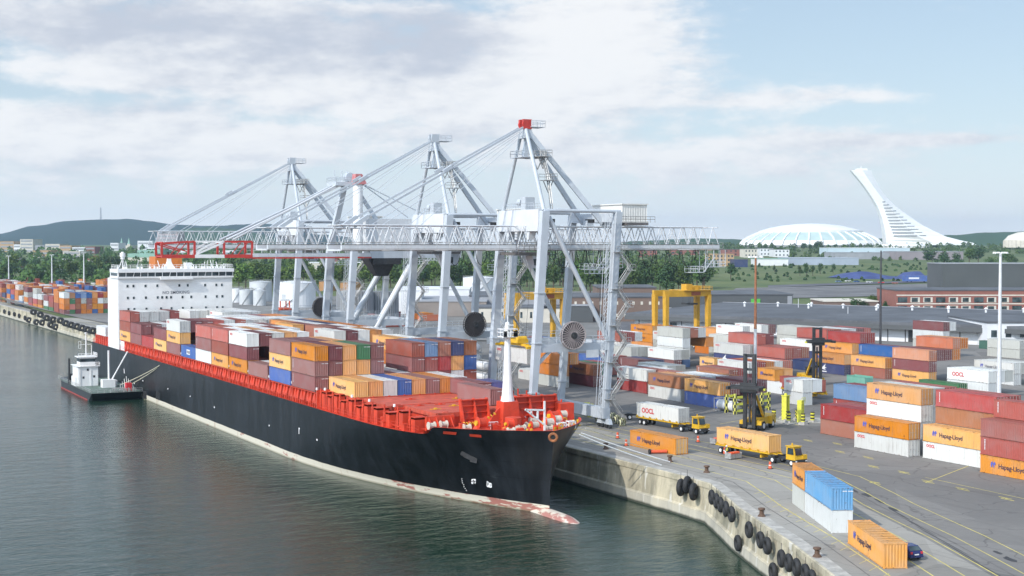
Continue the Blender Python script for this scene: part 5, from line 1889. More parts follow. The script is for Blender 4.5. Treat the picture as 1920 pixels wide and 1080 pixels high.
    if kind == 'A':
        xa_ = 121.0
        xw = legx(117.9, 44.5)
        for dy in (-hs+0.3, hs-0.3):
            m = MB()
            m.tube(L(xw, dy, 44.6), L(xa_-0.2, dy*0.10, ap-1.8), 0.38, 10, 0.34)
            m.build('mast_leg', m_crane, t)
        for dy in (-3.4, 3.4):
            m = MB()
            m.bar(L(xa_+0.8, dy*0.25, ap-2.8), L(legx(133, 43.4)-0.3, dy, 42.4), 0.5, 0.85)
            m.build('back_stay', m_crane, t)
        m = MB()
        m.mat(0)
        m.hexa([L(xa_-0.7, -1.1, ap-3.4), L(xa_+1.5, -1.1, ap-3.4), L(xa_+1.5, 1.1, ap-3.4), L(xa_-0.7, 1.1, ap-3.4), L(xa_-0.6, -0.8, ap-1.6), L(xa_+0.8, -0.8, ap-1.6), L(xa_+0.8, 0.8, ap-1.6), L(xa_-0.6, 0.8, ap-1.6)])
        m.box(xa_-ox-1.8, xa_-ox+3.2, -2.2, 2.2, ap-6.9-Q, ap-6.75-Q)
        m.rail([L(xa_-1.8, -2.2, ap-6.75), L(xa_+3.2, -2.2, ap-6.75), L(xa_+3.2, 2.2, ap-6.75), L(xa_-1.8, 2.2, ap-6.75), L(xa_-1.8, -2.2, ap-6.75)], 1.1, 1.2, 0.05)
        m.box(xa_-ox+0.6, xa_-ox+3.4, -1.4, 1.4, ap-1.4-Q, ap-1.3-Q)
        m.rail([L(xa_+0.6, -1.4, ap-1.3), L(xa_+3.4, -1.4, ap-1.3), L(xa_+3.4, 1.4, ap-1.3), L(xa_+0.6, 1.4, ap-1.3)], 1.1, 0.9, 0.05)
        m.bar(L(xa_, 0, ap-7), L(xa_+0.6, 0, ap-3), 1.0, 0.8)
        m.build('apex_platform', m_crane, t)
        m = MB()
        for dy in (-0.7, 0.7):
            m.tube(L(xa_-0.2, dy-0.18, ap-0.9), L(xa_-0.2, dy+0.18, ap-0.9), 0.75, 14)
        m.box(xa_-ox-0.8, xa_-ox+0.9, -0.95, -0.35, ap-1.7-Q, ap-0.0-Q)
        m.box(xa_-ox-0.8, xa_-ox+0.9, 0.35, 0.95, ap-1.7-Q, ap-0.0-Q)
        m.build('apex_sheaves', top_mat or m_crane, t)
        # zig-zag stair up the near mast leg
        m = MB()
        pz_ = 44.8
        for i, (xa2, ya2, xb2, yb2) in enumerate(((xw+2.2, -6.6, xw+2.6, -4.6), (xw+2.6, -4.6, xa_+2.0, -3.1), (xa_+2.0, -3.1, xa_+1.6, -1.8))):
            z2 = (50.0, 54.3, ap-6.8)[i]
            for s in (-0.35, 0.35):
                m.bar(L(xa2, ya2+s, pz_), L(xb2, yb2+s, z2), 0.10, 0.22)
                m.tube(L(xa2, ya2+s, pz_+1.0), L(xb2, yb2+s, z2+1.0), 0.04, 4)
            for k_ in range(9):
                p = Vector(L(xa2, ya2, pz_)).lerp(Vector(L(xb2, yb2, z2)), k_/8)
                m.tube(p + Vector((0, -0.35, 0)), p + Vector((0, 0.35, 0)), 0.05, 4)
            m.box(xb2-ox-1.2, xb2-ox+1.2, yb2-1.2, yb2+1.2, z2-Q-0.1, z2-Q)
            m.rail([L(xb2-1.2, yb2-1.2, z2), L(xb2+1.2, yb2-1.2, z2), L(xb2+1.2, yb2+1.2, z2), L(xb2-1.2, yb2+1.2, z2)], 1.1, 1.0, 0.045)
            m.bar(L(xb2, yb2, z2-2.2), L(xb2-1, yb2, z2-0.1), 0.14); m.bar(L(xb2, yb2, z2-2.2), L(xb2+1, yb2, z2-0.1), 0.14)
            pz_ = z2
        m.build('mast_stair', m_gal, t)
        # fore stays to the boom and their hoist ropes
        for dy in (-2.6, 2.6):
            m = MB()
            m.bar(L(xa_-0.8, dy*0.3, ap-1.5), L(87.8, dy, zb1+0.3), 0.26, 0.34)
            m.tube(L(xa_-0.8, dy*0.3, ap-2.2), L(92.0, dy, zb1-0.3), 0.07, 5)
            m.tube(L(xa_-0.8, dy*0.3, ap-2.8), L(99.0, dy, zb1-0.3), 0.055, 5)
            m.bar(L(104.0, dy*0.66, (ap+zb1)/2-0.35), L(105.6, dy*0.62, (ap+zb1)/2+0.6), 0.5, 0.6)
            m.bar(L(87.0, dy, zb1-0.4), L(89.6, dy, zb1+1.3), 0.55, 0.7)
            m.build('fore_stay', m_crane, t)
        # machinery house on the girder, clear of the landside legs
        m = MB()
        corr(m, (139.6-ox, -3.4), (145.0-ox, -3.4), 42.9-Q, 45.9-Q, 0.04, 0.5, (0, -1))
        corr(m, (139.6-ox, 8.0), (139.6-ox, -3.4), 42.9-Q, 45.9-Q, 0.03, 2.4, (-1, 0))
        corr(m, (145.0-ox, 8.0), (139.6-ox, 8.0), 42.9-Q, 45.9-Q, 0.04, 0.5, (0, 1))
        corr(m, (145.0-ox, -3.4), (145.0-ox, 8.0), 42.9-Q, 45.9-Q, 0.04, 0.5, (1, 0))
        m.box(139.4-ox, 145.2-ox, -3.6, 8.2, 45.9-Q, 46.1-Q)
        m.box(139.4-ox, 145.2-ox, -3.6, 8.2, 42.6-Q, 42.9-Q)
        m.build('machinery_house', paint('machinery_house_cladding', (0.70, 0.69, 0.65), 0.6, 0.06, 0.3), t)
        m = MB()
        m.box(140-ox, 144.6-ox, -4.5, 4, 42.1-Q, 42.6-Q)
        m.rail([L(138.6, -4.6, 42.6), L(146, -4.6, 42.6)], 1.1, 1.0, 0.04)
        m.build('machinery_base', m_crane_dk, t)
        m = MB()                                   # sheave house and gear on the head girder
        m.box(xw-ox-0.9, xw-ox+1.0, -2.6, -1.0, 44.75-Q, 47.0-Q)
        m.tube(L(xw-0.2, -0.4, 46.1), L(xw-0.2, 0.9, 46.1), 0.7, 12)
        m.rail([L(xw-0.9, -5.6, 44.8), L(xw-0.9, 4.6, 44.8)], 1.1, 0.9, 0.045)
        m.rail([L(xw+0.9, -5.6, 44.8), L(xw+0.9, 4.6, 44.8)], 1.1, 0.9, 0.045)
        m.build('sheave_house', m_crane, t)
        for x_ in (124.5, 132.8, 136.4, 138.6):         # hoist gear along the girder
            m = MB()
            m.mat(0).box(x_-ox-0.7, x_-ox+0.7, -3.2, -1.9, 42.0-Q, 42.9-Q)
            m.mat(1).box(x_-ox-0.5, x_-ox+0.9, -3.25, -2.2, 42.5-Q, 43.15-Q)
            m.build('girder_gear', [m_crane, m_dark], t)
        # end platform cages under the girder
        for (xc0, xc1) in ((132.2, 139.2), (154.4, 162.4)):
            m = MB()
            for dy in (-4.2, -2.2):
                m.rail([L(xc0, dy, 33.3), L(xc0+3.0, dy, 33.3)], 1.1, 0.8, 0.05)
                m.rail([L(xc0+4.6, dy, 34.3), L(xc1, dy, 34.3)], 1.1, 0.8, 0.05)
                m.bar(L(xc0+3.0, dy, 33.3), L(xc0+5.6, dy, 36.2), 0.14)
                for x_ in (xc0+3.4, xc0+5.2, xc1-1.2, xc1):
                    m.tube(L(x_, dy, 33.4 if x_ < xc0+4 else 34.3), L(x_, dy, zb0), 0.07, 5)
            m.hexa([L(xc0, -4.2, 33.2), L(xc0+3, -4.2, 33.2), L(xc0+3, -2.2, 33.2), L(xc0, -2.2, 33.2), L(xc0, -4.2, 33.3), L(xc0+3, -4.2, 33.3), L(xc0+3, -2.2, 33.3), L(xc0, -2.2, 33.3)])
            m.hexa([L(xc0+3, -4.2, 34.2), L(xc1, -4.2, 34.2), L(xc1, -2.2, 34.2), L(xc0+3, -2.2, 34.2), L(xc0+3, -4.2, 34.3), L(xc1, -4.2, 34.3), L(xc1, -2.2, 34.3), L(xc0+3, -2.2, 34.3)])
            m.build('maintenance_platform', m_crane_lt, t)
        m = MB()                                   # festoon loops
        x_ = 122.5
        while x_ < 156:
            ps = []
            w_ = 2.7
            for i in range(9):
                u = i/8
                ps.append(L(x_ + w_*u, -3.9, zb0 - 3.2*(1-(2*u-1)**2)**0.6 * (1 if 0 < i < 8 else 0)))
            m.path(ps, 0.07, 5)
            x_ += 3.0
        m.build('festoon_cable', m_black, t)
    else:
        # waterside tower: raking legs under a head frame and a white mast
        for dy in (-hs, hs):
            m = MB()
            m.bar(L(legx(117.9, 37), dy, 37.5), L(121.6, dy*0.25, ap-3.4), 1.5, 1.3, 1.1, 1.1) if dy > 0 else m.tube(L(122.6, -4.2, 38.0), L(122.8, -3.6, ap-2.6), 1.15, 14)
            m.build('mast_leg', m_crane if dy > 0 else m_cwhite, t)
        m = MB()
        m.mat(0).box(117.8-ox, 124.6-ox, -2.5, 3.5, ap-3.3-Q, ap-2.4-Q)
        m.rail([L(117.8, -2.5, ap-2.4), L(124.6, -2.5, ap-2.4), L(124.6, 3.5, ap-2.4), L(117.8, 3.5, ap-2.4), L(117.8, -2.5, ap-2.4)], 1.1, 1.0, 0.06)
        m.tube(L(122, -1, ap-1.2), L(122, 1, ap-1.2), 1.1, 14)
        for x_ in (118.4, 120.2, 121.5):
            m.tube(L(x_, 0, ap-2.4), L(x_, 0, ap+0.3), 0.12, 5)
        m.build('apex_platform', m_crane, t)
        m = MB()
        m.hexa([L(121.6, -5.0, ap-3.0), L(124.6, -5.0, ap-3.0), L(124.6, -2.6, ap-3.0), L(121.6, -2.6, ap-3.0), L(121.8, -4.9, ap-0.6), L(123.4, -4.9, ap-0.6), L(123.4, -2.7, ap-0.6), L(121.8, -2.7, ap-0.6)])
        m.build('apex_sheaves', m_pink, t)
        for dy in (-2.6, 2.6):
            m = MB()
            for k_ in range(2):
                m.tube(L(120.0, dy*0.5, ap-2.8+k_*0.5), L(91.6+k_*1.4, dy, 39.6), 0.24, 7)
            m.build('fore_stay', m_crane_lt if dy < 0 else m_crane, t)
        for (xe, ze) in ((142, 45), (136, 45)):
            m = MB()
            m.tube(L(124.2, -2.0, ap-2.6), L(xe, -2.6, ze), 0.13, 6)
            m.build('back_stay', m_crane, t)
        m = MB()
        m.bar(L(123.5, 1.0, ap-2.8), L(133.2, 1.0, 39.0), 0.8, 0.8)
        m.build('back_stay', m_crane, t)
        for dy in (-hs, hs):
            m = MB()
            m.tube(L(118.6, dy, 8.0), L(134.2, dy, 33.5), 0.75, 12)
            m.build('diagonal_brace', m_crane if dy > 0 else m_crane_lt, t)
    # stair tower and lift mast beside the near landside leg
    m = MB()
    for i in range(9):
        z0_ = 7.5 + i*3.3
        s = 1 if i % 2 else -1
        bx = legx(133, z0_)
        a = Vector(L(bx + 1.7 - s*1.3, -hs-0.9, z0_)); b = Vector(L(bx + 1.7 + s*1.3, -hs-0.9, z0_+3.3))
        for dy in (-0.35, 0.35):
            o_ = Vector((0, dy, 0))
            m.bar(a+o_, b+o_, 0.08, 0.25)
            m.tube(a+o_+Vector((0, 0, 1)), b+o_+Vector((0, 0, 1)), 0.05, 4)
        for k_ in range(7):
            p = a.lerp(b, k_/6)
            m.tube(p+Vector((0, -0.35, 0)), p+Vector((0, 0.35, 0)), 0.05, 4)
        m.box(b.x-0.9, b.x+0.9, -hs-1.5, -hs-0.4, b.z-0.08, b.z)
        m.rail([(b.x-0.9, -hs-1.5, b.z), (b.x+0.9, -hs-1.5, b.z), (b.x+0.9, -hs-0.4, b.z)], 1.05, 0.9, 0.045)
    m.build('stair_tower', m_gal, t)
    m = MB()
    ml = [(-0.45, -0.45), (0.45, -0.45), (0.45, 0.45), (-0.45, 0.45)]
    bx = 132.4
    for (a, b) in ml:
        m.tube((bx-ox-1.2+a, -hs-0.9+b, 2.0), (bx-ox+0.9+a, -hs-0.9+b, 38.5), 0.05, 4)
    for i in range(28):
        z_ = 2.2 + i*1.3
        sh = -1.2 + 2.1*(z_-2)/36.5
        m.tube((bx-ox+sh-0.45, -hs-1.35, z_), (bx-ox+sh+0.45, -hs-1.35, z_+1.2), 0.04, 4)
        m.tube((bx-ox+sh+0.45, -hs-1.35, z_), (bx-ox+sh-0.45, -hs-1.35, z_+1.2), 0.04, 4)
    m.build('lift_mast', m_crane, t)
    # cable reel on the near portal beam
    if kind != 'C':
        rc = (legx(117.9, 22)+6.6, -hs-1.3, 22.5)
        if kind == 'A':
            rl = MB()
            c = Vector(L(*rc))
            Rr, Rh = 2.4, 0.55
            for ii in range(30):
                a = 2*pi*ii/30
                d = Vector((cos(a), 0, sin(a)))
                s_ = Vector((-sin(a), 0, cos(a)))*0.055
                for yy in (-0.32, 0.32):
                    p, q_ = c + d*Rh, c + d*Rr
                    o_ = Vector((0, yy, 0))
                    rl.hexa([p-s_+o_, p+s_+o_, p+s_+o_+Vector((0, .06, 0)), p-s_+o_+Vector((0, .06, 0)), q_-s_*1.5+o_, q_+s_*1.5+o_, q_+s_*1.5+o_+Vector((0, .06, 0)), q_-s_*1.5+o_+Vector((0, .06, 0))])
            for yy in (-0.32, 0.32):
                rl.torus(c + Vector((0, yy, 0)), Rr, 0.09, (0, 1, 0), 40, 5)
            reel = rl.build('cable_reel', paint('reel_steel', (0.36, 0.31, 0.30), 0.6, 0.2) if yc < 240 else paint('dark_reel_steel', (0.06, 0.055, 0.055), 0.6, 0.2), t)
            hb = MB()
            hb.tube(c + Vector((0, -0.55, 0)), c + Vector((0, 0.9, 0)), 0.6, 18)
            hb.torus(c + Vector((0, -0.6, 0)), 0.3, 0.07, (0, 1, 0), 12, 5)
            hb.build('hub', m_dark, reel)
            cb = MB()
            cb.tube(c + Vector((0, -0.22, 0)), c + Vector((0, 0.22, 0)), Rr*0.93, 40)
            cb.build('cable_coil', paint('rubber_cable_brown', (0.04, 0.03, 0.03), 0.7, 0.2, 2.0), reel)
            m = MB()
            m.box(rc[0]-ox-1.2, rc[0]-ox+1.2, -hs-0.5, -hs+0.5, 21.1-Q, 23.6-Q)
            m.build('reel_bracket', m_crane, t)
            m = MB()
            m.box(legx(133, 19)-ox-5.2, legx(133, 19)-ox-2.6, -hs-0.62, -hs-0.55, 18.4-Q, 19.8-Q)
            m.build('sign_board', m_cwhite, t)
    if kind == 'A':
        tx = trolley_x if trolley_x is not None else 121.0
        m = MB()
        m.box(tx-ox-3.2, tx-ox+3.2, -3.6, 3.6, zb0-0.9-Q, zb0-0.35-Q)
        m.rail([L(tx-3.2, -3.6, zb0-0.3), L(tx+3.2, -3.6, zb0-0.3)], 1.1, 1.0, 0.045)
        m.build('trolley', m_crane_dk, t)
        m = MB()
        m.mat(0).hexa([L(tx+0.4, -3.0, zb0-3.2), L(tx+3.0, -3.0, zb0-3.2), L(tx+3.0, -0.8, zb0-3.2), L(tx+0.4, -0.8, zb0-3.2), L(tx-0.2, -3.2, zb0-0.95), L(tx+3.2, -3.2, zb0-0.95), L(tx+3.2, -0.6, zb0-0.95), L(tx-0.2, -0.6, zb0-0.95)])
        m.mat(1).hexa([L(tx+0.25, -3.14, zb0-2.7), L(tx+1.8, -3.14, zb0-2.7), L(tx+1.8, -3.06, zb0-2.7), L(tx+0.25, -3.0, zb0-2.7), L(tx+0.0, -3.24, zb0-1.5), L(tx+1.8, -3.24, zb0-1.5), L(tx+1.8, -3.16, zb0-1.5), L(tx+0.0, -3.1, zb0-1.5)])
        m.build('operator_cab', [m_crane, m_glass], t)
    return t
c1 = crane(223, 'nearest grey gantry crane with a red apex and a container hanging below', 'A', m_pink if False else m_cred, 121.0)
c2 = crane(262, 'second nearest grey gantry crane, pale apex, standing midway along the ship', 'A', m_crane, 122.0)
c3 = crane(312, 'gantry crane with a red and white banded boom and thick white mast', 'B', m_pink)
c4 = crane(350, 'farthest grey gantry crane, leftmost apex above the ship', 'A', m_crane, 124.0)
# spreader and its falls hang from the nearest trolley, the container hangs from the spreader
sp = thing('spreader', 'yellow spreader lifting a white container below the nearest crane', 'spreader', (119.82, 223.9, 20.0))
m = MB()
m.box(-0.35, 0.35, -4.0, 4.0, 0.35, 0.8)
for s in (-1, 1):
    m.box(-1.2, 1.2, s*5.95-0.2, s*5.95+0.2, 0.05, 0.45)
    m.box(-0.3, 0.3, min(s*3.5, s*6), max(s*3.5, s*6), 0.2, 0.6)
m.build('spreader_frame', m_yellow, sp)
m = MB()
m.box(-1.1, 1.1, -2.4, 2.4, 0.85, 1.5)
for s in (-1, 1):
    m.tube((-0.9, s*1.8, 1.6), (0.9, s*1.8, 1.6), 0.5, 10)
m.build('head_block', m_yellow, sp)
m = MB()
for sx_ in (-0.8, 0.8):
    for sy_ in (-1.8, 1.8):
        m.tube((sx_, sy_, 1.6), (sx_*1.2+1, sy_*1.2, 16.6), 0.035, 4)
m.build('hoist_rope', m_dark, sp)
# ------------------------------------------------------------------ vehicles and gear on the quay
def wheel(m, x, y, r_, w_, rim=True):
    m.mat(0).tube((x-w_/2, y, r_), (x+w_/2, y, r_), r_, 16)
def wheel_part(parent, x, y, r_, w_, z=None):
    z = r_ if z is None else z
    m = MB(); m.tube((x-w_/2, y, z), (x+w_/2, y, z), r_, 18)
    m.torus((x, y, z), r_*0.82, r_*0.2, (1, 0, 0), 18, 6)
    o = m.build('wheel', m_black, parent)
    m = MB(); m.tube((x-w_/2-0.05, y, z), (x+w_/2+0.05, y, z), r_*0.55, 12)
    m.build('rim', m_cwhite, o)
    return o
def tractor(parent, cab_mat=None):
    """terminal tractor, nose towards -Y, origin on the ground under the fifth wheel"""
    cm = cab_mat or m_yellow
    m = MB()
    m.box(-0.45, 0.45, -4.6, 0.9, 0.75, 1.05)
    m.box(-1.15, 1.15, -4.9, -4.2, 0.55, 1.1)
    m.box(-1.2, 1.2, -0.5, 0.5, 1.05, 1.25)
    m.box(0.5, 1.2, -2.6, -1.4, 0.6, 1.1)
    m.build('chassis', m_dark, parent)
    m = MB()
    m.hexa([(-1.2, -4.9, 1.0), (0.35, -4.9, 1.0), (0.35, -2.9, 1.0), (-1.2, -2.9, 1.0), (-1.1, -4.45, 2.95), (0.3, -4.45, 2.95), (0.3, -2.9, 2.95), (-1.1, -2.9, 2.95)])
    m.box(0.35, 1.2, -4.9, -3.2, 1.0, 1.75)
    m.box(-1.25, 0.45, -4.6, -2.8, 2.95, 3.05)
    m.tube((-0.4, -3.4, 3.05), (-0.4, -3.4, 3.4), 0.12, 8)
    cab = m.build('cab', cm, parent)
    m = MB()
    m.quad((-1.06, -4.84, 1.75), (0.25, -4.84, 1.75), (0.22, -4.58, 2.75), (-1.0, -4.58, 2.75))
    m.quad((-1.22, -4.55, 1.8), (-1.13, -4.35, 2.75), (-1.13, -3.2, 2.75), (-1.22, -3.2, 1.8))
    m.quad((0.37, -4.6, 1.8), (0.33, -4.3, 2.75), (0.33, -3.2, 2.75), (0.37, -3.2, 1.8))
    m.build('cab_window', m_glass, cab)
    for x in (-1.0, 1.0):
        m = MB(); m.box(x-0.15, x+0.15, -4.93, -4.89, 0.75, 0.95); m.build('headlight', m_lwht, parent)
        wheel_part(parent, x, -4.0, 0.52, 0.32)
        wheel_part(parent, x, 0.0, 0.52, 0.45)
def trailer(parent, L_=12.4, y_front=0.6):
    m = MB()
    for x in (-0.5, 0.5):
        m.box(x-0.08, x+0.08, y_front-1.0, y_front+L_, 1.05, 1.35)
    for i in range(9):
        y = y_front + 0.1 + (L_-0.3)*i/8
        m.box(-1.2, 1.2, y-0.09, y+0.09, 1.2, 1.4)
    for x in (-1.24, 1.24):
        m.box(x-0.05, x+0.05, y_front, y_front+L_, 1.25, 1.45)
        for i in range(7):
            y = y_front + 0.5 + (L_-1.0)*i/6
            m.hexa([(x-0.05, y-0.2, 1.4), (x+0.05, y-0.2, 1.4), (x+0.05, y+0.2, 1.4), (x-0.05, y+0.2, 1.4), (x*1.12-0.05, y-0.2, 1.75), (x*1.12+0.05, y-0.2, 1.75), (x*1.12+0.05, y+0.2, 1.75), (x*1.12-0.05, y+0.2, 1.75)])
    m.box(-0.7, 0.7, y_front+2.4, y_front+2.7, 0.4, 1.2)
    m.build('trailer_frame', m_yellow, parent)
    for y in (y_front+L_-1.1, y_front+L_-2.4):
        for x in (-0.95, 0.95):
            wheel_part(parent, x, y, 0.5, 0.45)
def rig(label, far_top, near_top, col, logo, clabel, cab_mat=None, door=False):
    a, b = at(*far_top, Q+1.5+CH), at(*near_top, Q+1.5+CH)
    d = (b-a); d.z = 0; d.normalize()
    rz = atan2(d.x, -d.y)
    rot = Matrix.Rotation(rz, 3, 'Z')
    t = thing('terminal_tractor', label, 'truck', (0, 0, 0), rz, 'terminal tractors with trailers')
    org = Vector((b.x, b.y, Q+0.012)) + rot @ Vector((CW/2, -0.35, 0))
    t.location = org
    tractor(t, cab_mat)
    trailer(t)
    p = org + rot @ Vector((-CW/2, 0.75, 0))
    container(p.x, p.y, Q+1.47, col, 12.0, clabel, 'containers being moved', logo, door, rz)
    return t
rig('yellow terminal tractor hauling a white box on the open apron', (1201.6, 754.7), (1274.7, 766), 'W', 'OO', 'white container with large red letters riding on a yellow trailer', door=True)
rig('yellow terminal tractor with an orange box, nearest the quay edge', (1361, 803.4), (1445.3, 817.5), 'O', 'H', 'orange container riding on a yellow trailer near the quay edge')
t3 = thing('terminal_tractor', 'orange cabbed tractor parked under the nearest crane leg', 'truck', at(1180, 786, Q+0.012), radians(60), 'terminal tractors with trailers')
tractor(t3, paint('tractor_orange', (0.60, 0.26, 0.02), 0.5, 0.15))
t4 = thing('yellow_trailer', 'yellow trailer carrying two short red containers behind the mast bases', 'trailer', (0, 0, 0), 0)
pt = at(1531, 748, Q)
t4.location = (pt.x+0.4, pt.y-2, Q+0.012)
trailer(t4)
container(pt.x-0.8, pt.y-1.0, Q+1.48, 'R', 6.06, 'nearer short red container on the yellow trailer', 'containers being moved')
container(pt.x-0.8, pt.y+5.3, Q+1.48, 'R', 6.06, 'farther short red container on the yellow trailer', 'containers being moved')
container(at(1512, 735).x, at(1512, 735).y-2, Q+0.012, 'P', 6.06, 'short salmon red container on the ground behind the yellow mast bases', 'containers set down along the quayside')
container(at(1455, 738).x, at(1455, 738).y-2, Q+0.012, 'w', 6.06, 'short plain white container on the ground left of the mast bases', 'containers set down along the quayside')
bn = at(1622, 727, Q)
m = MB()
L_ = 6.2
corr(m, (0, L_), (0, 0), 0.2, 2.4, 0.05, 0.4, (-1, 0)); corr(m, (2.4, 0), (2.4, L_), 0.2, 2.4, 0.05, 0.4, (1, 0)); corr(m, (0, 0), (2.4, 0), 0.2, 2.3, 0.05, 0.4, (0, -1)); corr(m, (2.4, L_), (0, L_), 0.2, 2.4, 0.05, 0.4, (0, 1))
m.box(-0.06, 2.46, -0.06, L_+.06, 0.05, 0.22); m.box(0, 2.4, 0, L_, 0.22, 1.9)
for x in (-0.05, 2.35):
    m.box(x, x+0.12, 0, L_, 2.35, 2.5)
tag(m.build('waste_bin', CM['t'], None, loc=(bn.x, bn.y, Q+0.0)), 'open sea green steel bin beside the red and orange stacks', 'bin')
# front loaders with tall masts
def loader(label, loc, rz, spread_z, L_arm=3.4):
    t = thing('container_handler', label, 'container handler', loc, rz, 'yellow container handlers with tall masts')
    m = MB()
    m.hexa([(-1.5, -0.6, 0.9), (1.5, -0.6, 0.9), (1.5, 5.6, 0.9), (-1.5, 5.6, 0.9), (-1.5, -0.6, 1.9), (1.5, -0.6, 1.9), (1.3, 5.6, 2.3), (-1.3, 5.6, 2.3)])
    m.hexa([(-1.9, 4.2, 0.8), (1.9, 4.2, 0.8), (1.7, 6.6, 0.8), (-1.7, 6.6, 0.8), (-1.9, 4.2, 2.2), (1.9, 4.2, 2.2), (1.6, 6.5, 2.4), (-1.6, 6.5, 2.4)])
    m.box(-2.1, 2.1, -0.7, 0.6, 1.0, 1.7)
    for x in (-1.0, 1.0):
        m.bar((x, -0.5, 6.2), (x*1.1, 2.6, 2.0), 0.35)
    body = m.build('body', m_yellow, t)
    m = MB()
    m.mat(0).box(-0.8, 0.8, 1.9, 3.7, 2.1, 4.1)
    m.mat(1).box(-0.72, 0.72, 1.86, 3.74, 2.7, 3.7); m.mat(1).box(-0.84, 0.84, 2.0, 3.6, 2.7, 3.7)
    m.build('operator_cab', [m_dark, m_glass], t)
    for x in (-1.75, 1.75):
        wheel_part(t, x, 0.2, 0.85, 0.9)
    for x in (-1.5, 1.5):
        wheel_part(t, x, 5.0, 0.75, 0.6)
    m = MB()
    zt = 13.6
    for x in (-0.95, 0.95):
        m.box(x-0.22, x+0.22, -1.35, -0.85, 0.5, zt)
        m.box(x*0.72-0.16, x*0.72+0.16, -1.3, -0.95, 0.6, zt-0.4)
    for z in (1.0, 4.2, 7.5, 10.6, zt-0.5):
        m.box(-1.1, 1.1, -0.95, -0.75, z, z+0.45)
    m.tube((0, -1.0, 1.0), (0, -1.0, 9.0), 0.2, 8)
    m.build('mast', m_dark, t)
    m = MB()
    m.box(-1.5, 1.5, -1.95, -1.35, spread_z-0.9, spread_z+0.9)
    m.box(-3.1, 3.1, -2.3, -1.75, spread_z-0.1, spread_z+0.5)
    m.box(-3.2, 3.2, -3.6, -3.2, spread_z-0.1, spread_z+0.3)
    for x in (-2.9, 2.9):
        m.box(x-0.25, x+0.25, -4.3, -1.7, spread_z-0.2, spread_z+0.35)
    s_ = m.build('spreader_arm', m_dark, t)
    m = MB()
    for x in (-3.1, 3.1):
        m.box(x-0.35, x+0.35, -2.4, -1.7, spread_z-0.25, spread_z+0.1)
    m.build('spreader_tip', m_safety, s_)
    return t
loader('nearer yellow container handler with a tall black mast and lowered arm', at(1410, 806, Q+0.012), radians(-62), 7.6)
loader('farther yellow container handler, its black arm raised before orange boxes', at(1528, 722, Q+0.012), radians(-15), 10.3)
# yellow rubber tyred gantries
def rtg(label, px, py_top, d):
    c = atD(px, py_top, d)
    h = c.z - Q
    t = thing('yard_gantry', label, 'yard crane', (c.x, c.y, Q), 0, 'yellow yard gantries over the stacks')
    sp2 = 7.9
    for sx_ in (-1, 1):
        for sy_ in (-1, 1):
            m = MB()
            m.bar((sx_*sp2, sy_*3.0, 1.6), (sx_*sp2, sy_*3.0, h-1.8), 1.0, 1.5, 1.25, 1.8)
            m.build('leg', m_rtg, t)
        m = MB()
        m.box(sx_*sp2-0.55, sx_*sp2+0.55, -4.8, 4.8, 0.95, 1.9)
        m.build('sill_beam', m_rtg, t)
        for y in (-4.2, -2.8, 2.8, 4.2):
            wheel_part(t, sx_*sp2, y, 0.75, 0.5)
    for sy_ in (-1, 1):
        m = MB()
        m.box(-sp2-0.7, sp2+0.7, sy_*3.0-0.55, sy_*3.0+0.55, h-2.4, h-0.5)
        m.build('girder', m_rtg, t)
    m = MB()
    m.rail([(-1.5, -4.4, h-0.4), (sp2+0.6, -4.4, h-0.4), (sp2+0.6, 4.4, h-0.4)], 1.1, 1.4, 0.05)
    m.box(-1.8, sp2+0.8, -4.5, 4.5, h-0.55, h-0.4)
    m.build('trolley_deck', m_rtg, t)
    m = MB()
    m.box(0.2, 2.4, -2.4, 0.5, h-0.4, h+1.4)
    m.box(3.4, 5.0, -2.0, 1.2, h-0.4, h+0.9)
    for x in (2.9, 5.6):
        m.tube((x, -1.6, h+0.3), (x, 1.6, h+0.3), 0.6, 12)
    m.build('hoist_machinery', m_rtg, t)
    m = MB()
    m.box(1.2, 4.6, -3.65, -3.58, h-2.1, h-0.9)
    m.build('name_board', paint('board_red', (0.30, 0.09, 0.04), 0.6, 0.1), t)
    m = MB()
    m.box(1.6, 4.4, -2.4, 2.4, h-5.0, h-4.5)
    for x in (1.9, 4.1):
        m.tube((x, -2, h-4.5), (x, -2, h-0.6), 0.05, 4); m.tube((x, 2, h-4.5), (x, 2, h-0.6), 0.05, 4)
    m.build('spreader', m_dark, t)
rtg('yellow yard gantry straddling the mixed stack right of the nearest crane', 1278, 541, 437)
rtg('yellow yard gantry seen between the legs of the nearest crane', 1003, 546, 420)
# tank container, checkered barriers, yellow mast bases
def tank_box(p, label, group='tank containers in the yard'):
    t = thing('tank_container', label, 'tank container', p, 0, group)
    m = MB()
    for x in (0.06, CW-0.06):
        for y in (0.06, 6.0):
            m.box(x-0.06, x+0.06, y-0.06, y+0.06, 0, CH)
        m.box(x-0.05, x+0.05, 0.12, 5.94, 0.02, 0.14); m.box(x-0.05, x+0.05, 0.12, 5.94, CH-0.14, CH-0.02)
    for y in (0.06, 6.0):
        m.box(0.12, CW-0.12, y-0.05, y+0.05, 0.02, 0.14); m.box(0.12, CW-0.12, y-0.05, y+0.05, CH-0.14, CH-0.02)
        m.bar((0.1, y, 0.1), (CW-0.1, y, 1.0), 0.07); m.bar((CW-0.1, y, 0.1), (0.1, y, 1.0), 0.07)
    m.build('frame', m_gal, t)
    m = MB()
    rings = []
    for (yy, r_) in ((0.2, 0.35), (0.32, 0.8), (0.6, 1.05), (5.46, 1.05), (5.74, 0.8), (5.86, 0.35)):
        rings.append([(CW/2 + cos(2*pi*i/18)*r_, yy, CH/2 + sin(2*pi*i/18)*r_) for i in range(18)])
    m.loft(rings)
    m.build('tank', m_tankw, t, smooth=True)
tp_ = at(1350, 772)
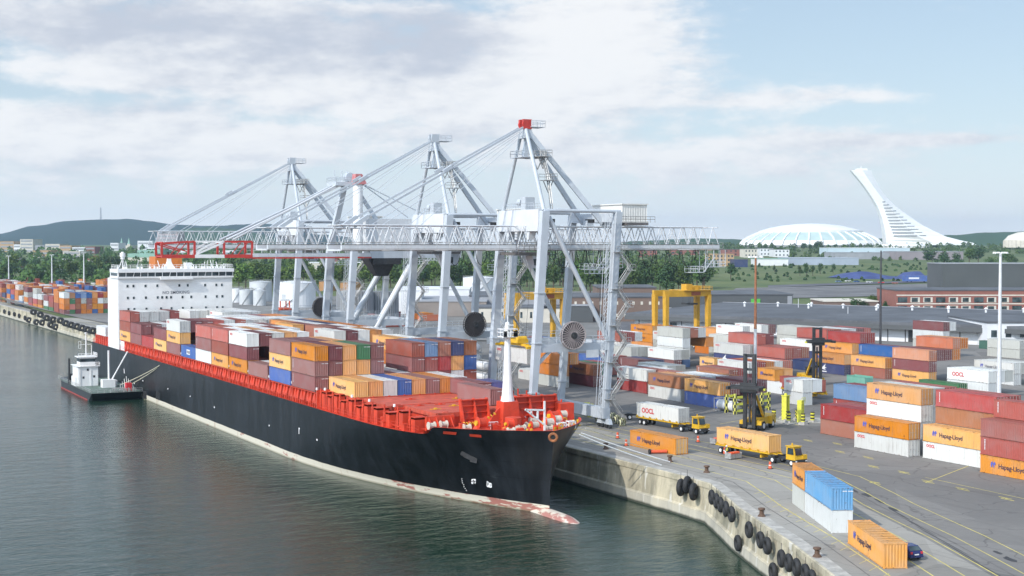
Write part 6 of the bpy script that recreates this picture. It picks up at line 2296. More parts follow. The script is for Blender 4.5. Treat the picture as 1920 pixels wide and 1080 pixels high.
tank_box((tp_.x, tp_.y-4, Q+0.012), 'white tank container lying behind the checkered barrier')
for i, (px, py, n_) in enumerate(((905, 690, 2), (888, 672, 3))):
    p = at(px, py+28)
    for k_ in range(n_):
        tank_box((p.x, p.y, Q+0.012+k_*2.62), 'white tank container, %s of the tank stack behind the ship, %s pile' % (('bottom', 'middle', 'top')[k_], ('nearer', 'farther')[i]))
m_check = None
def checker_mat(name, a, b_, sc_):
    m, t, b = new_mat(name)
    c = nd(t, 'ShaderNodeTexChecker')
    c.inputs['Scale'].default_value = sc_
    c.inputs['Color1'].default_value = (*a, 1); c.inputs['Color2'].default_value = (*b_, 1)
    t.links.new(objco(t), c.inputs['Vector'])
    t.links.new(c.outputs[0], b.inputs['Base Color'])
    b.inputs['Roughness'].default_value = 0.6
    return m
m_chk = checker_mat('yellow_black_checker', (0.70, 0.66, 0.15), (0.02, 0.02, 0.02), 1.6)
def stripes_mat(name, a, b_, sc_, axis):
    m, t, b = new_mat(name)
    w_ = nd(t, 'ShaderNodeTexWave', bands_direction=axis)
    w_.inputs['Scale'].default_value = sc_
    t.links.new(objco(t), w_.inputs['Vector'])
    t.links.new(mixc(t, ramp(t, w_.outputs[0], 0.47, 0.53), a, b_), b.inputs['Base Color'])
    b.inputs['Roughness'].default_value = 0.6
    return m
m_str = stripes_mat('yellow_black_stripes', (0.68, 0.64, 0.06), (0.02, 0.02, 0.02), 0.55, 'Z')
m_hose = stripes_mat('cream_black_stripes', (0.66, 0.64, 0.38), (0.03, 0.03, 0.03), 0.9, 'X')
for i, (px, py, w_) in enumerate(((1362, 774, 2.2), (1378, 777, 2.6), (1428, 770, 2.0))):
    p = at(px, py)
    t = thing('checkered_barrier', ['checkered yellow and black barrier before the white tank', 'checkered yellow and black barrier right of the tank end', 'checkered barrier behind the nearer container handler'][i], 'barrier', p, radians(8), 'checkered barriers')
    m = MB()
    for x in (0, w_):
        m.box(x-0.25, x+0.25, -0.25, 0.25, 0, 3.6)
    m.build('post', m_chk, t)
    m = MB()
    for z in (0.4, 1.7, 3.0):
        m.box(0.25, w_-0.25, -0.15, 0.15, z, z+0.45)
    m.build('cross_rail', m_safety, t)
for i, (px, py) in enumerate(((1473, 788), (1501, 793))):
    p = at(px, py)
    t = thing('mast_base', ['left yellow mast base guarded by striped bollards', 'right yellow mast base on the concrete island'][i], 'mast base', p, radians(20), 'yellow mast bases')
    m = MB()
    if i == 0:
        m.box(-0.6, -0.3, -0.5, 0.5, 0.15, 4.6); m.box(0.3, 0.6, -0.5, 0.5, 0.15, 4.6); m.tube((0, 0, 0.15), (0, 0, 5.1), 0.26, 10)
        m.box(-0.7, 0.7, -0.6, 0.6, 4.6, 4.72)
    else:
        m.box(-0.5, 0.5, -0.45, 0.45, 0.15, 4.2); m.rail([(-0.6, -0.6, 3.6), (0.6, -0.6, 3.6)], 1.1, 0.6, 0.05)
        for z in range(6):
            m.box(-0.3, 0.3, -0.56, -0.5, 0.6+z*0.6, 0.68+z*0.6)
    m.build('column', m_safety, t)
    for sx_ in (-1, 1):
        for sy_ in (-1, 1):
            m = MB()
            m.tube((0, 0, 0.3), (0, 0, 2.0), 0.38, 12)
            m.build('bollard', m_str, t, loc=(sx_*1.7, sy_*1.5, 0))
            m = MB(); m.hexa([(-0.7, -0.7, 0), (0.7, -0.7, 0), (0.7, 0.7, 0), (-0.7, 0.7, 0), (-0.5, -0.5, 0.5), (0.5, -0.5, 0.5), (0.5, 0.5, 0.5), (-0.5, 0.5, 0.5)])
            m.build('bollard_foot', m_conc, t, loc=(sx_*1.7, sy_*1.5, 0.0))
pi_ = at(1497, 790)
m = MB(); m.prism([(-5, -3), (6, -5), (8, 0), (4, 4), (-4, 4)], 0, 0.14)
o = struct(m.build('traffic_island', m_conc, None, loc=(pi_.x, pi_.y, Q)))
# rubber bumpers at the landside bogies
for i in range(6):
    px = 1122 + i*9; py = 782 + (i % 3)*5
    p = at(px, py, Q+0.7)
    m = MB(); m.torus((0, 0, 0), 0.62, 0.32, (0.35, -1, 0.15*((-1)**i)), 14, 7)
    tag(m.build('striped_bumper', m_hose, None, loc=p), 'cream and black striped rubber ring heaped under the nearest landside crane leg', 'bumper', 'striped rubber rings under the crane leg')
for i, (px, py) in enumerate(((1100, 778), (1107, 781))):
    p = at(px, py, Q)
    m = MB(); m.box(-0.5, 0.5, -0.4, 0.4, 0, 2.4); m.box(-0.9, 0.9, -0.5, 0.5, 0.8, 1.2)
    tag(m.build('warning_post', m_safety, None, loc=p), 'yellow warning post %s the nearest crane leg' % ('left of' if i == 0 else 'just before'), 'post')
# cones, drums, small gear
cone_lab = ['orange traffic drum beside the bow ropes, farther one', 'orange traffic drum beside the bow ropes, nearer one', 'orange traffic drum behind the lone orange container', 'orange drum behind the parked orange trailer', 'orange cone in front of the orange trailer', 'orange cone by the worker']
for i, (px, py) in enumerate(((1158, 822), (1174, 836), (1309, 829), (1357, 835), (1444, 879), (1359, 851))):
    p = at(px, py, Q+0.012)
    t = thing('traffic_cone', cone_lab[i], 'traffic cone', p, 0, 'orange cones on the apron')
    m = MB(); m.lathe([(0.28, 0.06), (0.22, 0.4), (0.18, 0.95), (0.12, 1.05)], n=12); m.build('cone_body', m_cone, t)
    m = MB(); m.box(-0.34, 0.34, -0.34, 0.34, 0, 0.07); m.build('base', m_black, t)
    m = MB(); m.lathe([(0.222, 0.48), (0.212, 0.6)], n=12); m.build('band', m_lwht, t)
p = at(1218, 847, Q+0.35)
m = MB(); m.mat(0).tube((0, 0, 0), (2.6, -0.9, 0), 0.28, 10); m.mat(1).torus((0, 0, 0), 0.3, 0.16, (1, -0.35, 0), 12, 6)
tag(m.build('fallen_drum', [m_cone, m_black], None, loc=p), 'orange traffic drum lying on its side before the lone orange container', 'traffic drum')
for i, (px, py) in enumerate(((1346, 832), (1375, 860))):
    p = at(px, py, Q+0.012)
    t = thing('twistlock_bin', ['red and grey steel bin behind the orange trailer', 'red and grey steel bin in front of the worker'][i], 'bin', p, radians(12), 'steel twistlock bins')
    m = MB(); m.box(-1.3, 1.3, -0.6, 0.6, 0.12, 0.5); m.box(-1.3, -1.15, -0.6, 0.6, 0.5, 1.0); m.box(1.15, 1.3, -0.6, 0.6, 0.5, 1.0); m.box(-1.15, 1.15, 0.5, 0.6, 0.5, 1.0); m.box(-1.15, 1.15, -0.6, -0.5, 0.5, 0.8)
    m.build('bin_body', m_gal, t)
    m = MB()
    for k_ in range(8):
        m.box(-1.0+k_*0.27, -0.82+k_*0.27, -0.35, 0.35, 0.5, 0.95+0.1*(k_ % 2))
    m.build('twistlocks', m_cone, t)
# quay bollards
for i, (px, py) in enumerate(((1256, 866), (1325, 886), (1136, 842), (1428, 968), (1532, 1044))):
    p = at(px, py, Q+0.004)
    m = MB(); m.lathe([(0.5, 0), (0.42, 0.15), (0.28, 0.3), (0.26, 0.7), (0.45, 0.85), (0.42, 1.0), (0.15, 1.05)], n=14)
    o = m.build('mooring_bollard', paint('rusty_iron', (0.12, 0.07, 0.045), 0.8, 0.3, 2.0), None, loc=p, smooth=False)
    tag(o, ['iron bollard holding the white bow ropes', 'iron bollard at the bend of the quay wall', 'iron bollard next to the ship bow', 'iron bollard above the row of tyres', 'iron bollard at the bottom of the quay edge'][i], 'bollard', 'mooring bollards on the coping')
# tyre fenders
def tyre(p, axis, label, R_=0.95):
    m = MB()
    m.torus((0, 0, 0), R_*0.70, R_*0.32, axis, 22, 9)
    o = m.build('tyre_fender', m_black, None, loc=p, smooth=True)
    tag(o, label, 'tyre', 'tyre fenders hanging on the quay wall')
    c = MB(); c.path([(0, 0, R_*0.7), (0, 0, R_*1.7)], 0.035, 4); c.build('chain', m_dark, o)
def wall_pt(px, py, off=0.42):
    """where a line of sight meets the quay wall"""
    d = ray(px, py)
    best = None
    for (x0, y0), (x1, y1) in zip(EDGE[:-1], EDGE[1:]):
        e = Vector((x1-x0, y1-y0)); n = Vector((e.y, -e.x)).normalized()
        if n.x > 0:
            n = -n
        o_ = Vector((x0, y0)) + n*0.3
        den = d.x*n.x + d.y*n.y
        if abs(den) < 1e-6:
            continue
        t_ = (o_.x*n.x + o_.y*n.y)/den
        p = EYE + d*t_
        u = ((p.x-o_.x)*e.x + (p.y-o_.y)*e.y)/e.length_squared
        if -0.02 <= u <= 1.02 and t_ > 0 and (best is None or t_ < best[0]):
            best = (t_, p + Vector((n.x, n.y, 0))*off, Vector((n.x, n.y, 0)))
    return best[1], best[2]
TY = [(1287, 913, 't'), (1311, 921, 't'), (1299, 908, 't2'), (1345, 932, 0), (1354, 939, 0), (1362, 946, 0), (1372, 954, 0), (1383, 964, 0), (1416, 993, 0), (1395, 1018, 0), (1438, 1012, 0), (1451, 1023, 0), (1478, 1047, 0), (1492, 1055, 0), (1507, 1064, 0), (1524, 1075, 0), (1462, 1071, 0), (1536, 1086, 0)]
tlab = ['tyre at the left end of the pair left of the wall bend', 'tyre at the right end of the pair left of the wall bend', 'tyre behind the pair left of the wall bend',
        'first tyre of the row of five past the wall bend', 'second tyre of the row of five past the bend', 'middle tyre of the row of five past the bend', 'fourth tyre of the row of five past the bend', 'last and lowest tyre of the row of five',
        'single tyre hanging high below the row of five', 'single tyre hanging low near the water', 'upper tyre of the pair after the single tyres', 'lower tyre of the pair after the single tyres',
        'first tyre of the bottom right group', 'second tyre of the bottom right group', 'third tyre of the bottom right group', 'fourth tyre of the bottom right group', 'tyre hanging low at the bottom edge', 'tyre cut by the bottom edge of view']
for i, (px, py, k_) in enumerate(TY):
    p, n = wall_pt(px, py)
    ax = Vector((-n.y, n.x, 0)) if k_ in (0,) else Vector((-n.y, n.x, 0))
    tyre(p + n*(0.35 if k_ == 0 else 0.5), n if k_ == 0 else (n + Vector((-n.y, n.x, 0))*-1.2).normalized(), tlab[i], 1.02 if k_ == 0 else 1.25)
for i, (px, py) in enumerate(((66, 585), (79, 590), (91, 596), (103, 599), (117, 601), (127, 606), (137, 609), (148, 612), (158, 615), (168, 618), (178, 620), (58, 600), (72, 604), (83, 605), (99, 609), (108, 613), (0, 583), (11, 584), (20, 587), (30, 589), (39, 592), (50, 596))):
    p, n = wall_pt(px, py)
    m = MB()
    if i < 16:
        for k_ in range(3):
            m.torus((0, (k_-1)*1.35, 0), 1.0, 0.45, (0.25, 1, 0), 12, 6)
    else:
        m.torus((0, 0, 0), 0.9, 0.4, (1, 0.2, 0), 12, 6)
    tag(m.build('tyre_fender', m_black, None, loc=p + n*0.4), 'dark tyre bundle, number %s along the far quay wall counted from the ship stern' % ORD[(21-i) % 14] if False else 'dark tyre bundle hanging on the far quay wall beyond the ship stern', 'tyre', 'tyre bundles on the far quay wall')
# parked car, rear towards the viewer
def car(p, rz):
    t = thing('parked_car', 'dark blue hatchback parked beside the orange container', 'car', p, rz)
    cb = paint('car_paint_blue', (0.022, 0.032, 0.12), 0.22, 0.05)
    m = MB()
    def sec(y, w_, z0_, z1_, tw):
        return [(-w_, y, z0_), (w_, y, z0_), (w_*1.02, y, z0_+(z1_-z0_)*0.55), (w_*tw, y, z1_), (-w_*tw, y, z1_), (-w_*1.02, y, z0_+(z1_-z0_)*0.55)]
    m.loft([sec(-2.15, 0.78, 0.45, 0.80, .95), sec(-2.05, 0.84, 0.32, 1.0, .95), sec(-1.2, 0.86, 0.25, 1.0, .95), sec(0.6, 0.87, 0.25, 0.98, .95), sec(1.6, 0.85, 0.28, 0.88, .93), sec(2.1, 0.74, 0.38, 0.72, .9)])
    body = m.build('body', cb, t, smooth=False)
    m = MB()
    m.loft([[(-0.80, -2.0, 0.98), (0.80, -2.0, 0.98), (0.62, -1.45, 1.46), (-0.62, -1.45, 1.46)], [(-0.82, -0.2, 0.98), (0.82, -0.2, 0.98), (0.64, -0.3, 1.5), (-0.64, -0.3, 1.5)], [(-0.80, 1.25, 0.96), (0.80, 1.25, 0.96), (0.60, 0.45, 1.44), (-0.60, 0.45, 1.44)]])
    m.build('cabin', cb, t)
    m = MB()
    m.quad((-0.66, -1.98, 1.04), (0.66, -1.98, 1.04), (0.56, -1.53, 1.42), (-0.56, -1.53, 1.42))
    m.build('rear_window', m_glass, t)
    for s in (-1, 1):
        m = MB()
        m.quad((s*0.83, -1.6, 1.04), (s*0.83, 0.9, 1.02), (s*0.66, 0.45, 1.40), (s*0.66, -1.3, 1.42))
        m.build('side_window', m_glass, t)
        m = MB(); m.box(s*0.62-0.13, s*0.62+0.13, -2.17, -2.06, 0.72, 0.95); m.build('tail_light', m_lred, t)
        for y in (-1.35, 1.35):
            wheel_part(t, s*0.78, y, 0.31, 0.2)
    m = MB(); m.box(-0.26, 0.26, -2.19, -2.14, 0.60, 0.72); m.build('number_plate', m_lwht, t)
    m = MB(); m.box(-0.8, 0.8, -2.22, -2.02, 0.36, 0.52); m.build('bumper', cb, t)
pc = at(1719, 1051, Q+0.012)
car((pc.x+0.2, pc.y+2.0, Q+0.012), radians(-9))
# worker in a yellow vest
def person(p, rz, label):
    t = thing('person', label, 'person', p, rz)
    J = {'pel': (0, 0, .95), 'che': (0, -.03, 1.32), 'nec': (0, -.03, 1.5), 'hea': (0, -.06, 1.66), 'lhi': (-.1, 0, .92), 'lkn': (-.13, -.08, .5), 'lan': (-.14, .02, .08), 'lto': (-.15, -.17, .04),
         'rhi': (.1, 0, .92), 'rkn': (.12, -.02, .5), 'ran': (.14, .06, .08), 'rto': (.16, -.12, .04), 'lsh': (-.2, -.03, 1.43), 'lel': (-.27, -.08, 1.15), 'lha': (-.2, -.28, 1.02), 'rsh': (.2, -.03, 1.43), 'rel': (.27, -.04, 1.14), 'rha': (.26, -.2, .95)}
    rad = {'pel': .16, 'che': .17, 'nec': .07, 'hea': .105, 'lhi': .1, 'lkn': .07, 'lan': .05, 'lto': .05, 'rhi': .1, 'rkn': .07, 'ran': .05, 'rto': .05, 'lsh': .08, 'lel': .055, 'lha': .045, 'rsh': .08, 'rel': .055, 'rha': .045}
    E_ = [('pel', 'che'), ('che', 'nec'), ('nec', 'hea'), ('pel', 'lhi'), ('lhi', 'lkn'), ('lkn', 'lan'), ('lan', 'lto'), ('pel', 'rhi'), ('rhi', 'rkn'), ('rkn', 'ran'), ('ran', 'rto'), ('che', 'lsh'), ('lsh', 'lel'), ('lel', 'lha'), ('che', 'rsh'), ('rsh', 'rel'), ('rel', 'rha')]
    ks = list(J)
    me = bpy.data.meshes.new('body')
    me.from_pydata([J[k_] for k_ in ks], [(ks.index(a), ks.index(b)) for a, b in E_], [])
    o = link('body', me, t)
    md = o.modifiers.new('skin', 'SKIN')
    for i, k_ in enumerate(ks):
        me.skin_vertices[0].data[i].radius = (rad[k_], rad[k_])
    me.skin_vertices[0].data[0].use_root = True
    o.modifiers.new('sub', 'SUBSURF').levels = 1
    o.modifiers['sub'].render_levels = 1
    mt, tt, b = new_mat('worker_body')
    sp2 = nd(tt, 'ShaderNodeSeparateXYZ'); tt.links.new(objco(tt), sp2.inputs[0])
    c = mixc(tt, ramp(tt, sp2.outputs[2], 0.93, 0.96), (0.03, 0.04, 0.08), (0.05, 0.06, 0.10))
    c = mixc(tt, ramp(tt, sp2.outputs[2], 1.50, 1.53), c, (0.45, 0.26, 0.18))
    tt.links.new(c, b.inputs['Base Color'])
    me.materials.append(mt)
    m = MB(); m.lathe([(0.23, 0.98), (0.235, 1.15), (0.24, 1.36), (0.16, 1.48)], 0, -0.03, 0, 12, 1.0, 0.82); m.build('vest', m_safety, t)
    m = MB(); m.lathe([(0.16, 1.68), (0.14, 1.76), (0.08, 1.82), (0.01, 1.835)], 0, -0.06, 0, 12); m.box(-0.1, 0.1, -0.28, -0.15, 1.68, 1.70); m.build('helmet', m_lwht, t)
person(at(1363, 857, Q+0.012), radians(200), 'person in a yellow vest and white helmet standing beside the orange trailer')
# light masts
def light_mast(px, py_top, d, label, mats=(None, None), split=None, r_=0.35, group='tall light masts', lamps=True):
    c = atD(px, py_top, d)
    zb_ = gz(c.x, c.y)
    t = thing('light_mast', label, 'light mast', (c.x, c.y, zb_), 0, group)
    h = c.z - zb_
    m1, m2 = mats
    m = MB()
    if split:
        m.mat(1).tube((0, 0, 0), (0, 0, h*split), r_, 10, r_*0.75); m.mat(0).tube((0, 0, h*split), (0, 0, h), r_*0.75, 10, r_*0.5)
        m.build('pole', [m1, m2], t)
    else:
        m.tube((0, 0, 0), (0, 0, h), r_, 10, r_*0.55)
        m.build('pole', m1, t)
    if lamps:
        m = MB()
        m.torus((0, 0, h), 1.1, 0.07, (0, 0, 1), 14, 5)
        m.bar((-1.6, 0, h), (1.6, 0, h), 0.1)
        for i in range(6):
            a = 2*pi*i/6
            m.hexa([(cos(a)*1.3-.3, sin(a)*1.3-.2, h-.15), (cos(a)*1.3+.3, sin(a)*1.3-.2, h-.15), (cos(a)*1.3+.3, sin(a)*1.3+.2, h-.15), (cos(a)*1.3-.3, sin(a)*1.3+.2, h-.15), (cos(a)*1.3-.2, sin(a)*1.3-.15, h+.2), (cos(a)*1.3+.2, sin(a)*1.3-.15, h+.2), (cos(a)*1.3+.2, sin(a)*1.3+.15, h+.2), (cos(a)*1.3-.2, sin(a)*1.3+.15, h+.2)])
        m.build('floodlights', m_cwhite, t)
m_pole = paint('mast_galvanised', (0.62, 0.63, 0.64), 0.5, 0.1)
m_polebr = paint('mast_red_brown', (0.32, 0.13, 0.06), 0.6, 0.2)
m_poledk = paint('mast_dark', (0.05, 0.05, 0.055), 0.6, 0.2)
light_mast(1876, 474, 300, 'tall pale light mast rising at the right behind the white stack', (m_pole, None), r_=0.5)
light_mast(1417, 482, 285, 'light mast with a red brown upper pole above the nearer container handler', (m_polebr, m_pole), 0.52, 0.4)
light_mast(1652, 470, 430, 'thin dark mast behind the blue box stack', (m_poledk, None), r_=0.4, lamps=False)
light_mast(157, 474, 930, 'pale light mast over the far quay stacks, nearest the ship', (m_pole, None), r_=0.55)
light_mast(97, 478, 960, 'pale light mast over the far quay stacks, middle one', (m_pole, None), r_=0.55)
light_mast(16, 480, 980, 'pale light mast over the far quay stacks, at the left edge', (m_pole, None), r_=0.5)
light_mast(705, 525, 760, 'thin white pole before the ribbed dark tank', (m_cwhite, None), r_=0.35, lamps=False)
light_mast(1497, 560, 560, 'thin grey street pole by the charcoal building', (m_pole, None), r_=0.2, lamps=False)
light_mast(1125, 540, 560, 'thin black pole right of the nearest crane', (m_poledk, None), r_=0.25, lamps=False)
light_mast(1590, 575, 520, 'thin grey pole at the long shed', (m_pole, None), r_=0.2, lamps=False)
# bunker barge alongside
A_ = Vector((69.8, 352.5, 0)); Lb, wb = 44.0, 12.9
bt = thing('bunker_barge', 'small black hulled barge with a slim white wheelhouse moored at the ship quarter', 'barge', A_, 0)
m = MB()
m.loft([[(0.8, 0.6, 0.1), (wb-0.8, 0.6, 0.1), (wb-0.2, -1.2, 2.0), (0.2, -1.2, 2.0)], [(0, 3.0, -0.8), (wb, 3.0, -0.8), (wb, 3.0, 1.9), (0, 3.0, 1.9)], [(0, Lb-6, -0.8), (wb, Lb-6, -0.8), (wb, Lb-6, 1.9), (0, Lb-6, 1.9)], [(1.5, Lb, -0.3), (wb-1.5, Lb, -0.3), (wb-1, Lb+1.2, 2.2), (1, Lb+1.2, 2.2)]])
m.build('barge_hull', paint('barge_black', (0.018, 0.02, 0.022), 0.4, 0.3, 0.5), bt)
m = MB(); m.box(-0.03, wb+0.03, 3.0, Lb-6, -0.3, 0.25); m.build('boot_stripe', paint('barge_red', (0.35, 0.04, 0.03), 0.5, 0.2), bt)
m = MB(); m.box(0.3, wb-0.3, -0.8, Lb-0.5, 1.9, 1.98); m.build('barge_deck', paint('barge_deck_green', (0.12, 0.17, 0.14), 0.7, 0.3, 0.6), bt)
hy0 = 19.0
m = MB()
m.box(0.9, 5.9, hy0, hy0+7.5, 1.98, 7.0)
m.box(0.5, 6.3, hy0-0.4, hy0+7.9, 7.0, 7.12)
m.box(1.1, 1.5, hy0-0.12, hy0, 2.0, 7.0); m.box(3.9, 4.2, hy0-0.12, hy0, 2.0, 7.0)
m.box(-0.1+0.4, 0.9, hy0+1, hy0+6, 1.98, 4.3)
hs_ = m.build('deckhouse', m_cwhite, bt)
m = MB(); m.box(1.5, 5.3, hy0+0.6, hy0+4.8, 7.12, 9.3); m.box(1.0, 5.8, hy0+0.2, hy0+5.2, 9.3, 9.5); m.build('wheelhouse', m_cwhite, bt)
m = MB(); m.box(1.46, 5.34, hy0+0.56, hy0+4.84, 8.2, 9.0); m.build('wheelhouse_windows', m_glass, bt)
for x_, z_ in ((2.2, 4.2), (4.9, 4.4), (3.3, 6.2)):
    m = MB(); m.box(x_-0.25, x_+0.25, hy0-0.04, hy0+0.02, z_-0.28, z_+0.28); m.build('porthole', m_dark, hs_)
m = MB()
m.tube((3.4, hy0+2.5, 9.5), (3.4, hy0+2.5, 15.4), 0.16, 8); m.bar((2.0, hy0+2.5, 12.6), (4.8, hy0+2.5, 12.6), 0.1); m.bar((2.2, hy0+2.5, 13.8), (4.6, hy0+2.5, 13.8), 0.08)
for x_ in (1.5, 2.1):
    m.bar((x_, hy0+2.4, 11.6), (x_, hy0+2.4, 13.4), 0.09)
for z_ in (11.6, 12.5, 13.4):
    m.bar((1.5, hy0+2.4, z_), (2.1, hy0+2.4, z_), 0.08)
m.tube((4.6, hy0+1.6, 9.5), (4.6, hy0+1.6, 12.4), 0.08, 6); m.tube((3.4, hy0+2.5, 15.4), (3.4, hy0+2.5, 15.7), 0.35, 8)
m.rail([(1.0, hy0+0.2, 9.5), (5.8, hy0+0.2, 9.5), (5.8, hy0+5.2, 9.5)], 0.9, 0.8, 0.05)
m.rail([(0.5, hy0-0.4, 7.12), (6.3, hy0-0.4, 7.12), (6.3, hy0+6, 7.12)], 0.9, 0.9, 0.05)
m.build('radar_mast', m_cwhite, bt)
m = MB()
m.tube((8.0, hy0-3, 1.98), (8.0, hy0-3, 11.2), 0.26, 10); m.tube((8.3, hy0-3.4, 3.0), (12.2, hy0-6, 11.0), 0.2, 8)
m.box(5.6, 8.8, hy0-7, hy0-4.5, 1.98, 4.0); m.box(7.2, 9.8, hy0-4.6, hy0-2, 1.98, 3.6)
m.build('deck_crane', m_cwhite, bt)
m = MB(); m.box(wb-3.6, wb-2.2, 2.0, 3.6, 1.98, 3.9); m.build('deck_locker', m_lred, bt)
m = MB()
for i in range(12):
    m.box(5.0+i*0.55, 5.25+i*0.55, 0.2+0.4*(i % 2), 0.6+0.4*(i % 2), 1.98, 2.4 + 0.25*(i % 3))
m.rail([(0.2, -0.9, 1.98), (0.2, Lb-1, 1.98)], 0.9, 1.8, 0.04); m.rail([(0.2, -0.9, 1.98), (wb-0.3, -0.9, 1.98)], 0.9, 1.5, 0.04); m.tube((6, 3, 2.6), (10.5, 3.2, 2.6), 0.15, 6)
for i in range(7):
    m.tube((8.6+i*0.55, 5.2, 1.98), (8.8+i*0.5, 6.4, 5.2-abs(i-3)*0.6), 0.08, 6)
m.build('deck_fittings', m_gal, bt)
m = MB(); m.tube((0.3, hy0+9, 1.98), (0.3, hy0+9, 8.6), 0.28, 8); m.box(0.4, 3, hy0+9, hy0+12, 1.98, 4.4); m.build('exhaust_stack', m_dark, bt)
rope((at(224, 722, 2.4), atX(303, 683, 83.1)), 0.09, 'upper yellowish line from the barge up to the ship deck', m_rope, 0.3, 'barge mooring lines')
rope((at(238, 724, 2.4), atX(300, 686, 83.1)), 0.09, 'lower yellowish line from the barge up to the ship deck', m_rope, 0.3, 'barge mooring lines')

for (x, y, z, col, L_, rz) in MASS:
    Mz = Matrix.Translation((x, y, z)) @ Matrix.Rotation(rz, 4, 'Z')
    fm_.mat(keys.index(col)).hexa([Mz @ Vector(p) for p in ((0.02, 0.02, 0.05), (CW-0.02, 0.02, 0.05), (CW-0.02, L_-.02, 0.05), (0.02, L_-.02, 0.05), (0.02, 0.02, CH-.02), (CW-0.02, 0.02, CH-.02), (CW-0.02, L_-.02, CH-.02), (0.02, L_-.02, CH-.02))])
o = fm_.build('container_stacks', [CM[k_] for k_ in keys])
struct(o, 'stuff'); tag(o, 'mass of container stacks along the far quay and boxes hidden deep inside nearer stacks', 'container stacks')
# ------------------------------------------------------------------ buildings
def facade_box(name, label, cat, x0, x1, y0, y1, wall, dep=30, group=None, roof=None, base=None, wins=None, d=None, parapet=0.0):
    """a building whose front faces the quay; x0..x1, y0..y1 are measured on the photograph at its front"""
    base = y1 if base is None else base
    p0, p1 = atG(x0, base), atG(x1, base)
    if d is not None:
        p0, p1 = atD(x0, base, d), atD(x1, base, d)
    else:
        dd = (depth_of(p0.x, p0.y) + depth_of(p1.x, p1.y))/2
        p0, p1 = atD(x0, base, dd), atD(x1, base, dd)
    zt = atD((x0+x1)/2, y0, depth_of(p0.x, p0.y)).z
    zb_ = min(gz(p0.x, p0.y), p0.z) - 0.5
    wd = (p1-p0).length
    rz = atan2((p1-p0).y, (p1-p0).x)
    t = thing(name, label, cat, (p0.x, p0.y, zb_), rz, group)
    h = zt - zb_
    m = MB(); m.box(0, wd, 0, dep, 0, h); m.build('wall', wall, t)
    m = MB(); m.box(-0.3, wd+0.3, -0.3, dep+0.3, h, h+0.5+parapet); m.build('roof', roof or m_roof, t)
    if wins:
        rows, cols, fw, fh, mt = wins
        for r_ in range(rows):
            for c_ in range(cols):
                cx = wd*(c_+0.5)/cols; cz = 0.5 + (h-0.5)*(r_+0.55)/rows
                ww, wh = wd/cols*fw, (h-0.5)/rows*fh
                m = MB(); m.box(cx-ww/2, cx+ww/2, -0.06, 0.02, cz-wh/2, cz+wh/2); m.build('window', mt, t)
    return t, wd, h, dep
# long dark-roofed shed
def long_shed():
    pa, pb = at(1190, 619), at(1960, 652)
    pa.z = pb.z = 0
    wd = (pb-pa).length
    rz = atan2((pb-pa).y, (pb-pa).x)
    t = thing('long_shed', 'long low shed with dark roof and white panelled wall behind the container yard', 'shed', (pa.x, pa.y, Q), rz)
    h = 5.2
    m = MB(); m.box(0, wd, 0, 70, 0, h); m.build('wall', m_bwhite, t)
    m = MB()
    m.hexa([(-2, -3.5, h+0.1), (wd+2, -3.5, h+0.1), (wd+2, 75, h+2.4), (-2, 75, h+2.4), (-2, -3.5, h+1.5), (wd+2, -3.5, h+1.5), (wd+2, 75, h+3.0), (-2, 75, h+3.0)])
    rf_ = m.build('roof', m_roof, t)
    m = MB(); m.box(-2.2, wd+2.2, -3.9, -3.52, h-0.9, h+0.6); m.build('canopy_edge', m_bgrey, t)
    m = MB(); m.box(-2.3, wd+2.3, 74.8, 75.4, h+2.6, h+3.15); m.build('roof_edge', m_bmid, rf_)
    n = int(wd/6.2)
    for i in range(n):
        x = 2 + i*6.2
        m = MB(); m.box(x-0.14, x+0.14, -0.12, -0.01, 0, h-0.8); m.build('pilaster', m_dark, t)
        if i % 5 == 2:
            m = MB(); m.box(x+1.3, x+4.2, -0.08, 0.0, 2.4, 3.6); m.build('window', m_glass, t)
    for i in range(16):
        m = MB(); x = 20+i*wd/16.5 + (i % 3)*2.5
        m.tube((x, 52+6*(i % 3), h+2.2), (x, 52+6*(i % 3), h+4.0), 0.4, 8); m.lathe([(0.8, h+4.0), (0.1, h+4.6)], x, 52+6*(i % 3), 0, 8); m.build('roof_vent', m_bwhite, rf_)
    m = MB(); m.box(wd-45, wd-38, -0.3, 0.0, 0, 4.0); m.build('loading_door', m_dark, t)
long_shed()
facade_box('warehouse', 'white warehouse with a lit end at the right edge beyond the light mast', 'warehouse', 1850, 1985, 606, 650, m_bwhite, 40, None, m_roof, None, (1, 5, .4, .3, m_glass))
t, wd, h, dp = facade_box('brick_factory', 'brown brick factory with a row of small lit windows behind the nearest crane', 'factory', 1056, 1242, 558, 604, m_brickb, 45, None, m_roof, None, (2, 12, .28, .26, m_cream))
t, wd, h, dp = facade_box('charcoal_warehouse', 'charcoal clad building with a green sign behind the striped pole', 'warehouse', 1242, 1486, 553, 592, m_bgrey, 50, None, m_roof)
m = MB(); m.box(wd*0.68, wd*0.75, -0.5, -0.02, h*0.42, h*0.82); m.build('green_sign', paint('sign_green', (0.10, 0.42, 0.06), 0.5, 0.1), t)
m = MB(); m.box(wd*0.96, wd*0.995, -0.3, -0.02, 0, h*0.95); m.build('wall_panel', m_bmid, t)
for i in range(2):
    m = MB(); m.box(wd*(0.05+i*0.035), wd*(0.07+i*0.035), -0.3, -0.02, 0.6, h*0.42); m.build('loading_door', m_bwhite, t)
facade_box('warehouse', 'dark roof block on top of the brown brick factory', 'warehouse', 1120, 1230, 540, 556, m_brickb, 40, None, m_roof, 592)
t, wd, h, dp = facade_box('red_brick_building', 'three storey red brick building with pale window bands at the right', 'office building', 1680, 1990, 545, 587, m_brick, 35, None, m_roof)
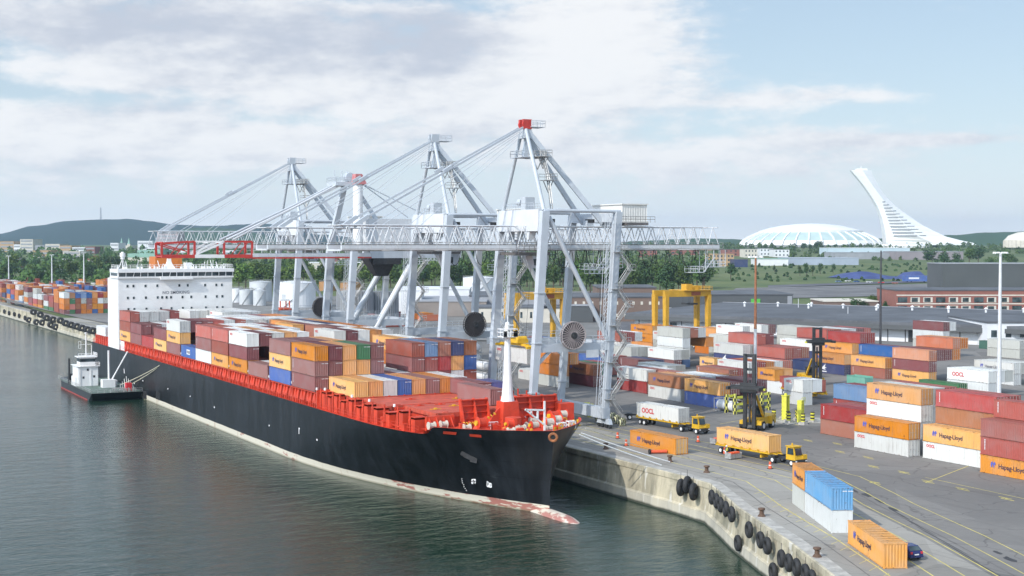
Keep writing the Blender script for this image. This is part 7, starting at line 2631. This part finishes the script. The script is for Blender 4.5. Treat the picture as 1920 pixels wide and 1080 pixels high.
for r_ in range(2):
    m = MB(); m.box(0.2, wd-0.2, -0.05, 0.0, h*(0.42+0.36*r_), h*(0.47+0.36*r_)); m.build('sill_band', m_cream, t)
    for i in range(13):
        x = wd*(i+0.5)/13
        m = MB(); m.box(x-2.2, x+2.2, -0.12, -0.02, h*(0.14+0.36*r_), h*(0.36+0.36*r_)); o = m.build('window', m_cream if i % 3 else m_glass, t)
        m = MB(); m.box(x-1.7, x+1.2, -0.17, -0.1, h*(0.16+0.36*r_), h*(0.34+0.36*r_)); m.build('pane', m_glass, o)
facade_box('storage_hall', 'huge windowless dark grey hall at the right edge', 'warehouse', 1766, 2100, 495, 553, m_bgrey, 30, None, m_bmid)
facade_box('depot', 'low brown flat roofed depot behind the long shed', 'depot', 1545, 1646, 566, 585, m_brickb, 30, None, m_cream)
facade_box('apartment_block', 'tan brick apartment block left of the striped pole', 'apartment block', 1330, 1376, 477, 499, m_tan, 40, None, m_tan, None, (3, 7, .5, .5, m_glass))
facade_box('warehouse', 'long pale blue warehouse below the stadium', 'warehouse', 1553, 1706, 465, 478, paint('pale_blue_cladding', (0.50, 0.60, 0.66), 0.6, 0.08, .05), 60, None, m_bwhite)
facade_box('warehouse', 'grey warehouse beneath the pale blue one', 'warehouse', 1565, 1680, 474, 486, m_bmid, 60, None, m_bmid)
facade_box('warehouse', 'taupe warehouse right of the pale blue one', 'warehouse', 1680, 1806, 472, 487, paint('taupe_cladding', (0.26, 0.23, 0.24), 0.7, 0.1, .05), 60, None, m_bmid)
facade_box('warehouse', 'long bluish grey warehouse on the far side of the field', 'warehouse', 1478, 1610, 484, 497, paint('bluish_cladding', (0.34, 0.39, 0.46), 0.6, 0.12, .05), 60, None, paint('bluish_roof', (0.38, 0.42, 0.48), 0.6, 0.1, .05))
facade_box('warehouse', 'small white and teal warehouse behind the striped pole', 'warehouse', 1420, 1478, 486, 498, m_bwhite, 40, None, m_copper)
facade_box('warehouse', 'small navy shed beside the tan apartment block', 'shed', 1377, 1402, 487, 501, CM['N'], 30, None, m_roof)
for i, (x0, x1, y0, y1, mt) in enumerate([(1396, 1420, 467, 483, m_cream), (1425, 1450, 466, 480, m_bwhite), (1452, 1480, 468, 482, m_bwhite), (1358, 1392, 468, 480, m_brick), (1200, 1232, 470, 482, m_brick), (1255, 1310, 464, 478, m_brick), (1312, 1340, 458, 470, m_tan)]):
    facade_box('house_block', ['cream house block', 'white house block', 'second white house block', 'red brick house block', 'small red brick block', 'long red brick block', 'tan house block'][i] + ' in the town left of the stadium, ' + ['tallest', 'narrowest', 'rightmost', 'behind the tan flats', 'nearest the crane girder', 'above the dark trees', 'on the skyline'][i], 'house block', x0, x1, y0, y1, mt, 40, 'town blocks left of the stadium', None, None, (2, 4, .4, .4, m_glass))
# brown and white sheds behind the cranes
facade_box('warehouse', 'brown flat warehouse behind the far cranes', 'warehouse', 775, 912, 566, 594, paint('brown_cladding', (0.26, 0.225, 0.20), 0.7, 0.12, .1), 60, None, m_bmid)
facade_box('warehouse', 'white low building behind the brown warehouse', 'warehouse', 745, 880, 543, 566, m_bwhite, 40, None, m_bwhite, 578)
facade_box('warehouse', 'dark roofed hall seen between the crane legs', 'warehouse', 880, 1062, 556, 590, m_bmid, 60, None, m_roof)
facade_box('warehouse', 'cream office block with dark windows between the crane legs', 'office', 895, 1060, 578, 606, m_cream, 25, None, m_roof, None, (1, 9, .22, .4, m_glass))
facade_box('warehouse', 'charcoal shed just right of the yellow gantry leg', 'shed', 1068, 1112, 574, 606, m_bgrey, 25, None, m_bmid)
facade_box('warehouse', 'pale houses on the rise behind the third crane', 'houses', 570, 700, 493, 512, m_cream, 40, None, m_bwhite, None, (1, 12, .4, .4, m_glass))
facade_box('warehouse', 'low white shed left of the ribbed tanks', 'shed', 745, 790, 545, 590, m_bwhite, 20, None, m_bwhite)
# storage tanks
def tank(x0, x1, y0, y1, mt, label, cone=0.1, ribs=0, group='storage tanks'):
    p = atG((x0+x1)/2, y1)
    d = depth_of(p.x, p.y)
    r_ = (x1-x0)/2*d/F_PX
    h = (y1-y0)*d/F_PX
    t = thing('storage_tank', label, 'storage tank', (p.x, p.y+r_*0.3, p.z-0.3), 0, group)
    m = MB(); m.lathe([(r_, 0), (r_, h)], n=36); m.build('shell', mt, t, smooth=False)
    m = MB(); m.lathe([(r_*1.01, h), (r_*1.01, h+0.15), (r_*0.5, h+0.15+r_*cone*.6), (0.3, h+0.15+r_*cone)], n=36); rf_ = m.build('roof', mt, t)
    m = MB(); m.rail([(r_*cos(2*pi*i/24), r_*sin(2*pi*i/24), h+0.15) for i in range(25)], 1.0, 2.5, 0.05); m.build('handrail', m_gal, rf_)
    m = MB()
    if ribs:
        for i in range(ribs):
            a = 2*pi*i/ribs
            m.bar((r_*1.01*cos(a), r_*1.01*sin(a), 0), (r_*1.01*cos(a), r_*1.01*sin(a), h), 0.4)
        m.build('stiffener', m_bmid, t)
    else:
        for i in range(14):
            a0_, a1_ = -2.6+i*0.1, -2.5+i*0.1
            m.bar((r_*1.03*cos(a0_), r_*1.03*sin(a0_), h*i/14), (r_*1.03*cos(a1_), r_*1.03*sin(a1_), h*(i+1)/14), 0.5, 0.15)
        m.build('spiral_stair', m_gal, t)
tank(470, 512, 528, 566, m_tank, 'grey storage tank right of the accommodation block')
tank(521, 596, 529, 577, m_tankw, 'large white storage tank between the two leftmost crane legs')
tank(433, 456, 541, 568, m_tankw, 'small white storage tank next to the accommodation block')
tank(450, 476, 543, 572, m_tank, 'small grey tank in front of the taller grey one')
tank(476, 500, 545, 574, m_tank, 'short grey tank with a pointed roof', 0.5)
tank(636, 702, 545, 600, paint('weathered_tank', (0.33, 0.34, 0.33), 0.7, 0.2, 0.1, dirt=(0.15, 0.14, 0.12), dirt_amt=0.6), 'wide weathered ribbed tank left of the pale crane leg', 0.05, 40)
tank(690, 750, 546, 598, paint('dark_weathered_tank', (0.20, 0.215, 0.22), 0.7, 0.2, 0.1, dirt=(0.1, 0.1, 0.09), dirt_amt=0.6), 'dark weathered ribbed tank behind the landside crane leg', 0.05, 40)
tank(776, 802, 552, 572, m_tank, 'small pale tank on the roof line of the white building')
tank(872, 934, 520, 556, m_tankw, 'broad white tank behind the second crane')
tank(600, 632, 528, 545, paint('rust_tank', (0.42, 0.22, 0.09), 0.7, 0.25, 0.1), 'rust coloured tank top behind the ribbed tanks')
tank(640, 680, 530, 548, paint('rust_tank', (0.42, 0.22, 0.09), 0.7, 0.25, 0.1), 'rust coloured tank top right of the crane leg')
# red straddle machine by the farthest crane and the small white cabin
p = atG(531, 590)
t = thing('straddle_carrier', 'bright red and white yard machine between the two leftmost crane legs', 'straddle carrier', p, 0)
m = MB()
for sx_ in (-2.2, 2.2):
    m.box(sx_-0.35, sx_+0.35, -3.5, 3.5, 0.5, 1.4); m.bar((sx_, -2.6, 1.2), (sx_, -2.4, 6.5), 0.5); m.bar((sx_, 2.6, 1.2), (sx_, 2.4, 6.5), 0.5)
m.box(-2.6, 2.6, -3.0, 3.0, 2.6, 3.4); m.box(-4.5, 4.5, -1, 1, 1.4, 2.5)
m.build('frame', m_cone, t)
m = MB(); m.box(-2.2, 2.2, -2.6, 2.6, 6.4, 7.2); m.box(-1, 1, -1, 1, 7.2, 9.4); m.build('machinery_deck', m_cwhite, t)
p = atX(763, 640, 131.0)
# stadium with its leaning tower, on the rise far inland
SD = 2900.0
ps = atD(1520, 462, SD)
k_s = SD/F_PX
st = thing('stadium', 'white oval stadium with ribs and a domed roof on the skyline', 'stadium', (ps.x, ps.y, ps.z - 1), -YAW)
rw = 131*k_s
m = MB()
NS = 72
prof = [(1.0, 0.0), (1.0, 3.5), (0.985, 7), (0.95, 12), (0.88, 18), (0.78, 24), (0.70, 28)]
prof = [(r_, z*k_s/1.1*1.08) for r_, z in prof]
m.lathe([(r_*rw, z) for r_, z in prof], n=NS, sy=0.75)
m.build('bowl', m_cwhite, st)
m = MB()
m.lathe([(0.972*rw, prof[2][1]-1.0), (0.972*rw, prof[2][1]-0.6)], n=NS, sy=.75)
m.lathe([(1.004*rw, 1.2), (1.004*rw, 3.2)], n=NS, sy=.75)
m.build('entrance_band', m_dark, st)
m = MB()
m.lathe([(0.945*rw, prof[3][1]+0.8), (0.885*rw, prof[4][1]+0.9), (0.785*rw, prof[5][1]+0.9), (0.72*rw, prof[6][1]+0.6)], n=NS, sy=.75)
m.build('glazed_ring', paint('stadium_glazing', (0.42, 0.52, 0.50), 0.35, 0.08, .05), st)
for i in range(34):
    a = 2*pi*(i+0.5)/34
    m = MB()
    pts = [Vector((r_*1.012*rw*cos(a), r_*1.012*rw*sin(a)*0.75, z+1.2)) for r_, z in prof[1:]]
    for p_, q_ in zip(pts[:-1], pts[1:]):
        m.bar(p_, q_, 2.6, 2.6)
    m.build('rib', m_cwhite, st)
m = MB()
zr = prof[6][1]
m.lathe([(0.74*rw, zr-2), (0.74*rw, zr+3), (0.70*rw, zr+4), (0.58*rw, zr+9), (0.40*rw, zr+14), (0.2*rw, zr+17), (0.02*rw, zr+18)], n=NS, sy=.75)
m.build('roof', m_cwhite, st)
tw = thing('stadium_tower', 'tall white leaning tower with a slatted face rising behind the stadium', 'tower', (ps.x, ps.y, ps.z - 1), -YAW)
TO = Vector(ps) - Vector((0, 0, 1))
def tpx(zx, zy):                     # zoom coordinates of the tower outline to metres across and up
    px, py = 1340 + zx/3.3103, 300 + zy/3.3103
    return (px - 1520)*k_s, (462 - py)*k_s + 1
LEFT = [(840, 70), (880, 112), (930, 175), (975, 240), (1010, 300), (1032, 360), (1046, 420), (1055, 480), (1058, 530)]
RIGHT = [(965, 64), (985, 115), (1020, 178), (1066, 240), (1120, 292), (1205, 355), (1305, 420), (1440, 482), (1575, 512)]
def side(pts, zy):
    for (xa, ya), (xb, yb) in zip(pts[:-1], pts[1:]):
        if ya <= zy <= yb:
            return xa + (xb-xa)*(zy-ya)/(yb-ya)
    return pts[-1][0] if zy > pts[-1][1] else pts[0][0]
rings = []
for zy in (66, 90, 115, 145, 180, 215, 250, 290, 330, 370, 410, 445, 475, 498, 514, 528):
    xl, _ = tpx(side(LEFT, max(70, zy)), zy); xr, z_ = tpx(side(RIGHT, min(zy, 512)), zy)
    if zy > 505:
        xr += (zy-505)*0.6
    dl = 14 + (zy/528)**2*22
    rings.append([(xl, -dl*0.35, z_), ((xl+xr)/2, -dl, z_), (xr, -dl*0.35, z_), (xr, dl*0.6, z_), (xl, dl*0.6, z_)])
m = MB(); m.loft(rings); m.build('shaft', m_cwhite, tw)
for i, zy in enumerate(list(range(262, 472, 19))):
    f_ = (zy-250)/222
    xl, z_ = tpx(1022 + f_*76, zy); xr, _ = tpx(1028 + f_*262, zy)
    dl = 14 + (zy/528)**2*22
    xlf, _ = tpx(side(LEFT, zy), zy); xrf, _ = tpx(side(RIGHT, min(zy, 512)), zy)
    def fy(x):
        mid = (xlf+xrf)/2
        t_ = (x-xlf)/(mid-xlf) if x < mid else (xrf-x)/(xrf-mid)
        return -dl*0.35 - dl*0.65*max(0, min(1, t_)) - 0.5
    m = MB()
    n = 6
    for j in range(n):
        a, b = xl+(xr-xl)*j/n, xl+(xr-xl)*(j+1)/n
        m.hexa([(a, fy(a), z_-1.4), (b, fy(b), z_-1.4), (b, fy(b)+4, z_-1.4), (a, fy(a)+4, z_-1.4), (a, fy(a)-0.3, z_+1.4), (b, fy(b)-0.3, z_+1.4), (b, fy(b)+4, z_+1.4), (a, fy(a)+4, z_+1.4)])
    m.build('louvre', m_bmid, tw)
m = MB(); xa, za = tpx(905, 58); m.box(xa-10, xa+12, -6, 6, za-3, za+1); m.tube((xa, 0, za), (xa, 0, za+6), 0.8, 6); m.build('summit_equipment', m_cwhite, tw)
def dome(px, py, wpx, hpx, d, label, mt, name='domed_hall'):
    p = atD(px, py, d); k_ = d/F_PX
    t = thing(name, label, 'hall', (p.x, p.y, p.z-2), -YAW)
    m = MB(); m.lathe([(wpx*k_, 0), (wpx*k_, hpx*k_*0.45), (wpx*k_*0.8, hpx*k_*0.75), (wpx*k_*0.4, hpx*k_*0.95), (0.5, hpx*k_)], n=40, sy=0.7); m.build('shell', mt, t)
    for i in range(30):
        m = MB()
        a = 2*pi*i/30
        m.bar((wpx*k_*1.005*cos(a), wpx*k_*1.005*sin(a)*.7, 0), (wpx*k_*1.005*cos(a), wpx*k_*1.005*sin(a)*.7, hpx*k_*0.45), 1.5)
        m.build('pilaster', m_cream, t)
dome(1925, 462, 42, 30, 2500, 'cream domed hall at the right edge of the skyline', m_cream)
dome(1690, 463, 50, 9, 2700, 'low white domed hall at the foot of the leaning tower', m_cwhite)
# far city on the left
CITY = [(0, 26, 453, 472, m_tan, 'wide tan block at the left edge of the city'), (38, 62, 449, 473, m_cream, 'cream tower block at the far left'), (26, 38, 459, 472, m_bwhite, 'low white block between two towers at the left'), (66, 84, 460, 474, m_bmid, 'grey block right of the cream tower'), (85, 112, 458, 474, m_cream, 'pale yellow block below the hill'), (112, 134, 461, 475, m_tan, 'small tan block below the hill'), (136, 160, 464, 476, m_bwhite, 'low white hall below the hill'), (160, 178, 463, 476, m_brick, 'reddish block left of the church'), (258, 286, 452, 469, m_bwhite, 'white apartment block right of the church'), (295, 333, 434, 476, paint('pinkish_block', (0.46, 0.39, 0.40), 0.7, 0.1, .05), 'tall pinkish tower above the red crane tip'), (207, 222, 456, 470, m_bwhite, 'small white block left of the church spires'), (335, 352, 470, 480, m_bwhite, 'low white block under the banded boom'), (118, 150, 472, 484, m_cream, 'long cream hall among the trees at left'), (150, 200, 486, 494, m_brick, 'long low brick terrace in the left trees'), (120, 168, 491, 498, m_cream, 'long low cream terrace in the left trees'), (18, 60, 500, 507, m_brick, 'low brick row behind the left light masts'), (62, 95, 470, 480, m_tan, 'low tan hall at left'), (410, 440, 470, 480, m_bwhite, 'white block behind the banded boom')]
for (x0, x1, y0, y1, mt, lab) in CITY:
    t, wd, h, dp = facade_box('city_block', lab, 'building', x0, x1, y0, y1, mt, 45, 'city blocks below the hill', mt, None, None)
    for r_ in range(max(1, int((y1-y0)/6))):
        m = MB(); zz = h*(r_+0.55)/max(1, int((y1-y0)/6)); m.box(wd*.06, wd*.94, -0.4, 0.02, zz-1.2, zz+1.2); m.build('window_band', m_bmid, t)
p = atD(234, 470, 2700)
t = thing('church', 'church with twin green copper spires in the city', 'church', (p.x, p.y, p.z-6), -YAW)
m = MB(); m.box(-10, 12, 0, 40, 0, 16); m.build('nave', m_cream, t)
for x in (-6, 8):
    m = MB(); m.box(x-2.6, x+2.6, -2, 3, 0, 19); s_ = m.build('bell_tower', m_cream, t)
    m = MB(); m.lathe([(3.2, 19), (2.2, 22), (0.2, 31)], x, 0.5, 0, 8); m.build('spire', m_copper, s_)
for i, (x0, x1, y0, y1) in enumerate([(240, 292, 475, 490), (258, 300, 470, 480)]):
    facade_box('copper_roofed_hall', ['green copper roofed hall behind the radar mast', 'second green copper roofed hall behind the funnel'][i], 'hall', x0, x1, (y0+y1)/2, y1, m_cream, 60, None, m_copper, None, None, None, 4)
p = atD(189, 412, 6900)
t = thing('television_mast', 'thin lattice television mast on top of the hill', 'mast', (p.x, p.y, p.z-4), 0)
m = MB(); hh = 24*6900/F_PX
for (a, b) in ((-3, -3), (3, -3), (3, 3), (-3, 3)):
    m.tube((a, b, 0), (a*0.5, b*0.5, hh), 0.9, 4)
for i in range(10):
    z = hh*i/10; m.bar((-3, -3, z), (3, 3, z+hh/10), 0.8); m.bar((3, -3, z), (-3, 3, z+hh/10), 0.8)
m.build('lattice', m_bmid, t)
m = MB(); m.tube((0, 0, hh*.9), (0, 0, hh*1.05), 1.4, 6); m.build('antenna', m_cwhite, t)
# blue covered pile, blue trailers, small vehicles beyond the shed
pa, pb = atG(1588, 523), atG(1744, 524)
m = MB()
n = 14
for i in range(n+1):
    u = i/n
    b = pa.lerp(pb, u)
    hgt = 6.5*sin(pi*min(1, u*1.1+0.02))**0.6*(0.7+0.3*sin(u*7)) if u < 0.9 else 6.0
    m.add([(b.x, b.y, gz(b.x, b.y)-0.2), (b.x+3, b.y+14, gz(b.x, b.y)+max(0.1, hgt)), (b.x+7, b.y+30, gz(b.x, b.y)+max(0.1, hgt*0.8)), (b.x+10, b.y+44, gz(b.x, b.y)-0.2)])
for i in range(n):
    for j in range(3):
        a = i*4+j
        m.face(a, a+4, a+5, a+1)
tag(m.build('covered_stockpile', paint('blue_tarpaulin', (0.05, 0.07, 0.19), 0.5, 0.25, 0.1)), 'long stockpile under a dark blue cover left of the dark grey hall', 'stockpile')
p0 = atG(1694, 530)
t = thing('box_trailer', 'blue box trailer with white lettering before the dark grey hall', 'trailer', p0, -YAW + radians(4))
kd = depth_of(p0.x, p0.y)/F_PX
m = MB(); m.box(0, 48*kd, 0, 3, 1.0, 5.2); m.build('box', CM['B'], t)
m = MB(); m.box(10*kd, 30*kd, -0.06, 0, 2.6, 3.8); m.build('lettering', m_lwht, t)
for x in (3, 6, 40*kd):
    m = MB(); m.tube((x, 0.2, 0.6), (x, 0.6, 0.6), 0.6, 10); m.build('wheel', m_black, t)
def small_car(px, py, mt, lab):
    p = atG(px, py)
    t = thing('parked_car', lab, 'car', (p.x, p.y, p.z+0.3), -YAW + R.uniform(-.4, .4), 'cars parked inland')
    m = MB(); m.box(-2.1, 2.1, -0.9, 0.9, 0.35, 0.95); m.build('body', mt, t)
    m = MB(); m.hexa([(-1.6, -0.85, 0.95), (1.4, -0.85, 0.95), (1.4, 0.85, 0.95), (-1.6, 0.85, 0.95), (-1.1, -0.7, 1.5), (0.7, -0.7, 1.5), (0.7, 0.7, 1.5), (-1.1, 0.7, 1.5)]); m.build('cabin', m_glass, t)
    for x in (-1.3, 1.3):
        for y in (-0.85, 0.85):
            m = MB(); m.tube((x, y-0.1, 0.35), (x, y+0.1, 0.35), 0.35, 10); m.build('wheel', m_black, t)
for i, (px, py, mt, w_) in enumerate([(1652, 532, m_lred, 'red car on the road left of the blue trailer'), (1678, 533, CM['R'], 'dark red car beside the blue trailer'), (1572, 530, CM['b'], 'pale blue car at the edge of the field'), (1590, 529, m_cwhite, 'white car at the edge of the field'), (1606, 530, CM['B'], 'blue car at the edge of the field'), (1630, 531, m_cwhite, 'white car near the blue stockpile'), (1914, 632, m_cwhite, 'white van by the shed at the right edge'), (1620, 585, m_lred, 'red car behind the long shed'), (1756, 588, m_lred, 'red car before the red brick building'), (1740, 589, m_cwhite, 'white car before the red brick building')]):
    small_car(px, py, mt, w_)
# ------------------------------------------------------------------ trees
def tree_meshes(seed, n, flat=1.0, columnar=False):
    rr = random.Random(seed)
    m = MB()
    lobes = []
    for i in range(9):
        a = rr.uniform(0, 2*pi); rad = rr.uniform(0.05, 0.26)*(0.5 if columnar else 1); z = rr.uniform(0.36, 0.86)
        lobes.append((cos(a)*rad, sin(a)*rad, z, rr.uniform(0.13, 0.22)))
    lobes.append((0, 0, 0.80, 0.19)); lobes.append((0, 0, 0.55, 0.25))
    for i in range(n):
        lx, ly, lz, lr = rr.choice(lobes)
        while True:
            d = Vector((rr.uniform(-1, 1), rr.uniform(-1, 1), rr.uniform(-1, 1)))
            if 0.2 < d.length < 1:
                break
        d = d.normalized()*(rr.random()**0.35)
        c = Vector((lx, ly, lz)) + d*lr
        nrm = (d + Vector((rr.uniform(-.7, .7), rr.uniform(-.7, .7), rr.uniform(-.2, .9)))).normalized()
        s_ = rr.uniform(0.022, 0.045)
        u = nrm.orthogonal().normalized(); v = nrm.cross(u)
        ang = rr.uniform(0, pi)
        u, v = u*cos(ang)+v*sin(ang), v*cos(ang)-u*sin(ang)
        m.quad(c-u*s_-v*s_*.6, c+u*s_-v*s_*.5, c+u*s_*.8+v*s_*.7, c-u*s_*.7+v*s_*.6)
    crown = m.build('crown', m_leaf, recalc=False)
    cd = crown.data; bpy.data.objects.remove(crown)
    m = MB()
    m.tube((0, 0, -0.05), (0.01, 0, 0.4), 0.028, 8, 0.018)
    for i in range(5):
        a = 2*pi*i/5 + rr.uniform(-.3, .3)
        m.tube((0.008, 0, 0.28+0.03*i), (cos(a)*0.2, sin(a)*0.2, 0.55+0.05*i), 0.012, 5, 0.004)
    tr = m.build('trunk', m_bark)
    td = tr.data; bpy.data.objects.remove(tr)
    return cd, td
PROTO = [tree_meshes(31+i, 620) for i in range(6)]
N_T = [0]
def tree(px, py, hpx, label, mat, wide=1.0, group='trees'):
    p = atG(px, py)
    d = depth_of(p.x, p.y)
    h = hpx*d/F_PX
    cd, td = PROTO[N_T[0] % len(PROTO)]
    N_T[0] += 1
    t = thing('tree', label, 'tree', (p.x, p.y, gz(p.x, p.y)), R.uniform(0, 6.28), group)
    c = link('crown', cd, t); c.scale = (h*wide, h*wide, h)
    c.material_slots[0].link = 'OBJECT'; c.material_slots[0].material = mat
    k_ = link('trunk', td, t); k_.scale = (h, h, h)
rt = random.Random(77)
def row_trees(xs0, xs1, n, py0, py1, h0, h1, lab, mats, wide=(0.9, 1.4), group='trees'):
    for i in range(n):
        px = xs0 + (xs1-xs0)*(i+rt.uniform(0.1, 0.9))/n
        tree(px, rt.uniform(py0, py1), rt.uniform(h0, h1), lab, rt.choice(mats), rt.uniform(*wide), group)
row_trees(1165, 1330, 15, 540, 556, 46, 66, 'dark leafy tree in the grove behind the nearest crane girder', [m_leafd, m_leafd, m_leaf], (0.8, 1.1), 'dark grove behind the nearest crane')
row_trees(940, 1165, 18, 536, 552, 42, 62, 'dark leafy tree seen between the legs of the nearest crane', [m_leafd, m_leaf], (0.8, 1.1), 'trees between the nearest crane legs')
row_trees(750, 940, 15, 534, 548, 42, 60, 'leafy green tree seen between the legs of the second crane', [m_leafd, m_leaf, m_leafb], (0.85, 1.15), 'trees between the second crane legs')
row_trees(432, 750, 26, 526, 543, 34, 54, 'bright green tree behind the storage tanks', [m_leafb, m_leaf, m_leafb], (0.9, 1.3), 'trees behind the storage tanks')
row_trees(0, 215, 22, 506, 532, 22, 38, 'leafy tree behind the far quay stacks', [m_leaf, m_leafb, m_leafd], (1.0, 1.5), 'trees behind the far quay')
tree(1370, 524, 32, 'round dark bush tree standing alone left in the field', m_leafd, 1.2)
for px, py, h_ in ((1500, 517, 20), (1512, 518, 26), (1524, 517, 20), (1538, 514, 22), (1562, 512, 18), (1452, 510, 14)):
    tree(px, py, h_, 'slender tree in the loose group at the middle of the field', m_leafd, 0.7, 'slender field trees')
row_trees(1575, 1640, 5, 580, 592, 18, 30, 'small green tree behind the long shed', [m_leaf, m_leafd], (0.9, 1.3), 'small trees behind the long shed')
row_trees(1650, 1740, 5, 578, 590, 14, 24, 'small tree before the red brick building', [m_leaf, m_leafd], (0.9, 1.3), 'small trees before the brick building')
row_trees(1740, 1920, 9, 496, 503, 18, 34, 'dark tree behind the huge grey hall', [m_leafd, m_leaf], (1.0, 1.5), 'trees behind the grey hall')
row_trees(1500, 1545, 4, 470, 474, 12, 24, 'dark tree in front of the stadium', [m_leafd], (1.0, 1.4), 'trees before the stadium')
# woods that read as one mass
def wood(name, label, spots, mat, n_leaf=46):
    rr = random.Random(len(spots)*3+1)
    m = MB()
    for (px, py, hpx, wpx) in spots:
        p = atG(px, py)
        d = depth_of(p.x, p.y); k_ = d/F_PX
        h, w_ = hpx*k_, wpx*k_
        z0_ = gz(p.x, p.y)
        for i in range(n_leaf):
            a = rr.uniform(0, 2*pi); cz = rr.random()
            r_ = sqrt(max(0, 1-(2*cz-0.9)**2))*rr.uniform(0.45, 1.0)*w_/2
            c = Vector((p.x + cos(a)*r_, p.y + sin(a)*r_, z0_ + cz*h))
            nrm = Vector((cos(a)*0.8 + rr.uniform(-.6, .6), sin(a)*0.8 + rr.uniform(-.6, .6), rr.uniform(0, 1.2))).normalized()
            u = nrm.orthogonal().normalized(); v = nrm.cross(u)
            s_ = max(0.9, min(w_, h)*rr.uniform(0.10, 0.2))
            m.quad(c-u*s_-v*s_*.7, c+u*s_-v*s_*.6, c+u*s_*.8+v*s_*.7, c-u*s_*.7+v*s_*.8)
    o = m.build(name, mat, recalc=False)
    struct(o, 'stuff'); tag(o, label, 'woodland')
def band(x0, x1, n, y0, y1, h0, h1):
    return [(x0+(x1-x0)*rt.random(), rt.uniform(y0, y1), rt.uniform(h0, h1), rt.uniform(h0, h1)*1.5) for _ in range(n)]
wood('woodland', 'woods and gardens spread below the hill at the left', band(-20, 460, 330, 470, 504, 6, 13) + band(-20, 225, 80, 505, 532, 10, 20), m_leaf)
wood('woodland', 'dense green woods stretching behind the cranes', band(430, 1345, 420, 468, 505, 7, 15) + band(430, 1340, 200, 506, 532, 14, 26), m_leaf)
wood('woodland', 'green woods and gardens around the stadium', band(1340, 1940, 330, 462, 476, 4, 10) + band(1480, 1800, 60, 477, 492, 5, 9), m_leaf)
wood('woodland', 'shrubs scattered over the rough field', band(1370, 1740, 120, 496, 528, 2, 5), m_leafd, 24)
# small houses among the trees at the left, seen as one scatter of roofs and walls
rr = random.Random(91)
for i in range(26):
    px = rr.uniform(0, 215) if i < 14 else rr.uniform(430, 1320)
    py = rr.uniform(482, 512) if i < 14 else rr.uniform(476, 500)
    w_ = rr.uniform(8, 22); hh = rr.uniform(3, 6)
    facade_box('house', '%s house among the trees %s' % (('pale', 'brick red', 'white')[i % 3], 'left of the ship' if i < 14 else 'behind the cranes'), 'house', px, px+w_, py-hh, py, (m_cream, m_brick, m_bwhite)[i % 3], 12, 'houses among the trees %s' % ('left of the ship' if i < 14 else 'behind the cranes'), m_roof if i % 2 else m_brick)
# ------------------------------------------------------------------ the air
hz = MB(); hz.box(-3200, 9300, -450, 9300, -4, 250)
hm_, ht, hb_ = new_mat('haze_air')
ht.nodes.remove(hb_)
pv = nd(ht, 'ShaderNodeVolumePrincipled')
pv.inputs['Color'].default_value = (0.56, 0.77, 1.0, 1)
pv.inputs['Density'].default_value = HAZE
pv.inputs['Anisotropy'].default_value = 0.2
ht.links.new(pv.outputs[0], ht.nodes['Material Output'].inputs['Volume'])

ho = hz.build('haze', hm_)
struct(ho, 'stuff')
